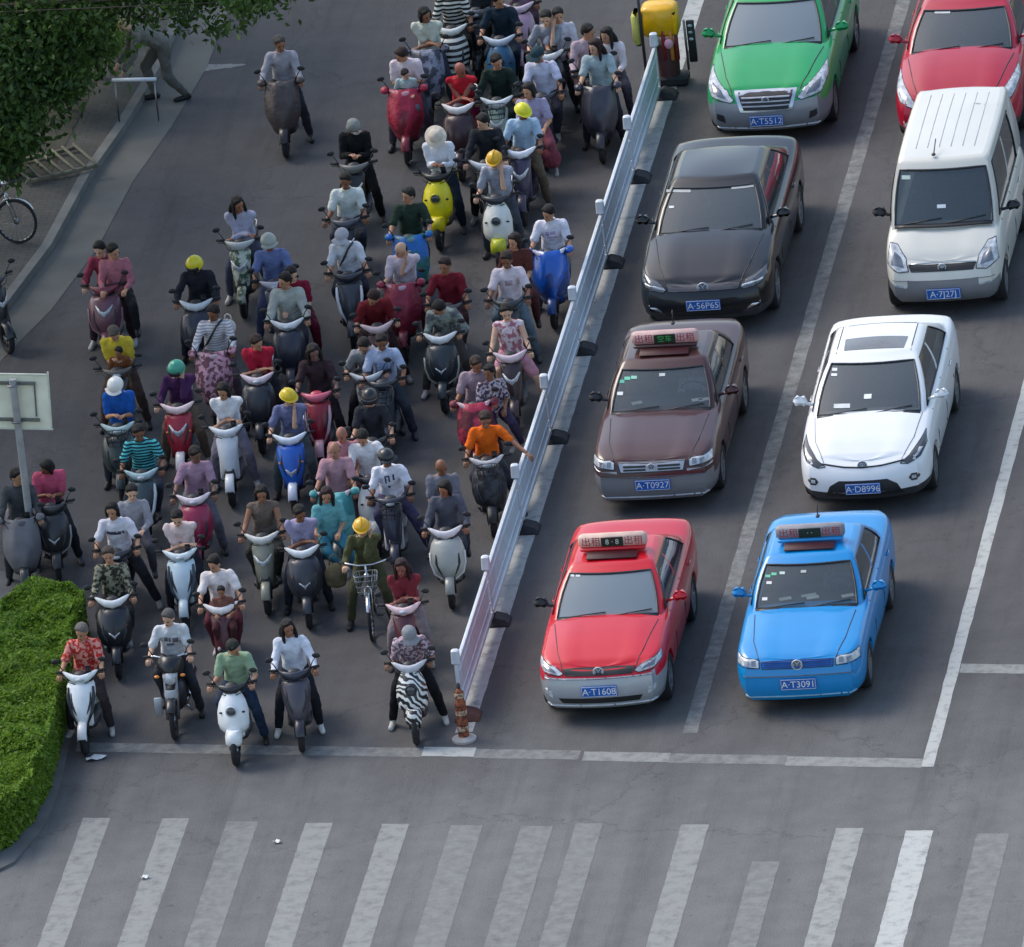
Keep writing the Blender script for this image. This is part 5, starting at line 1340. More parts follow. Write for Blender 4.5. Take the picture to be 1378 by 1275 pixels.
        return Vector((x, q[1], q[2]))
    def wheel(s, x, y, r, sx):
        def tyre():
            mb = MB(); w = .095; mb.lathe([(r-.10, -w), (r-.03, -w-.006), (r-.008, -w+.015), (r, -w+.04), (r, w-.04), (r-.008, w-.015), (r-.03, w+.006), (r-.10, w)], seg=36); return mb.mesh('tyre', angle=40)
        def rim():
            mb = MB(); mb.lathe([(r-.098, .085), (r-.105, .06), (r-.12, .03), (.05, .055), (.03, .075), (.001, .078)], seg=30, closed=False)
            for i in range(7):
                a = 2*math.pi*i/7; mb.tube([(.07, .05*math.cos(a), .05*math.sin(a)), (.078, (r-.11)*math.cos(a), (r-.11)*math.sin(a))], [(.012, .028), (.012, .020)], 6, xax=(1, 0, 0))
            mb.lathe([(r-.098, .088), (r-.108, .09), (r-.108, .06)], seg=30, closed=False); return mb.mesh('rim', angle=40)
        w = ob('wheel', cached(('ct', r), tyre), RUBBER, s.root, (x, y, r)); o = ob('rim', cached(('cr', r), rim), mat('alloy', (.38, .39, .41), rough=.35, metal=.8), w)
        if sx < 0: o.rotation_euler[2] = math.pi
    def side_line(s, pts, sx, r, m_, name):
        out = []
        for y, z in pts:
            h = s.bvh.ray_cast(Vector((sx*3, y, z)), Vector((-sx, 0, 0)))
            if h[0]: out.append(h[0]+Vector((sx*.001, 0, 0)))
        if len(out) > 1: mb = MB(); mb.tube(out, r, 5); ob(name, mb.mesh(name), m_, s.root)
    def drape(s, name, poly, m_, ax='f', off=.006, step=.03, mirror_=False, th=.012, parent=None, smooth=True):
        """polygon in (x,z) front view ('f') or (x,y) plan ('t') laid on the body"""
        if name in ('headlight', 'grille') and ax == 'f': s.line('panel_gap', poly+[poly[0]], .007, BLACKP, ax='f', off=.003, mirror_=mirror_)
        for sg in ((1, -1) if mirror_ else (1,)):
            P = [(x*sg, s.zz(v) if ax == 'f' else v) for x, v in poly]
            xs = [p[0] for p in P]; vs_ = [p[1] for p in P]; x0, x1, v0, v1 = min(xs), max(xs), min(vs_), max(vs_)
            nv = max(2, int((v1-v0)/step)+1); nx = max(2, int((x1-x0)/step)+1)
            G = []
            for j in range(nv+1):
                v = v0+(v1-v0)*min(max(j/nv, .0005), .9995); cr = []
                for (xa, va), (xb, vb_) in zip(P, P[1:]+P[:1]):
                    if (va > v) != (vb_ > v): cr.append(xa+(v-va)*(xb-xa)/(vb_-va))
                if len(cr) < 2: continue
                a, b = min(cr), max(cr); row = []
                for i in range(nx+1):
                    x = a+(b-a)*i/nx
                    if ax == 'f': h = s.bvh.ray_cast(Vector((x, -2, v)), Vector((0, 1, 0)))
                    else: h = s.bvh.ray_cast(Vector((x, v, 3)), Vector((0, 0, -1)))
                    if h[0] is None: row.append(None); continue
                    nrm = h[1]; q = -1 if (ax == 'f' and nrm.y > 0) or (ax == 't' and nrm.z < 0) else 1
                    row.append(h[0]+nrm*q*off)
                # fill misses
                last = next((r for r in row if r is not None), None)
                if last is None: continue
                for i in range(len(row)):
                    if row[i] is None: row[i] = last
                    last = row[i]
                G.append(row)
            if len(G) < 2: continue
            mb = MB(); mb.sheet(G, Vector((0, th, 0)) if ax == 'f' else Vector((0, 0, -th))); o = ob(name, mb.mesh(name, angle=50), m_, parent or s.root)
        return o
    def line(s, name, pts, r, m_, ax='t', off=.001, mirror_=False):
        for sg in ((1, -1) if mirror_ else (1,)):
            out = []
            for (xa, va), (xb, vb_) in zip(pts, pts[1:]):
                for k in range(7):
                    x, v = xa+(xb-xa)*k/6, va+(vb_-va)*k/6
                    v = s.zz(v) if ax == 'f' else v
                    h = s.bvh.ray_cast(Vector((x*sg, v, 3)), Vector((0, 0, -1))) if ax == 't' else s.bvh.ray_cast(Vector((x*sg, -2, v)), Vector((0, 1, 0)))
                    if h[0]: out.append(h[0]+Vector((0, 0 if ax == 't' else -off, off if ax == 't' else 0)))
            if len(out) > 1: mb = MB(); mb.tube(out, r, 5); ob(name, mb.mesh(name), m_, s.root)
    def front_y(s, x, z):
        h = s.bvh.ray_cast(Vector((x, -2, z)), Vector((0, 1, 0))); return h[0].y if h[0] else 0
    def plate(s, z, text, dy=0):
        z = s.zz(z)
        y = min(s.front_y(x, zz) for x in (-.2, 0, .2) for zz in (z-.05, z, z+.05))-.022+dy
        mb = MB(); mb.box((0, y, z), (.47, .012, .15), .004); o = ob('number_plate', mb.mesh('plate', angle=40), mat('plate_blue', '#1f62b5', rough=.4), s.root)
        t = ob('plate_text', text_mesh(text, .125), mat('plate_white', (.8, .82, .85), rough=.5), o); t.location = (0, y-.0085, z-.004); t.rotation_euler = (R_(90), 0, 0)
        mb = MB(); mb.box((0, y-.0072, z+.066), (.45, .002, .005)); mb.box((0, y-.0072, z-.066), (.45, .002, .005)); mb.box((.224, y-.0072, z), (.005, .002, .128)); mb.box((-.224, y-.0072, z), (.005, .002, .128)); ob('plate_border', mb.mesh('border', smooth=False), mat('plate_white', (.8, .82, .85), rough=.5), o)
    def badge(s, z, r=.06, kind='vw', tilt=.25):
        z = s.zz(z)
        y = s.front_y(0, z)-.018; root = MB(); c = (0, y, z)
        root.tube([(r*math.cos(a), y-.004, z+r*math.sin(a)) for a in np.linspace(0, 6.283, 25)[:-1]], .009, 6, closed=True)
        if kind == 'vw':
            root.tube([(-.55*r, y, z+.75*r), (-.05*r, y, z+.12*r), (0, y, z+.10*r), (.05*r, y, z+.12*r), (.55*r, y, z+.75*r)], .006, 5)
            root.tube([(-.85*r, y, z+.3*r), (-.42*r, y, z-.75*r), (0, y, z-.02*r), (.42*r, y, z-.75*r), (.85*r, y, z+.3*r)], .006, 5)
        elif kind == 'oval':
            root.tube([(.55*r*math.cos(a), y-.002, z+.2*r+.25*r*math.sin(a)) for a in np.linspace(0, 6.283, 17)[:-1]], .006, 5, closed=True); root.tube([(0, y, z-.8*r), (0, y, z+.4*r)], .007, 5)
        else: root.tube([(-.6*r, y, z), (0, y, z+.6*r), (.6*r, y, z), (0, y, z-.6*r)], .007, 5, closed=True)
        o = ob('badge', root.mesh('badge'), BADGE, s.root); mb = MB(); mb.ell((0, y+.006, z), (r*.95, .006, r*.95), None, 20, 6); ob('badge_disc', mb.mesh('disc'), mat('badge_grey', (.16, .18, .22), rough=.3, coat=.5), o)
    def roof_sign(s, base, face, y=None, led='#3fae5a', txt='空车'):
        y = y if y is not None else s.roof[0]+.42; z = s.Hr+.02
        g = empty('taxi_roof_sign', (0, y, z)); g.parent = s.root
        mb = MB(); mb.box((0, .02, .035), (.86, .20, .05), .015); ob('sign_base', mb.mesh('base', angle=50), base, g)
        mb = MB(); mb.box((0, 0.02, .135), (.90, .14, .17), .03); b_ = ob('sign_box', mb.mesh('box', angle=50), face, g)
        mb = MB(); mb.box((0, -.055, .135), (.29, .012, .125), .003); ob('display', mb.mesh('disp', angle=40), mat('display', (.015, .03, .02), rough=.3), g)
        for x, tx, cm, sz in ((-.28, '出租', '#b03a44', .13), (.28, '出租', '#b03a44', .13), (0, txt, led, .10)):
            t = ob('sign_text', text_mesh(tx, sz), mat('sign_letters', cm, rough=.6), g, (x, -.0515 if x else -.0635, .132)); t.rotation_euler = (R_(90), 0, 0)
        mb = MB(); mb.box((0, -.19, .006), (.66, .20, .022), .005, Matrix.Rotation(.10, 3, 'X')); ob('front_plate', mb.mesh('fp', angle=40), mat('sign_dark', '#3a0c14', rough=.5) if base is s.P else base, g)
    def sticker(s, x, t, w_=.09, h_=.07, col=(.75, .78, .76)):
        a = [s.on_glass(s.CR, x-w_/2, t), s.on_glass(s.CR, x+w_/2, t), s.on_glass(s.CR, x+w_/2, t+h_), s.on_glass(s.CR, x-w_/2, t+h_)]
        n = (a[1]-a[0]).cross(a[3]-a[0]).normalized(); n = n if n.y < 0 else -n
        mb = MB(); mb.sheet([[a[0]+n*.006, a[1]+n*.006], [a[3]+n*.006, a[2]+n*.006]], -n*.002); ob('sticker', mb.mesh('sticker', smooth=False), mat('sticker', col, rough=.6), s.root)
    def paper(s, x, y, w_=.16, d=.10, col=(.75, .76, .74)):
        mb = MB(); mb.box((x, y, .965), (w_, d, .012), .003, Matrix.Rotation(.3, 3, 'Z')); ob('paper_on_dashboard', mb.mesh('paper', smooth=False), mat('paper', col, rough=.8), s.root)
def bumper_trim(c, z, m_, r=.012, x=.72):
    pts = [(-x+2*x*i/16, z) for i in range(17)]; c.line('bumper_trim', pts, r, m_, ax='f', off=.004)
SILV = mat('silver_trim', (.42, .44, .47), rough=.35, metal=.4, coat=.3)
GRL = mat('grille', (.02, .02, .022), rough=.5)
def car_red():
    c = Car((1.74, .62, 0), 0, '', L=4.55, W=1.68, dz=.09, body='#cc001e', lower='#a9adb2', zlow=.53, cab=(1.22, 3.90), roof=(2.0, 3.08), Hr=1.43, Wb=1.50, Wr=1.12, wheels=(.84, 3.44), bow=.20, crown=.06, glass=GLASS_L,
            S=[(0, .64), (.15, .72), (.5, .80), (1.2, .93), (1.6, .95), (3.6, 1.03), (4.3, 1.08), (4.55, 1.02)])
    tag(c.root, 'bright red taxi with silver lower bumper and roof sign, first in the lane beside the guard fence', 'car')
    tag(c.root, 'bright red taxi with silver bumper, first in the lane beside the guard fence', 'car')
    c.drape('headlight', [(.46, .60), (.54, .655), (.78, .72), (.80, .65), (.70, .59), (.52, .575)], LENS, mirror_=True)
    c.drape('lamp_bowl', [(.56, .60), (.60, .645), (.73, .675), (.71, .62)], mat('lamp_bowl', (.22, .23, .25), rough=.15, metal=.6), off=.012, mirror_=True)
    c.drape('grille', [(-.43, .575), (.43, .575), (.47, .645), (-.47, .645)], GRL, step=.04)
    c.badge(.615, .062); c.plate(.42, 'A·T1608')
    bumper_trim(c, .54, SILV); bumper_trim(c, .245, mat('silver_trim', (.6, .62, .65), rough=.3, metal=.3), .014)
    c.drape('lower_grille', [(-.5, .28), (.5, .28), (.55, .34), (-.55, .34)], GRL, step=.05)
    c.drape('fog_lamp', [(.62, .34), (.72, .36), (.72, .43), (.62, .42)], LENS, mirror_=True)
    c.line('bonnet_seam', [(.47, .12), (.56, .45), (.68, 1.2)], .006, BLACKP, mirror_=True)
    for sx in (0, 1): c.mir[0].material_slots[0].material = BLACKP
    c.roof_sign(c.P, mat('sign_face', '#d8b8a8', rough=.5), txt='8 · 8', led='#d9d9cf')
    for x, t in ((-.5, .80), (-.42, .80)): c.sticker(x, t, .06, .05)
def santana(loc, body, lower, label, silver_grille, **k):
    c = Car(loc, k.get('rz', 0), '', L=4.55, W=1.70, dz=.05, body=body, lower=lower, zlow=.47, n=10, cab=(1.28, 3.80), roof=(1.98, 3.14), Hr=1.42, Wb=1.50, Wr=1.16, wheels=(.88, 3.50), bow=.10, crown=.05, rake=.08,
            S=[(0, .68), (.1, .73), (.4, .80), (1.25, .90), (1.6, .92), (3.6, 1.0), (4.2, 1.03), (4.48, 1.01), (4.55, .98)], pillars=(.46, .50), metal=k.get('metal', 0))
    tag(c.root, label, 'car')
    c.drape('headlight', [(.50, .60), (.50, .69), (.79, .72), (.80, .61)], LENS, mirror_=True)
    mb = BLACKP
    for x in (.57, .67): c.drape('lamp_bulb', [(x-.028, .625), (x+.028, .625), (x+.028, .68), (x-.028, .68)], mat('lamp_bowl', (.30, .32, .34), rough=.15, metal=.6), off=.012, mirror_=True)
    if silver_grille:
        c.drape('grille', [(-.42, .56), (.42, .56), (.45, .675), (-.45, .675)], SILV, step=.05)
        for z in (.585, .625): 
            for sg in (-1, 1): c.drape('grille_slot', [(sg*.08, z-.010), (sg*.38, z-.010), (sg*.38, z+.012), (sg*.08, z+.012)], GRL, off=.012, step=.1)
        c.badge(.62, .05)
        c.drape('lamp_surround', [(.47, .545), (.47, .585), (.79, .60), (.79, .56)], SILV, mirror_=True)
    else:
        c.drape('grille', [(-.46, .59), (.46, .59), (.47, .675), (-.47, .675)], mat('blue_grille', '#1263b8', rough=.4), step=.05)
        for z in (.61, .635, .66): c.drape('grille_slot', [(-.44, z-.006), (.44, z-.006), (.44, z+.004), (-.44, z+.004)], mat('grille_shadow', '#0c3f80', rough=.5), off=.012, step=.1)
        c.badge(.635, .065)
    c.plate(.41, k.get('plate', 'A·T2006'))
    bumper_trim(c, .50, mat('bumper_groove', (.12, .13, .15), rough=.6), .007)
    bumper_trim(c, .25, mat('silver_trim', (.6, .62, .65), rough=.3, metal=.3) if silver_grille else mat('rub', (.30, .5, .62), rough=.4), .011)
    c.line('bonnet_seam', [(.50, .10), (.60, .5), (.66, 1.24)], .006, BLACKP, mirror_=True)
    mb = MB(); mb.tube([(0, 3.2, 1.45), (.0, 3.26, 1.62)], .008, 6); mb.box((0, 3.2, 1.455), (.05, .08, .03), .01); ob('aerial', mb.mesh('aerial'), BLACKP, c.root)
    for sx in (-1, 1):
        for yy in (c.cab[0]+1.0,): pass
    return c
def car_blue():
    c = santana((4.34, .62, 0), '#008ace', None, 'light blue taxi with patterned number lamps, nearest the stop line in the right lane', False, plate='A·T3091')
    tag(c.root, 'bright blue boxy taxi standing first in the lane beside the solid white line', 'car')
    c.roof_sign(c.P, mat('sign_face', '#8f8c92', rough=.5), txt='· ·', led='#cfd6d6')
    for x, t, cc in ((-.55, .22, (.8, .8, .78)), (-.52, .62, (.15, .55, .35)), (-.44, .66, (.15, .55, .35)), (-.33, .68, (.6, .75, .65)), (-.50, .5, (.75, .75, .72)), (-.05, .7, (.5, .5, .5))): c.sticker(x, t, .07, .05, cc)
    for x in (-.3, .06, .52): c.paper(x, 1.62)
    c.paper(.0, 1.7, .2, .08)
def car_brown():
    c = santana((1.60, 7.72, 0), '#42201e', '#8b8c8f', 'x', True, plate='A·T0927')
    tag(c.root, 'dark maroon taxi with silver grille and green lit roof display behind the red taxi', 'car')
    c.roof_sign(c.P, mat('sign_face', '#c9a4a0', rough=.5))
    for x, t, cc in ((-.55, .60, (.1, .5, .35)), (-.47, .66, (.15, .6, .42)), (-.38, .68, (.3, .65, .5)), (-.56, .38, (.75, .78, .76)), (0, .72, (.6, .62, .6))): c.sticker(x, t, .08, .06, cc)
    for x in (.46, .55, -.35): c.paper(x, 1.62, .14, .1)
    c.mir[0].material_slots[0].material = BLACKP
def car_white():
    c = Car((4.46, 7.28, 0), 0, '', L=4.62, W=1.77, dz=.08, body='#e9ebec', zlow=.1, cab=(1.06, 4.15), roof=(2.16, 3.30), Hr=1.47, Wb=1.56, Wr=1.16, wheels=(.93, 3.63), bow=.30, crown=.07, rake=.16,
            S=[(0, .62), (.15, .69), (.5, .80), (1.2, .95), (1.6, .98), (3.6, 1.06), (4.3, 1.10), (4.62, 1.02)], glass=GLASS_D)
    tag(c.root, 'white sedan with a sunroof and wide dark lower grille behind the blue taxi', 'car')
    c.drape('headlight', [(.50, .59), (.62, .66), (.80, .80), (.83, .72), (.76, .63), (.60, .575)], mat('smoked_lens', (.05, .055, .06), rough=.1, coat=1), mirror_=True)
    c.drape('lamp_lens', [(.66, .615), (.72, .63), (.78, .70), (.74, .70)], LENS, off=.014, mirror_=True)
    c.line('upper_grille', [(0, .575), (.25, .585), (.55, .62)], .012, GRL, ax='f', off=.004, mirror_=True)
    c.badge(.60, .06, 'oval')
    c.drape('lower_grille', [(-.52, .27), (.52, .27), (.45, .39), (.32, .45), (-.32, .45), (-.45, .39)], GRL, step=.04)
    c.plate(.37, 'A·D8996'); c.drape('fog_lamp_bezel', [(.60, .43), (.64, .395), (.71, .395), (.75, .43), (.71, .47), (.64, .47)], GRL, mirror_=True); c.drape('fog_lamp', [(.64, .415), (.70, .415), (.70, .45), (.64, .45)], LENS, off=.012, mirror_=True)
    c.drape('sunroof', [(-.40, 2.30), (.40, 2.30), (.42, 2.68), (-.42, 2.68)], mat('sunroof_glass', (.12, .105, .085), rough=.12, coat=1), ax='t', step=.06)
    for sx in (-1, 1): c.line('roof_seam', [(sx*.50, 2.25), (sx*.50, 3.35)], .007, BLACKP)
    c.line('roof_rear_seam', [(-.46, 3.36), (.46, 3.36)], .006, BLACKP)
    c.line('bonnet_seam', [(.52, .22), (.66, .6), (.72, 1.2)], .006, mat('seam', (.25, .25, .26)), mirror_=True)
    c.sticker(-.50, .74, .07, .05); c.sticker(-.50, .66, .08, .04); c.sticker(-.36, .18, .22, .06); c.sticker(-.02, .30, .10, .07)
def car_black():
    c = Car((1.55, 14.05, 0), 0, '', L=4.85, W=1.84, dz=.04, body='#101114', metal=0, zlow=.1, cab=(1.20, 4.30), roof=(2.12, 3.40), Hr=1.47, Wb=1.60, Wr=1.18, wheels=(.95, 3.76), wr=.33, bow=.22, crown=.07,
            S=[(0, .64), (.15, .72), (.5, .81), (1.2, .95), (1.6, .98), (3.6, 1.02), (4.5, 1.09), (4.85, 1.02)], glass=GLASS_D, rough=.25)
    tag(c.root, 'black sedan with round chrome badge between the maroon taxi and the green taxi', 'car')
    c.drape('headlight', [(.50, .61), (.58, .67), (.84, .76), (.86, .68), (.76, .61), (.55, .575)], mat('smoked_lens', (.10, .11, .12), rough=.08, coat=1), mirror_=True)
    c.drape('lamp_strip', [(.52, .60), (.80, .64), (.80, .665), (.54, .625)], LENS, off=.014, mirror_=True)
    c.drape('grille', [(-.48, .585), (.48, .585), (.50, .655), (-.50, .655)], mat('grille', (.09, .09, .10), rough=.35, metal=.5), step=.05)
    c.badge(.625, .07); c.plate(.43, 'A·56P65'); c.drape('fog_lamp', [(.58, .33), (.76, .38), (.76, .41), (.60, .375)], CHROME, mirror_=True)
    c.drape('lower_grille', [(-.5, .28), (.5, .28), (.55, .34), (-.55, .34)], GRL, step=.05)
    c.line('bonnet_seam', [(.50, .15), (.62, .5), (.74, 1.22)], .007, GRL, mirror_=True)
    c.sticker(-.48, .78, .34, .05, (.45, .47, .46)); c.sticker(.40, .80, .30, .04, (.45, .47, .46)); c.sticker(-.56, .50, .07, .04)
def car_green():
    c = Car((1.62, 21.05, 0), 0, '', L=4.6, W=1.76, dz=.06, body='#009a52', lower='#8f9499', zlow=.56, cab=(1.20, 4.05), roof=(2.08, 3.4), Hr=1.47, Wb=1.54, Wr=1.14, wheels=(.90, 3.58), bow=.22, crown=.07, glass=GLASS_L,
            S=[(0, .66), (.15, .74), (.5, .82), (1.2, .95), (1.6, .98), (3.6, 1.02), (4.2, 1.04), (4.6, .95)])
    tag(c.root, 'green taxi with silver bumper and chrome framed grille beside the yellow warning barrel', 'car')
    c.drape('headlight', [(.44, .60), (.54, .70), (.80, .84), (.84, .74), (.76, .62), (.50, .57)], LENS, mirror_=True)
    c.drape('lamp_bowl', [(.56, .62), (.62, .70), (.76, .76), (.74, .66)], mat('lamp_bowl', (.22, .23, .25), rough=.15, metal=.6), off=.012, mirror_=True)
    c.drape('grille_frame', [(-.36, .46), (.36, .46), (.44, .70), (-.44, .70)], CHROME, step=.05); c.drape('grille', [(-.31, .485), (.31, .485), (.385, .675), (-.385, .675)], GRL, off=.014, step=.05)
    for z in (.525, .57, .62): c.drape('grille_bar', [(-.33, z-.007), (.33, z-.007), (.34, z+.007), (-.34, z+.007)], SILV, off=.022, step=.1)
    c.badge(.60, .045, 'z'); c.plate(.36, 'A·T5512', -.01); bumper_trim(c, .25, mat('silver_trim', (.6, .62, .65), rough=.3, metal=.3), .014)
    c.drape('fog_lamp', [(.58, .33), (.70, .36), (.70, .44), (.60, .42)], GRL, mirror_=True)
    c.line('bonnet_seam', [(.46, .15), (.58, .5), (.72, 1.22)], .007, BLACKP, mirror_=True)
    c.roof_sign(c.P, mat('sign_face', '#c9a4a0', rough=.5), y=2.6)
def car_redsedan():
    c = Car((4.34, 20.35, 0), 0, '', L=4.6, W=1.78, dz=.06, body='#b01030', zlow=.1, cab=(1.22, 4.10), roof=(2.10, 3.45), Hr=1.46, Wb=1.58, Wr=1.18, wheels=(.93, 3.6), bow=.30, crown=.08, rake=.16,
            S=[(0, .64), (.15, .72), (.5, .82), (1.2, .97), (1.6, 1.0), (3.6, 1.03), (4.3, 1.04), (4.6, .95)], glass=GLASS_D)
    tag(c.root, 'crimson sedan partly hidden behind the white minivan in the right lane', 'car')
    c.drape('headlight', [(.50, .60), (.60, .68), (.82, .86), (.86, .76), (.78, .64), (.60, .585)], LENS, mirror_=True)
    c.drape('grille', [(-.40, .56), (.40, .56), (.44, .62), (-.44, .62)], GRL); c.badge(.60, .05, 'oval'); c.plate(.36, 'A·K3178'); c.drape('fog_lamp', [(.64, .34), (.74, .36), (.74, .42), (.64, .40)], LENS, mirror_=True)
    c.line('bonnet_seam', [(.50, .2), (.62, .6), (.74, 1.22)], .007, GRL, mirror_=True)
    c.sticker(-.30, .80, .22, .05, (.6, .62, .62)); c.paper(-.12, 1.6, .22, .07)
def van():
    c = Car((4.80, 14.25, 0), 0, '', L=4.05, W=1.62, van=True, body='#d4d2c8', lower='#8d9094', zlow=.50, cab=(.62, 4.0), roof=(1.18, 3.92), Hr=1.86, Wb=1.50, Wr=1.26, wheels=(.62, 3.15), wr=.29, bow=.14, crown=.05, rake=.14,
            S=[(0, .74), (.15, .84), (.4, .95), (.62, 1.03), (1.0, 1.06), (3.6, 1.06), (4.05, 1.04)], pillars=(.40, .43), rearp=.72, glass=GLASS_D)
    c.root.name = 'minivan'; tag(c.root, 'silver white minivan with ribbed roof and black mirrors behind the white sedan', 'minivan')
    c.drape('headlight', [(.46, .66), (.50, .80), (.62, .93), (.72, .95), (.76, .72), (.60, .65)], LENS, mirror_=True)
    c.drape('lamp_bowl', [(.52, .70), (.56, .80), (.66, .86), (.70, .72)], mat('lamp_bowl', (.22, .23, .25), rough=.15, metal=.6), off=.012, mirror_=True)
    c.drape('grille', [(-.42, .655), (.42, .655), (.46, .725), (-.46, .725)], GRL); c.line('grille_chrome', [(-.46, .74), (.46, .74)], .012, CHROME, ax='f', off=.01); c.badge(.70, .05, 'oval')
    c.plate(.36, 'A·7J27J'); c.drape('fog_lamp', [(.50, .44), (.66, .46), (.66, .49), (.50, .475)], LENS, mirror_=True)
    bumper_trim(c, .54, mat('seam', (.2, .2, .22)), .006, .7)
    for x in (-.40, -.24, -.08, .08, .24, .40): c.line('roof_rib', [(x, 1.6), (x, 3.6)], .006, mat('rib', (.42, .43, .44), rough=.5))
    for x in (-.12,): mb = MB(); mb.tube([(x, 1.28, 1.88), (x+.01, 1.55, 2.0)], .008, 6); mb.ell((x, 1.27, 1.885), (.03, .04, .02)); ob('aerial', mb.mesh('aerial'), BLACKP, c.root)
    for m_ in c.mir: m_.material_slots[0].material = BLACKP
    for sx in (-1, 1):
        for yy in (1.95, 2.95): c.side_line([(yy, .4), (yy, 1.0)], sx, .006, BLACKP, 'door_seam')
    c.sticker(-.50, .72, .12, .06, (.5, .6, .55)); c.sticker(-.02, .30, .12, .05, (.7, .75, .8))
for f_ in (car_red, car_blue, car_brown, car_white, car_black, car_green, car_redsedan, van): f_()
# ------------------------------------------------------------ the riders, placed at the spots where their heads are seen
CNT = [0]
def place(hx, hy, rz, h, back):
    g = gnd(hx, hy, h); a = R_(rz)
    return (g[0]+back*math.sin(a), g[1]-back*math.cos(a), 0.0), a
def rider(hx, hy, kind, shirt, pants, pl, sl=None, sc=None, rz=4, scale=.97, vehicle=None, h=None, **k):
    CNT[0] += 1; seed = k.pop('seed', CNT[0]*7+3)
    if kind == 'ride' and CNT[0] % 5 == 2: kind = 'chin'
    elif kind == 'ride' and CNT[0] % 7 == 3: kind = 'phone'
    elif kind == 'ride' and CNT[0] % 4 == 1: kind = 'right'
    hh = h or {'bow': 1.24, 'arms': 1.38}.get(kind, 1.43)*scale
    back = {'bow': -.18, 'arms': -.04}.get(kind, .04)
    loc, a = place(hx, hy, rz, hh, back)
    z = .0; loc2 = (loc[0], loc[1], z)
    person(loc2, a, kind, seed, shirt, pants, pl, scale=scale, **k)
    if sl:
        if vehicle == 'moto': motorbike(loc, a, sl)
        elif vehicle == 'bike': bicycle(loc, a, sl, **(sc or {}))
        else: scooter(loc, a, sl, group=None, **(sc or {}))
    return loc, a
def rear(hx, hy, kind, shirt, pants, pl, rz=4, scale=.95, h=None, **k):
    """someone riding pillion or standing, placed by the head alone"""
    CNT[0] += 1; seed = k.pop('seed', CNT[0]*7+3)
    loc, a = place(hx, hy, rz, h or 1.46*scale, .04)
    if kind == 'child': loc = (loc[0], loc[1], h-1.42*scale)
    person(loc, a, kind, seed, shirt, pants, pl, scale=scale, **k)
FLORAL = lambda a, b, ps=26: cloth(a, pat='noise', col2=b, ps=ps)
STRIPE = lambda a, b, ps=9: cloth(a, pat='stripes', col2=b, ps=ps)
ZEBRA = mat('zebra_vinyl', '#e4e4e0', rough=.4, coat=.3, pat='zebra', col2='#202022', ps=5)
QPINK = mat('quilt', '#c99aa8', rough=.8, pat='noise', col2='#6d4450', ps=16, bump=.8, bs=9)
QDARK = mat('quilt', '#33363f', rough=.5, pat='noise', col2='#1c1d22', ps=10, bump=.8, bs=9)
CAMO = FLORAL('#8f8d78', '#34332c', 17)
# --- front row
rider(108, 853, 'both', '#b3332d', '#3b3436', 'person in a red floral shirt with grey hair on the leftmost white scooter', 'white pointed scooter with dark slashes, leftmost in the front row', dict(body='#dfe2e4', shield='#e9ecee', fender='#d8dadc', bar='#eceeee', shape='vee', accent='#15171a', lamp='none'), rz=2, shirt_m=FLORAL('#b8322c', '#d8958a', 20), haircol='#77706a', hair='short', pr=dict(turn=-.3))
rider(226, 832, 'left', '#dcdfe2', '#33343a', 'grey haired person in a white printed tee on the black motorbike', 'black motorbike with square headlamp between the two white scooters in front', vehicle='moto', rz=4, shirt_m=cloth('#dcdfe2', pat='spots', col2='#c9ccd0', ps=9), haircol='#5c5a58', marks=('#6d6a70', [(-.09, -.04, -.02, .05), (-.03, .0, -.03, .04), (.02, .10, -.04, .03), (-.06, .04, -.09, -.05)]))
rider(311, 868, 'left', '#93ab8d', '#26364c', 'person in a sage green shirt and jeans leaning over a white round scooter', 'white round fronted scooter with black headlamp, ridden by the green shirt', dict(body='#d8dbdd', shield='#eceeef', fender='#eef0f0', bar='#24262a', shape='round', lamp='round'), rz=2, haircol='#14201c', pr=dict(nod=.45, lean=.2))
rider(391, 850, 'both', '#d5dae6', '#20222a', 'woman with long black hair in a white blouse, front row', 'dark plum grey scooter with slim shield under the white blouse', dict(body='#2b2b33', shield='#4a4650', fender='#2b2b33', bar='#2d3240', shape='vee', lamp='none'), rz=8, hair='long', sleeve='long', shoe='#cfcfcb')
rider(549, 866, 'bow', '#c4b9c2', '#17171b', 'person bowing low in a grey cap over the zebra patterned scooter', 'scooter covered in black and white zebra pattern, rightmost of the front row', dict(body='#232429', shield=ZEBRA, fender=ZEBRA, bar='#c9c9cf', shape='round', lamp='round'), rz=6, shirt_m=FLORAL('#cbb6c0', '#6e5a66', 24), hat='cap', hatcol='#8f9094', shoe='#b9b9b4')
# --- second row
rider(148, 753, 'ride', '#8b8975', '#26272b', 'person in a camouflage shirt above the red floral rider', 'black scooter with white crescent bar carrying the camouflage rider', dict(body='#1d1f24', shield='#202329', bar='#e9eae8', shape='broad', lamp='vlamp'), rz=6, shirt_m=CAMO, haircol='#4b4038', sleeve='long')
rider(240, 698, 'arms', '#dcc8c5', '#2c2c34', 'person in a pale pink tee resting arms on a pale blue scooter', 'pale icy blue scooter with a long pointed shield and white bar', dict(body='#b7c4cc', shield='#d3e4ea', fender='#c6d8e0', bar='#e9f1f2', shape='vee', accent='#2d3a44', lamp='none'), rz=5)
rider(294, 762, 'ride', '#e0d8d6', '#5c2b33', 'woman in a white tee and maroon trousers behind a small child', 'maroon scooter with white crescent bar carrying a woman and child', dict(body='#4f262c', shield='#5c2d33', bar='#efe9e6', shape='slim', lamp='none'), rz=6, pr=dict(turn=-.5), hair='bun')
rear(298, 798, 'child', '#7d5348', '#4c2d2e', 'small child in a brown top standing in front of the woman', rz=6, scale=.62, h=1.20)
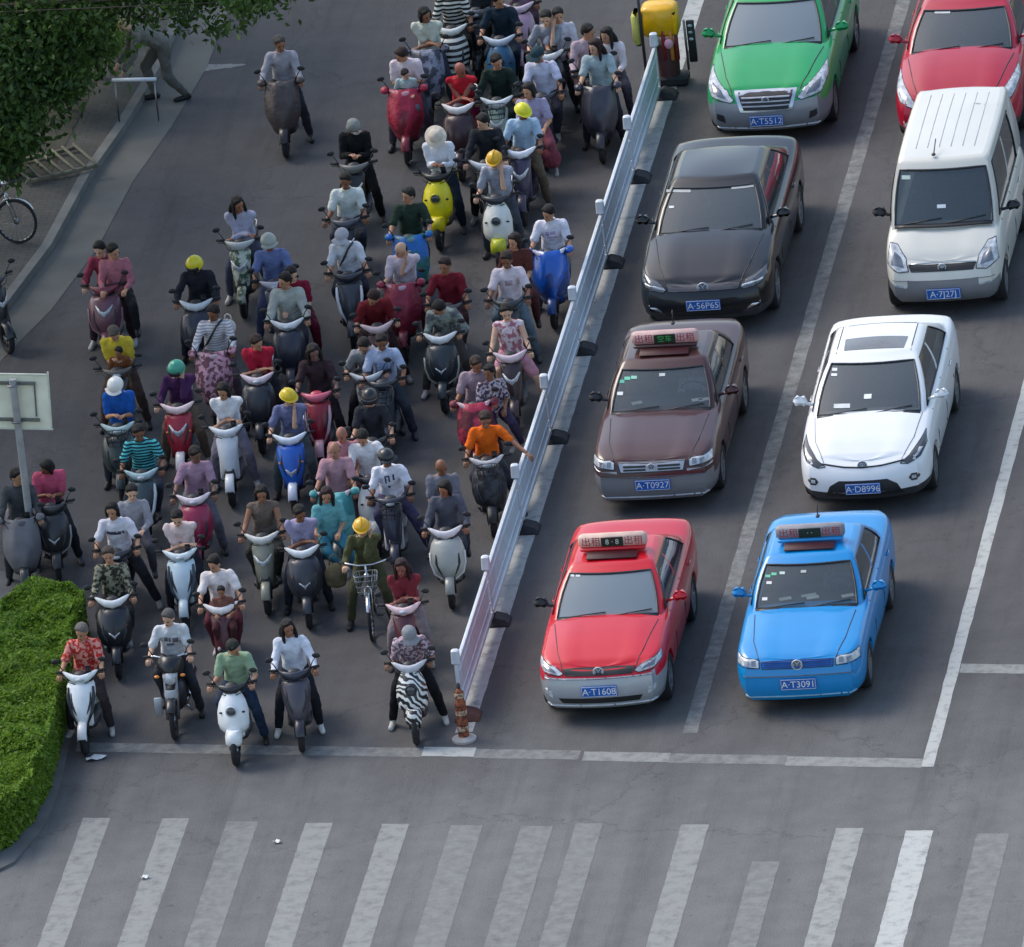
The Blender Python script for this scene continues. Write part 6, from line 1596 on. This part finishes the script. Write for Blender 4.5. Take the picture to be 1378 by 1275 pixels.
rider(403, 694, 'arms', '#9a95b2', '#2b2c35', 'person in a lavender shirt on the dark scooter with bright white lamp', 'dark grey scooter with a bright white lamp plate behind the white blouse', dict(body='#2a2c32', shield='#363840', bar='#eceeed', shape='broad', lamp='vlamp'), rz=7, pr=dict(turn=.4))
rear(432, 672, 'side', '#6fb0b2', '#3f7f93', 'passenger in a pale teal top behind the lavender shirt', scale=.92, hair='long', haircol='#2a1816')
rider(487, 697, 'ride', '#4f5236', '#44452f', 'person in olive jacket and yellow hard hat on a bicycle', 'old bicycle with wire basket ridden by the olive jacket', dict(frame='#5d6048'), vehicle='bike', rz=6, hat='hard', hatcol='#e0ac1e', sleeve='long', h=1.50)
rider(541, 770, 'arms', '#7d2f38', '#85777a', 'person with dark red top slumped over pink bars behind the zebra scooter', 'dark red scooter with pinkish white crescent bar behind the zebra scooter', dict(body='#3a1c22', shield='#5a2730', bar='#f0cfd0', shape='slim', lamp='none'), rz=4, hair='long', haircol='#2b1114', skin='#8a5548')
rider(596, 660, 'ride', '#565863', '#3a3c46', 'person in slate grey sweater with headphones on the silver scooter', 'silver scooter with chrome rim trim and white bar near the fence', dict(body='#80827e', shield='#a9aba4', fender='#8e908b', bar='#ded8da', shape='broad', accent='#d8d8d2', lamp='none'), rz=6, sleeve='long', hair='bob')
rear(594, 634, 'pass', '#71727c', '#3c3d45', 'person with a bare forehead peering over the slate grey sweater', hair='bald', scale=.97)
# --- third row
rider(155, 689, 'wide', '#d8d5de', '#2c2b31', 'person in a white tee with dark chest stripe and one foot stretched left', 'black scooter hidden behind the camouflage rider', dict(body='#202228', bar='#30323a', shape='slim', lamp='none'), rz=4, shirt_m=cloth('#d9d6df'), pr=dict(turn=-.2), hair='bob', marks=('#4c4a58', [(-.13, .11, -.02, .03)]))
rear(174, 668, 'pass', '#9a9aa0', '#5a5a62', 'passenger in pale grey with folded arms behind the striped chest tee', hair='short', sleeve='long', scale=.93)
rider(258, 616, 'left', '#a48497', '#6a6870', 'person in a dusty mauve shirt above the crimson scooter', 'crimson scooter with white crescent bar under the mauve shirt', dict(body='#8e1f3c', shield='#a0234a', bar='#f0dcdf', shape='broad', lamp='none'), rz=5, skin='#7d5a48')
rider(350, 668, 'ride', '#6f6258', '#3b3a36', 'person in a brown vest with open arms on the cream scooter', 'cream and black scooter with two white bars, centre of the crowd', dict(body='#4a4940', shield='#8d8c7c', fender='#8a8a7a', bar='#dedcd4', shape='slim', lamp='wide'), rz=5, sleeve='none', hair='bob')
rider(522, 618, 'wide', '#e3e1ec', '#4a4460', 'person in a white logo tee wearing a black and white helmet', 'scooter with white side panels below the white logo tee', dict(body='#d6d7d9', shield='#38394a', bar='#3a3b45', shape='slim', lamp='none'), rz=6, hat='half', hatcol='#202227', marks=('#4a4666', [(-.06, -.04, -.04, .08), (-.04, .0, .06, .08), (-.01, .01, -.02, .08), (.05, .075, .0, .09), (-.03, .0, -.12, -.08)]))
rider(492, 590, 'both', '#d7d8da', '#3e4034', 'person in white jacket bent over a white scooter beside the logo tee', 'white scooter with round lamp beside the bald pink shirt rider', dict(body='#dadbdc', shield='#e4e4e5', bar='#2b2c30', shape='round', lamp='round'), rz=10, sleeve='long', pr=dict(nod=.5))
rider(448, 612, 'both', '#b18891', '#4b3a42', 'bald person in a dusty pink shirt in the middle of the crowd', 'scooter with a teal sack and floral cover below the bald rider', dict(body='#3b4a4a', cover_m=mat('quilt', '#3f8f90', rough=.7, pat='noise', col2='#7cc4c2', ps=4, bump=.8, bs=9), bar='#d8c4c4', shape='slim', lamp='none'), rz=4, hair='bald', skin='#a8775f')
rear(461, 590, 'pass', '#b07c84', '#4a3038', 'person with bare scalp in pink just behind the bald rider', hair='bald', skin='#a5705c', scale=.95)
rider(650, 566, 'fence', '#e2671a', '#3b3c44', 'person in a bright orange shirt reaching out to the fence', 'black scooter with a grey bag, pressed against the guard fence', dict(body='#1e2227', shield=QDARK, bar='#c9c4c4', shape='broad', lamp='none'), rz=8, hair='short', haircol='#35251c')
# --- fourth row
rider(188, 583, 'ride', '#2f8a94', '#39414c', 'person in a teal and dark striped shirt near the left edge of the crowd', 'dark teal scooter with silver trim under the striped shirt', dict(body='#243840', shield='#39494f', bar='#a9c3c6', shape='vee', accent='#c4d0d4', lamp='none'), rz=5, shirt_m=STRIPE('#58b9bd', '#173a46', 7), hair='short')
rider(302, 532, 'arms', '#e2e2e4', '#7c7682', 'woman in a white top with long white sleeves over the bars', 'white scooter with curved silver skirt under the woman in white', dict(body='#dcdee0', shield='#dfe2e4', bar='#e9ebec', shape='slim', accent='#c3c5c9', lamp='none'), rz=5, hair='bob', shirt_m=cloth('#e2e2e4'))
rider(388, 535, 'ride', '#6d7396', '#50585a', 'person in a blue mauve shirt and yellow hard hat on the blue scooter', 'blue scooter with white nose plate and white crescent bar', dict(body='#123a86', shield='#1f5fc0', fender='#cfd6e6', bar='#dfe8f2', shape='vee', lamp='vlamp'), rz=4, hat='hard', hatcol='#dbbe1e')
rider(496, 540, 'ride', '#2f3036', '#202126', 'person in black with a small black helmet behind the white logo tee', 'black scooter under the small black helmet rider', dict(body='#1b1c1f', shape='vee', accent='#b5b5b5', bar='#2a2b30', lamp='none'), rz=7, hat='moto', hatcol='#1c1d20')
rider(636, 492, 'left', '#9b8791', '#4a3a44', 'person in a greyish mauve tee behind the orange shirt', 'scooter with a red and pink quilted cover behind the orange shirt', dict(body='#5b2430', cover_m=mat('quilt', '#b02c48', rough=.6, pat='noise', col2='#5c1626', ps=5, bump=.8, bs=9), bar='#d4b4bb', shape='slim', lamp='none'), rz=4, haircol='#33211a')
rear(656, 508, 'side', '#b6a3ae', '#39304a', 'passenger in a patterned blouse beside the greyish mauve tee', shirt_m=FLORAL('#bdb0b8', '#4b4050', 24), hair='pony', scale=.88)
# --- fifth row
rider(157, 521, 'ride', '#1f58a8', '#333840', 'person in a bright blue shirt and white helmet at the left of the crowd', 'grey green scooter with pale crescent bar under the blue shirt', dict(body='#3c4a48', shield='#2d3a3a', bar='#b4c8c4', shape='broad', lamp='none'), rz=4, hat='half', hatcol='#e6e3dc')
rider(237, 494, 'ride', '#4b2a52', '#6f6152', 'person in a dark purple shirt with a teal head cap', 'crimson scooter with white nose and pink crescent bar', dict(body='#7a1426', shield='#a01c34', fender='#e0dcdc', bar='#f0d4d4', shape='vee', lamp='wide'), rz=4, hat='moto', hatcol='#3f9c83', sleeve='long')
rider(345, 462, 'arms', '#b0243c', '#2b2a30', 'person in a crimson tee with arms spread, left of the red scooter', 'black scooter with pale pink bar under the crimson tee', dict(body='#202126', shield='#2e2f36', bar='#e8d4d8', shape='broad', lamp='none'), rz=3, haircol='#321c18')
rider(424, 478, 'both', '#3a2a2f', '#2a2226', 'person in a near black top behind the glossy red oval scooter', 'red scooter with a glossy pink oval bar and black nose', dict(body='#7c1020', shield='#8e1428', fender='#d9a4ac', bar='#d8687c', shape='vee', accent='#c9a0a8', lamp='none', dash=plastic('#b03048')), rz=4, hair='long', skin='#7c5a50')
rider(512, 462, 'left', '#aab6d0', '#3a3f4a', 'person in a pale blue tee with white sleeves, centre right', 'dark blue grey motor scooter with round white lamp', dict(body='#2b3440', shield='#333c48', bar='#2e3238', shape='slim', lamp='round'), rz=5, pr=dict(turn=.1), marks=('#7f90b8', [(-.11, .11, -.18, .02)]))
rider(592, 425, 'bow', '#7d8580', '#4d4844', 'person hunched in a grey green mesh jacket over the large black scooter', 'large black scooter with white heart shaped lamp and chrome rim', dict(body='#1f262c', shield='#262f36', bar='#e2e4e2', shape='broad', accent='#a9a79b', lamp='vlamp'), rz=2, sleeve='long', shirt_m=FLORAL('#8e968e', '#62686a', 8))
rider(683, 425, 'wide', '#d9c6cb', '#c9909c', 'woman in a white and pink sleeveless dress with one leg out', 'black scooter with pink cloth hanging, near the fence', dict(body='#2a1e22', shield='#3b2a2e', bar='#e2c9cd', shape='slim', lamp='wide'), rz=6, sleeve='none', legs='shorts', shirt_m=FLORAL('#e0d2d5', '#b0707c', 15))
# --- sixth row
rider(156, 446, 'ride', '#c9b33a', '#4a3a34', 'person in a yellow shirt with wide arms around a child', 'dark scooter carrying the yellow shirt and the child', dict(body='#2b2623', bar='#55504a', shape='slim', lamp='none'), rz=4, haircol='#5a5248')
rear(158, 474, 'child', '#7a4a2c', '#5c4632', 'small child in front of the yellow shirt', scale=.62, h=1.20, rz=4)
rider(284, 424, 'left', '#d6d4d6', '#6a5a60', 'person in a white striped top with a pale shoulder bag', 'scooter with a pink floral quilt below the white striped top', dict(body='#4a3a42', cover_m=QPINK, bar='#b9a4aa', shape='slim', lamp='none'), rz=4, shirt_m=STRIPE('#dcdadc', '#a8a4a8', 8), sleeve='long', bag='strap')
rider(384, 382, 'ride', '#a7aaa2', '#33343e', 'person in a pale grey green jacket with a red collar', 'dark navy scooter with white winged bar below the grey green jacket', dict(body='#23242c', shield='#2a2c38', bar='#e4e4e2', shape='broad', lamp='none'), rz=5, sleeve='long', loose=.012)
rear(396, 372, 'pass', '#7e1c34', '#5a1426', 'passenger in deep red almost hidden behind the grey green jacket', scale=.95, hair='short')
rider(503, 412, 'bow', '#6f1f26', '#3d2a28', 'person leaning far forward in a dark red top, arm across', 'maroon scooter with pale bar behind the pale blue tee', dict(body='#461a20', bar='#cdb2b2', shape='slim', lamp='wide'), rz=14, haircol='#2b1412')
rider(600, 360, 'ride', '#701c2a', '#3a2024', 'person in a maroon polo with both arms straight down', 'black scooter between the red scooter and the hunched grey rider', dict(body='#1c181b', shield='#241e22', bar='#4a4346', shape='broad', lamp='wide'), rz=4, haircol='#2a1a1a')
rider(681, 354, 'left', '#d9ccd2', '#60707a', 'person in a white pink tee left of the tall blue scooter', 'black scooter under the white pink tee left of the blue scooter', dict(body='#1e2022', bar='#2f3336', shape='slim', lamp='none'), rz=5, haircol='#2a1a16', marks=('#b09aa6', [(-.05, .05, -.04, .04)]))
rear(690, 330, 'pass', '#59302c', '#4c2a2c', 'passenger in dark brown behind the white pink tee', scale=.96, hair='bob', haircol='#23100d')
# --- seventh row
rider(140, 335, 'ride', '#8b3a4e', '#3a2a30', 'person in a maroon pink jacket on the dark red scooter at the left', 'dark red scooter with silvery reflections at the left of the crowd', dict(body='#4c1a26', shield='#6d4450', bar='#7a3444', shape='broad', accent='#8a6a74', lamp='wide'), rz=2, sleeve='long', pr=dict(turn=-.3))
rear(152, 344, 'pass', '#b06e7a', '#2a2a2e', 'passenger in dusty rose behind the maroon pink jacket', scale=.95, sleeve='long', rz=2)
rider(263, 356, 'ride', '#23252e', '#23252e', 'person in black with white collar and a yellow striped helmet', 'dark navy scooter under the yellow striped helmet', dict(body='#22242e', shield='#2a2c3a', bar='#cfd4d6', shape='broad', lamp='none'), rz=3, hat='moto', hatcol='#d6c81e', sleeve='long')
rider(365, 328, 'both', '#6a78a4', '#474c66', 'person in a periwinkle shirt and a patterned black white helmet', 'grey scooter beneath the periwinkle shirt', dict(body='#4a4a55', shield='#5a5a66', bar='#b9b4bc', shape='slim', lamp='none'), rz=8, hat='half', hatcol='#9aa096')
rider(465, 318, 'ride', '#cfd3da', '#2c2e3c', 'person in a white shirt with dark cross strap and face mask', 'black scooter with white V shaped trim in the upper left group', dict(body='#24262e', shield='#3c3f46', bar='#2c2e36', shape='vee', accent='#e2e2e2', lamp='none'), rz=6, bag='strap', mask='#b9bcc0', hat='cap', hatcol='#a9aab0')
rider(538, 332, 'ride', '#cfc2cc', '#6c3040', 'balding person in a pinkish white tee on a red covered scooter', 'red scooter with plain crimson cover below the pinkish white tee', dict(body='#7a1c30', cover='#8e1f38', bar='#c4a0ac', shape='slim', lamp='none'), rz=3, hair='bald')
rider(738, 288, 'ride', '#dcdbe6', '#5a6068', 'person in a white logo tee on the tall blue scooter beside the fence', 'tall glossy blue covered scooter beside the guard fence', dict(body='#143c7c', cover_m=mat('vinyl', '#1458b8', rough=.25, coat=.6, var=.2), bar='#e0dce8', shape='broad', lamp='none'), rz=3, marks=('#b3a6c8', [(-.08, -.03, -.02, .05), (-.01, .06, .0, .05), (-.06, .08, -.06, -.03), (-.03, .04, -.10, -.08)]))
# --- eighth row
rider(322, 282, 'arms', '#a9a8bc', '#4c5060', 'woman with long black hair in a pale lilac jacket', 'green and white patterned scooter under the lilac jacket', dict(body='#3e463e', shield=mat('vinyl', '#c9cfbc', rough=.5, pat='noise', col2='#4d6048', ps=12), bar='#b7bcb9', shape='slim', lamp='wide'), rz=2, hair='long', sleeve='long')
rider(463, 246, 'ride', '#d4dad6', '#3a3c46', 'person in a white polo behind the face mask rider', 'black scooter under the white polo', dict(body='#202228', bar='#4c4f58', shape='slim', lamp='wide'), rz=4)
rider(547, 268, 'ride', '#2b3a30', '#28342e', 'person in dark green beside the yellow scooter', 'scooter wrapped in blue and teal tarpaulin beside the yellow scooter', dict(body='#1c4c4c', cover_m=mat('tarpaulin', '#1466b4', rough=.5, pat='noise', col2='#1c6a66', ps=4, bump=.7, bs=7), bar='#6c8a8c', shape='slim', lamp='none'), rz=6, haircol='#1b1f1a')
rider(667, 214, 'ride', '#9a9fae', '#434a52', 'person in a grey blue shirt and an amber hard hat', 'white scooter with a yellow front fender', dict(body='#d8d9cc', shield='#e4e5dc', fender='#c9cc2c', bar='#2d3138', shape='round', lamp='round'), rz=2, hat='hard', hatcol='#dba613')
rider(475, 172, 'phone', '#16171a', '#16171a', 'person all in black with a pale scarf over the head', 'black scooter with chrome bars under the person in black', dict(body='#1b1c20', bar='#6c6c68', shape='slim', lamp='wide'), rz=3, hat='scarf', hatcol='#8e918f', sleeve='long', mask='#c4c6c4')
rider(588, 184, 'ride', '#d8dce4', '#1f2c38', 'person in a white open jacket and pale sun hat', 'bright yellow round scooter with black lamp ring', dict(body='#d2c60c', shield='#e6d80e', fender='#dccb0c', bar='#23241e', shape='round', lamp='round'), rz=0, hat='sun', hatcol='#cfc4b4', sleeve='long', shirt_m=cloth('#d8dce4'))
rider(699, 152, 'left', '#a9c4dc', '#5f5446', 'person in a pale blue shirt and a lemon yellow hard hat', 'dark purple scooter with white crescent bar under the lemon hard hat', dict(body='#33304a', shield='#3e3850', bar='#eeeef4', shape='slim', lamp='wide'), rz=2, hat='hard', hatcol='#e8e32c')
rear(715, 128, 'pass', '#a49cb8', '#7c4450', 'passenger in lilac behind the lemon yellow hard hat', scale=.96, hair='bob', rz=2)
# dark figures wedged between the rows
rider(652, 168, 'both', '#23262c', '#1c1e22', 'person in black squeezed between the sun hat and the lemon hard hat', 'black scooter squeezed between the sun hat and the lemon hard hat', dict(body='#1b1c20', bar='#c9ccd0', shape='slim', lamp='none'), rz=3, sleeve='long')
rider(492, 478, 'bow', '#8d9093', '#2a2b30', 'person crouched in mottled grey left of the pale blue tee', 'mottled silver scooter left of the pale blue tee', dict(body='#4b4e52', shield=mat('vinyl', '#b4b7b9', rough=.4, pat='noise', col2='#4a4d50', ps=14), bar='#c4c6c8', shape='slim', lamp='round'), rz=4)
# --- top rows
rider(728, 78, 'ride', '#c9cbe0', '#2b2c38', 'person in a lilac white shirt with a dark blue cap', 'black scooter under the lilac white shirt', dict(body='#202129', bar='#2e2f3a', shape='slim', lamp='wide'), rz=2, hat='cap', hatcol='#2a4048')
rider(617, 100, 'arms', '#b3202e', '#6d1430', 'person in a scarlet vest with arms wide on white bars', 'dark scooter with long white crescent bar under the scarlet vest', dict(body='#2c1c22', shield='#3a2228', bar='#efe9e4', shape='broad', lamp='none'), rz=0, hair='bald', sleeve='none', skin='#9c5c4c')
rider(543, 72, 'ride', '#d8ccd2', '#4c4450', 'woman in a white blouse behind a child in pale teal', 'scooter with a crimson shield cover and pink hem at the left', dict(body='#7a1c2c', cover='#a81c3c', bar='#d89aa4', shape='broad', lamp='none'), rz=2, haircol='#31221e')
rear(545, 98, 'child', '#a9bcbe', '#6a6a72', 'child in pale teal above the crimson scooter shield', scale=.66, h=1.24, rz=2)
rider(668, 84, 'ride', '#23312c', '#1f2a2a', 'dark clothed person with arm raised over the pale green scooter', 'pale green and white scooter with a white front basket cloth', dict(body='#1c4a34', shield='#9fb8aa', bar='#dfe6e4', shape='slim', lamp='wide', cover=None), rz=2, sleeve='long')
rider(572, 26, 'arms', '#c9cfbf', '#3a3f4a', 'woman with curly black hair in a pale cream jacket, top left of crowd', 'scooter under a silver grey sheet, top left of the crowd', dict(body='#3a3c44', cover_m=mat('sheet', '#8d90a0', rough=.5, pat='noise', col2='#3e424e', ps=9, bump=.9, bs=9), bar='#9a9ca4', shape='slim', lamp='none'), rz=2, hair='bob', haircol='#101512')
rider(606, -12, 'ride', '#d9d9cf', '#222222', 'person in bold black and white stripes at the top edge', 'scooter with white crescent shields at the top edge', dict(body='#2b2c2b', shield=mat('vinyl', '#dfe0d6', rough=.4, pat='stripes', col2='#1e211e', ps=4), bar='#ecece4', shape='broad', lamp='none'), rz=3, shirt_m=STRIPE('#d9d9cf', '#2a2c2a', 5))
rider(672, 2, 'ride', '#20303c', '#22303e', 'dark navy clothed person at the top edge on a blue scooter', 'denim blue round scooter with white top at the top edge', dict(body='#24465c', shield='#2f6488', bar='#c9d2dc', shape='round', lamp='round'), rz=1)
rider(737, 22, 'ride', '#8d949e', '#3a3c44', 'person in a plain grey tee near the top edge of the crowd', 'scooter with a broad white bar under the plain grey tee', dict(body='#23262a', shield='#30343a', bar='#e4eae8', shape='broad', lamp='none'), rz=1, haircol='#24241f')
rear(752, 26, 'pass', '#c2c2cc', '#3a3a44', 'passenger in white beside the plain grey tee', scale=.93, hair='short')
rider(640, -36, 'ride', '#3a4148', '#2b2b30', 'person in charcoal mostly above the top edge', 'black scooter mostly above the top edge, left one', dict(body='#202226', bar='#5c5a60', shape='slim', lamp='none'), rz=1)
rider(697, -42, 'ride', '#9c7c94', '#3a2c38', 'person in faded violet mostly above the top edge', 'dusty pink scooter mostly above the top edge', dict(body='#6c4c60', shield='#b994a8', bar='#d8c0cc', shape='broad', lamp='none'), rz=1)
# the talking group by the fence end
rider(786, 46, 'left', '#b3a0a8', '#3c2c2c', 'man in a dusty pink shirt turned towards two women near the fence end', 'dark brown scooter of the man in the dusty pink shirt', dict(body='#2e2226', bar='#3a3036', shape='slim', lamp='none'), rz=20, sleeve='long', pr=dict(turn=.8, side=.12), hair='short', haircol='#0f0c0c')
rider(803, 68, 'both', '#9fb0b4', '#34343e', 'woman with auburn hair in a pale grey blue top leaning left', 'dark violet grey covered scooter rightmost near the fence end', dict(body='#2c2c36', cover_m=mat('vinyl', '#34343f', rough=.4, coat=.3, var=.2), bar='#3c3c48', shape='broad', lamp='none'), rz=3, hair='long', haircol='#2a1416', pr=dict(turn=-.6, side=-.08))
rear(816, 50, 'pass', '#d9cdd2', '#4a4450', 'woman in a white blouse riding pillion, rightmost of the talking group', hair='long', haircol='#1b1416', sleeve='long', rz=3, scale=.96, pr=dict(turn=-.5))
# --- lone riders on the left
rider(376, 62, 'left', '#a4a1a9', '#2d2c33', 'lone rider in a pale grey shirt far behind the crowd', 'scooter with a brown front cover, alone on the empty road', dict(body='#2a2627', cover='#4a403f', bar='#4a4646', shape='slim', lamp='none'), rz=4, sleeve='long', haircol='#4c4844')
rider(62, 628, 'ride', '#c25572', '#2a2a2e', 'person in a raspberry pink top behind the sign pole', 'black scooter with white lamp behind the hedge and sign pole', dict(body='#232325', shield='#2c2c2e', bar='#3a3a3c', shape='broad', accent='#9a9a98', lamp='vlamp'), rz=10, hair='bob', haircol='#141112')
rider(22, 648, 'ride', '#45474a', '#33363a', 'person in dark grey with a pale carrier bag, left of the sign pole', 'dark scooter left of the sign pole, partly out of frame', dict(body='#2b2d30', cover_m=mat('vinyl', '#6c6a6e', rough=.6, var=.2), bar='#4a4a4c', shape='slim', lamp='none'), rz=8, sleeve='long', hair='short')
# stooping man by the kerb
g = gnd(222, 138); person((g[0]+.05, g[1]+.1, .0), R_(-70), 'stoop', 77, '#74736c', '#64635d', 'stooping man in a grey shirt beside the kerb and trees', hair='bald', shoe='#1c1c1e', sleeve='long')
# parked two-wheelers at the left edge
g = gnd(8, 338); bicycle((g[0]-.35, g[1]+.1, .12), R_(75), 'parked dark bicycle on the pavement at the left edge, only its front wheel in view', frame='#1e1f22', basket=False, lean=.08)
g = gnd(-8, 455); scooter((g[0]-.05, g[1], .0), R_(30), 'parked black scooter cut off by the left edge below the bicycle', body='#1c1d22', shield='#232428', bar='#3a3b40', shape='slim', lamp='wide')
# drivers seen through the glass of the two older taxis
for cx, cy, col_, lb in ((4.34, .62, '#8d8a90', 'driver in a grey shirt at the wheel of the blue taxi'), (1.60, 7.72, '#b9bcc4', 'driver in a pale shirt at the wheel of the maroon taxi')):
    person((cx+.36, cy+2.05, 0), 0, 'drive', int(cx*10), col_, '#2b2b30', lb, scale=.93)
# things carried
def bag(px, py, h, d, colr, label, name='bag', rz=0, pat=None, col2=None):
    g = gnd(px, py, h); o = empty(name, (g[0], g[1], h-d[2]/2), rz); tag(o, label, 'bag')
    m_ = cloth(colr) if not pat else cloth(colr, pat=pat, col2=col2, ps=14)
    mb = MB(); mb.ell((0, 0, d[2]*.48), (d[0]/2, d[1]/2, d[2]*.52), None, 16, 10); mb.box((0, 0, d[2]*.36), (d[0]*.86, d[1]*.8, d[2]*.7), .04); ob('bag_body', remesh(mb, .012, 4, 'bag'), m_, o)
    mb = MB(); mb.tube([(-d[0]*.25, 0, d[2]*.92), (-d[0]*.18, 0, d[2]*1.25), (0, 0, d[2]*1.36), (d[0]*.18, 0, d[2]*1.25), (d[0]*.25, 0, d[2]*.92)], .010, 6); ob('strap', mb.mesh('strap'), m_, o)
bag(452, 780-6, .62, (.30, .20, .34), '#6b6148', 'round tan bag hanging beside the bicycle of the olive jacket')
bag(441, 690, .75, (.26, .22, .40), '#5fb4b6', 'turquoise sack slung between the lavender shirt and the yellow hard hat')
bag(308, 440, 1.05, (.20, .14, .22), '#d6d0c8', 'small pale shoulder bag at the side of the white striped top')
bag(20, 695, .72, (.26, .16, .32), '#8a8186', 'pale carrier bag hanging on the scooter left of the sign pole')
bag(741, 212, .55, (.30, .2, .28), '#7c3c48', 'maroon bag beside the legs of the lilac passenger')
bag(745+0, 100, .70, (.26, .18, .34), '#4a3434', 'dark brown bag between the lilac white shirt and the talking group')
bag(655, 640, .62, (.42, .22, .36), '#5b6064', 'grey rucksack on the front of the scooter of the orange shirt')

if TMP is not None: bpy.data.scenes.remove(TMP)
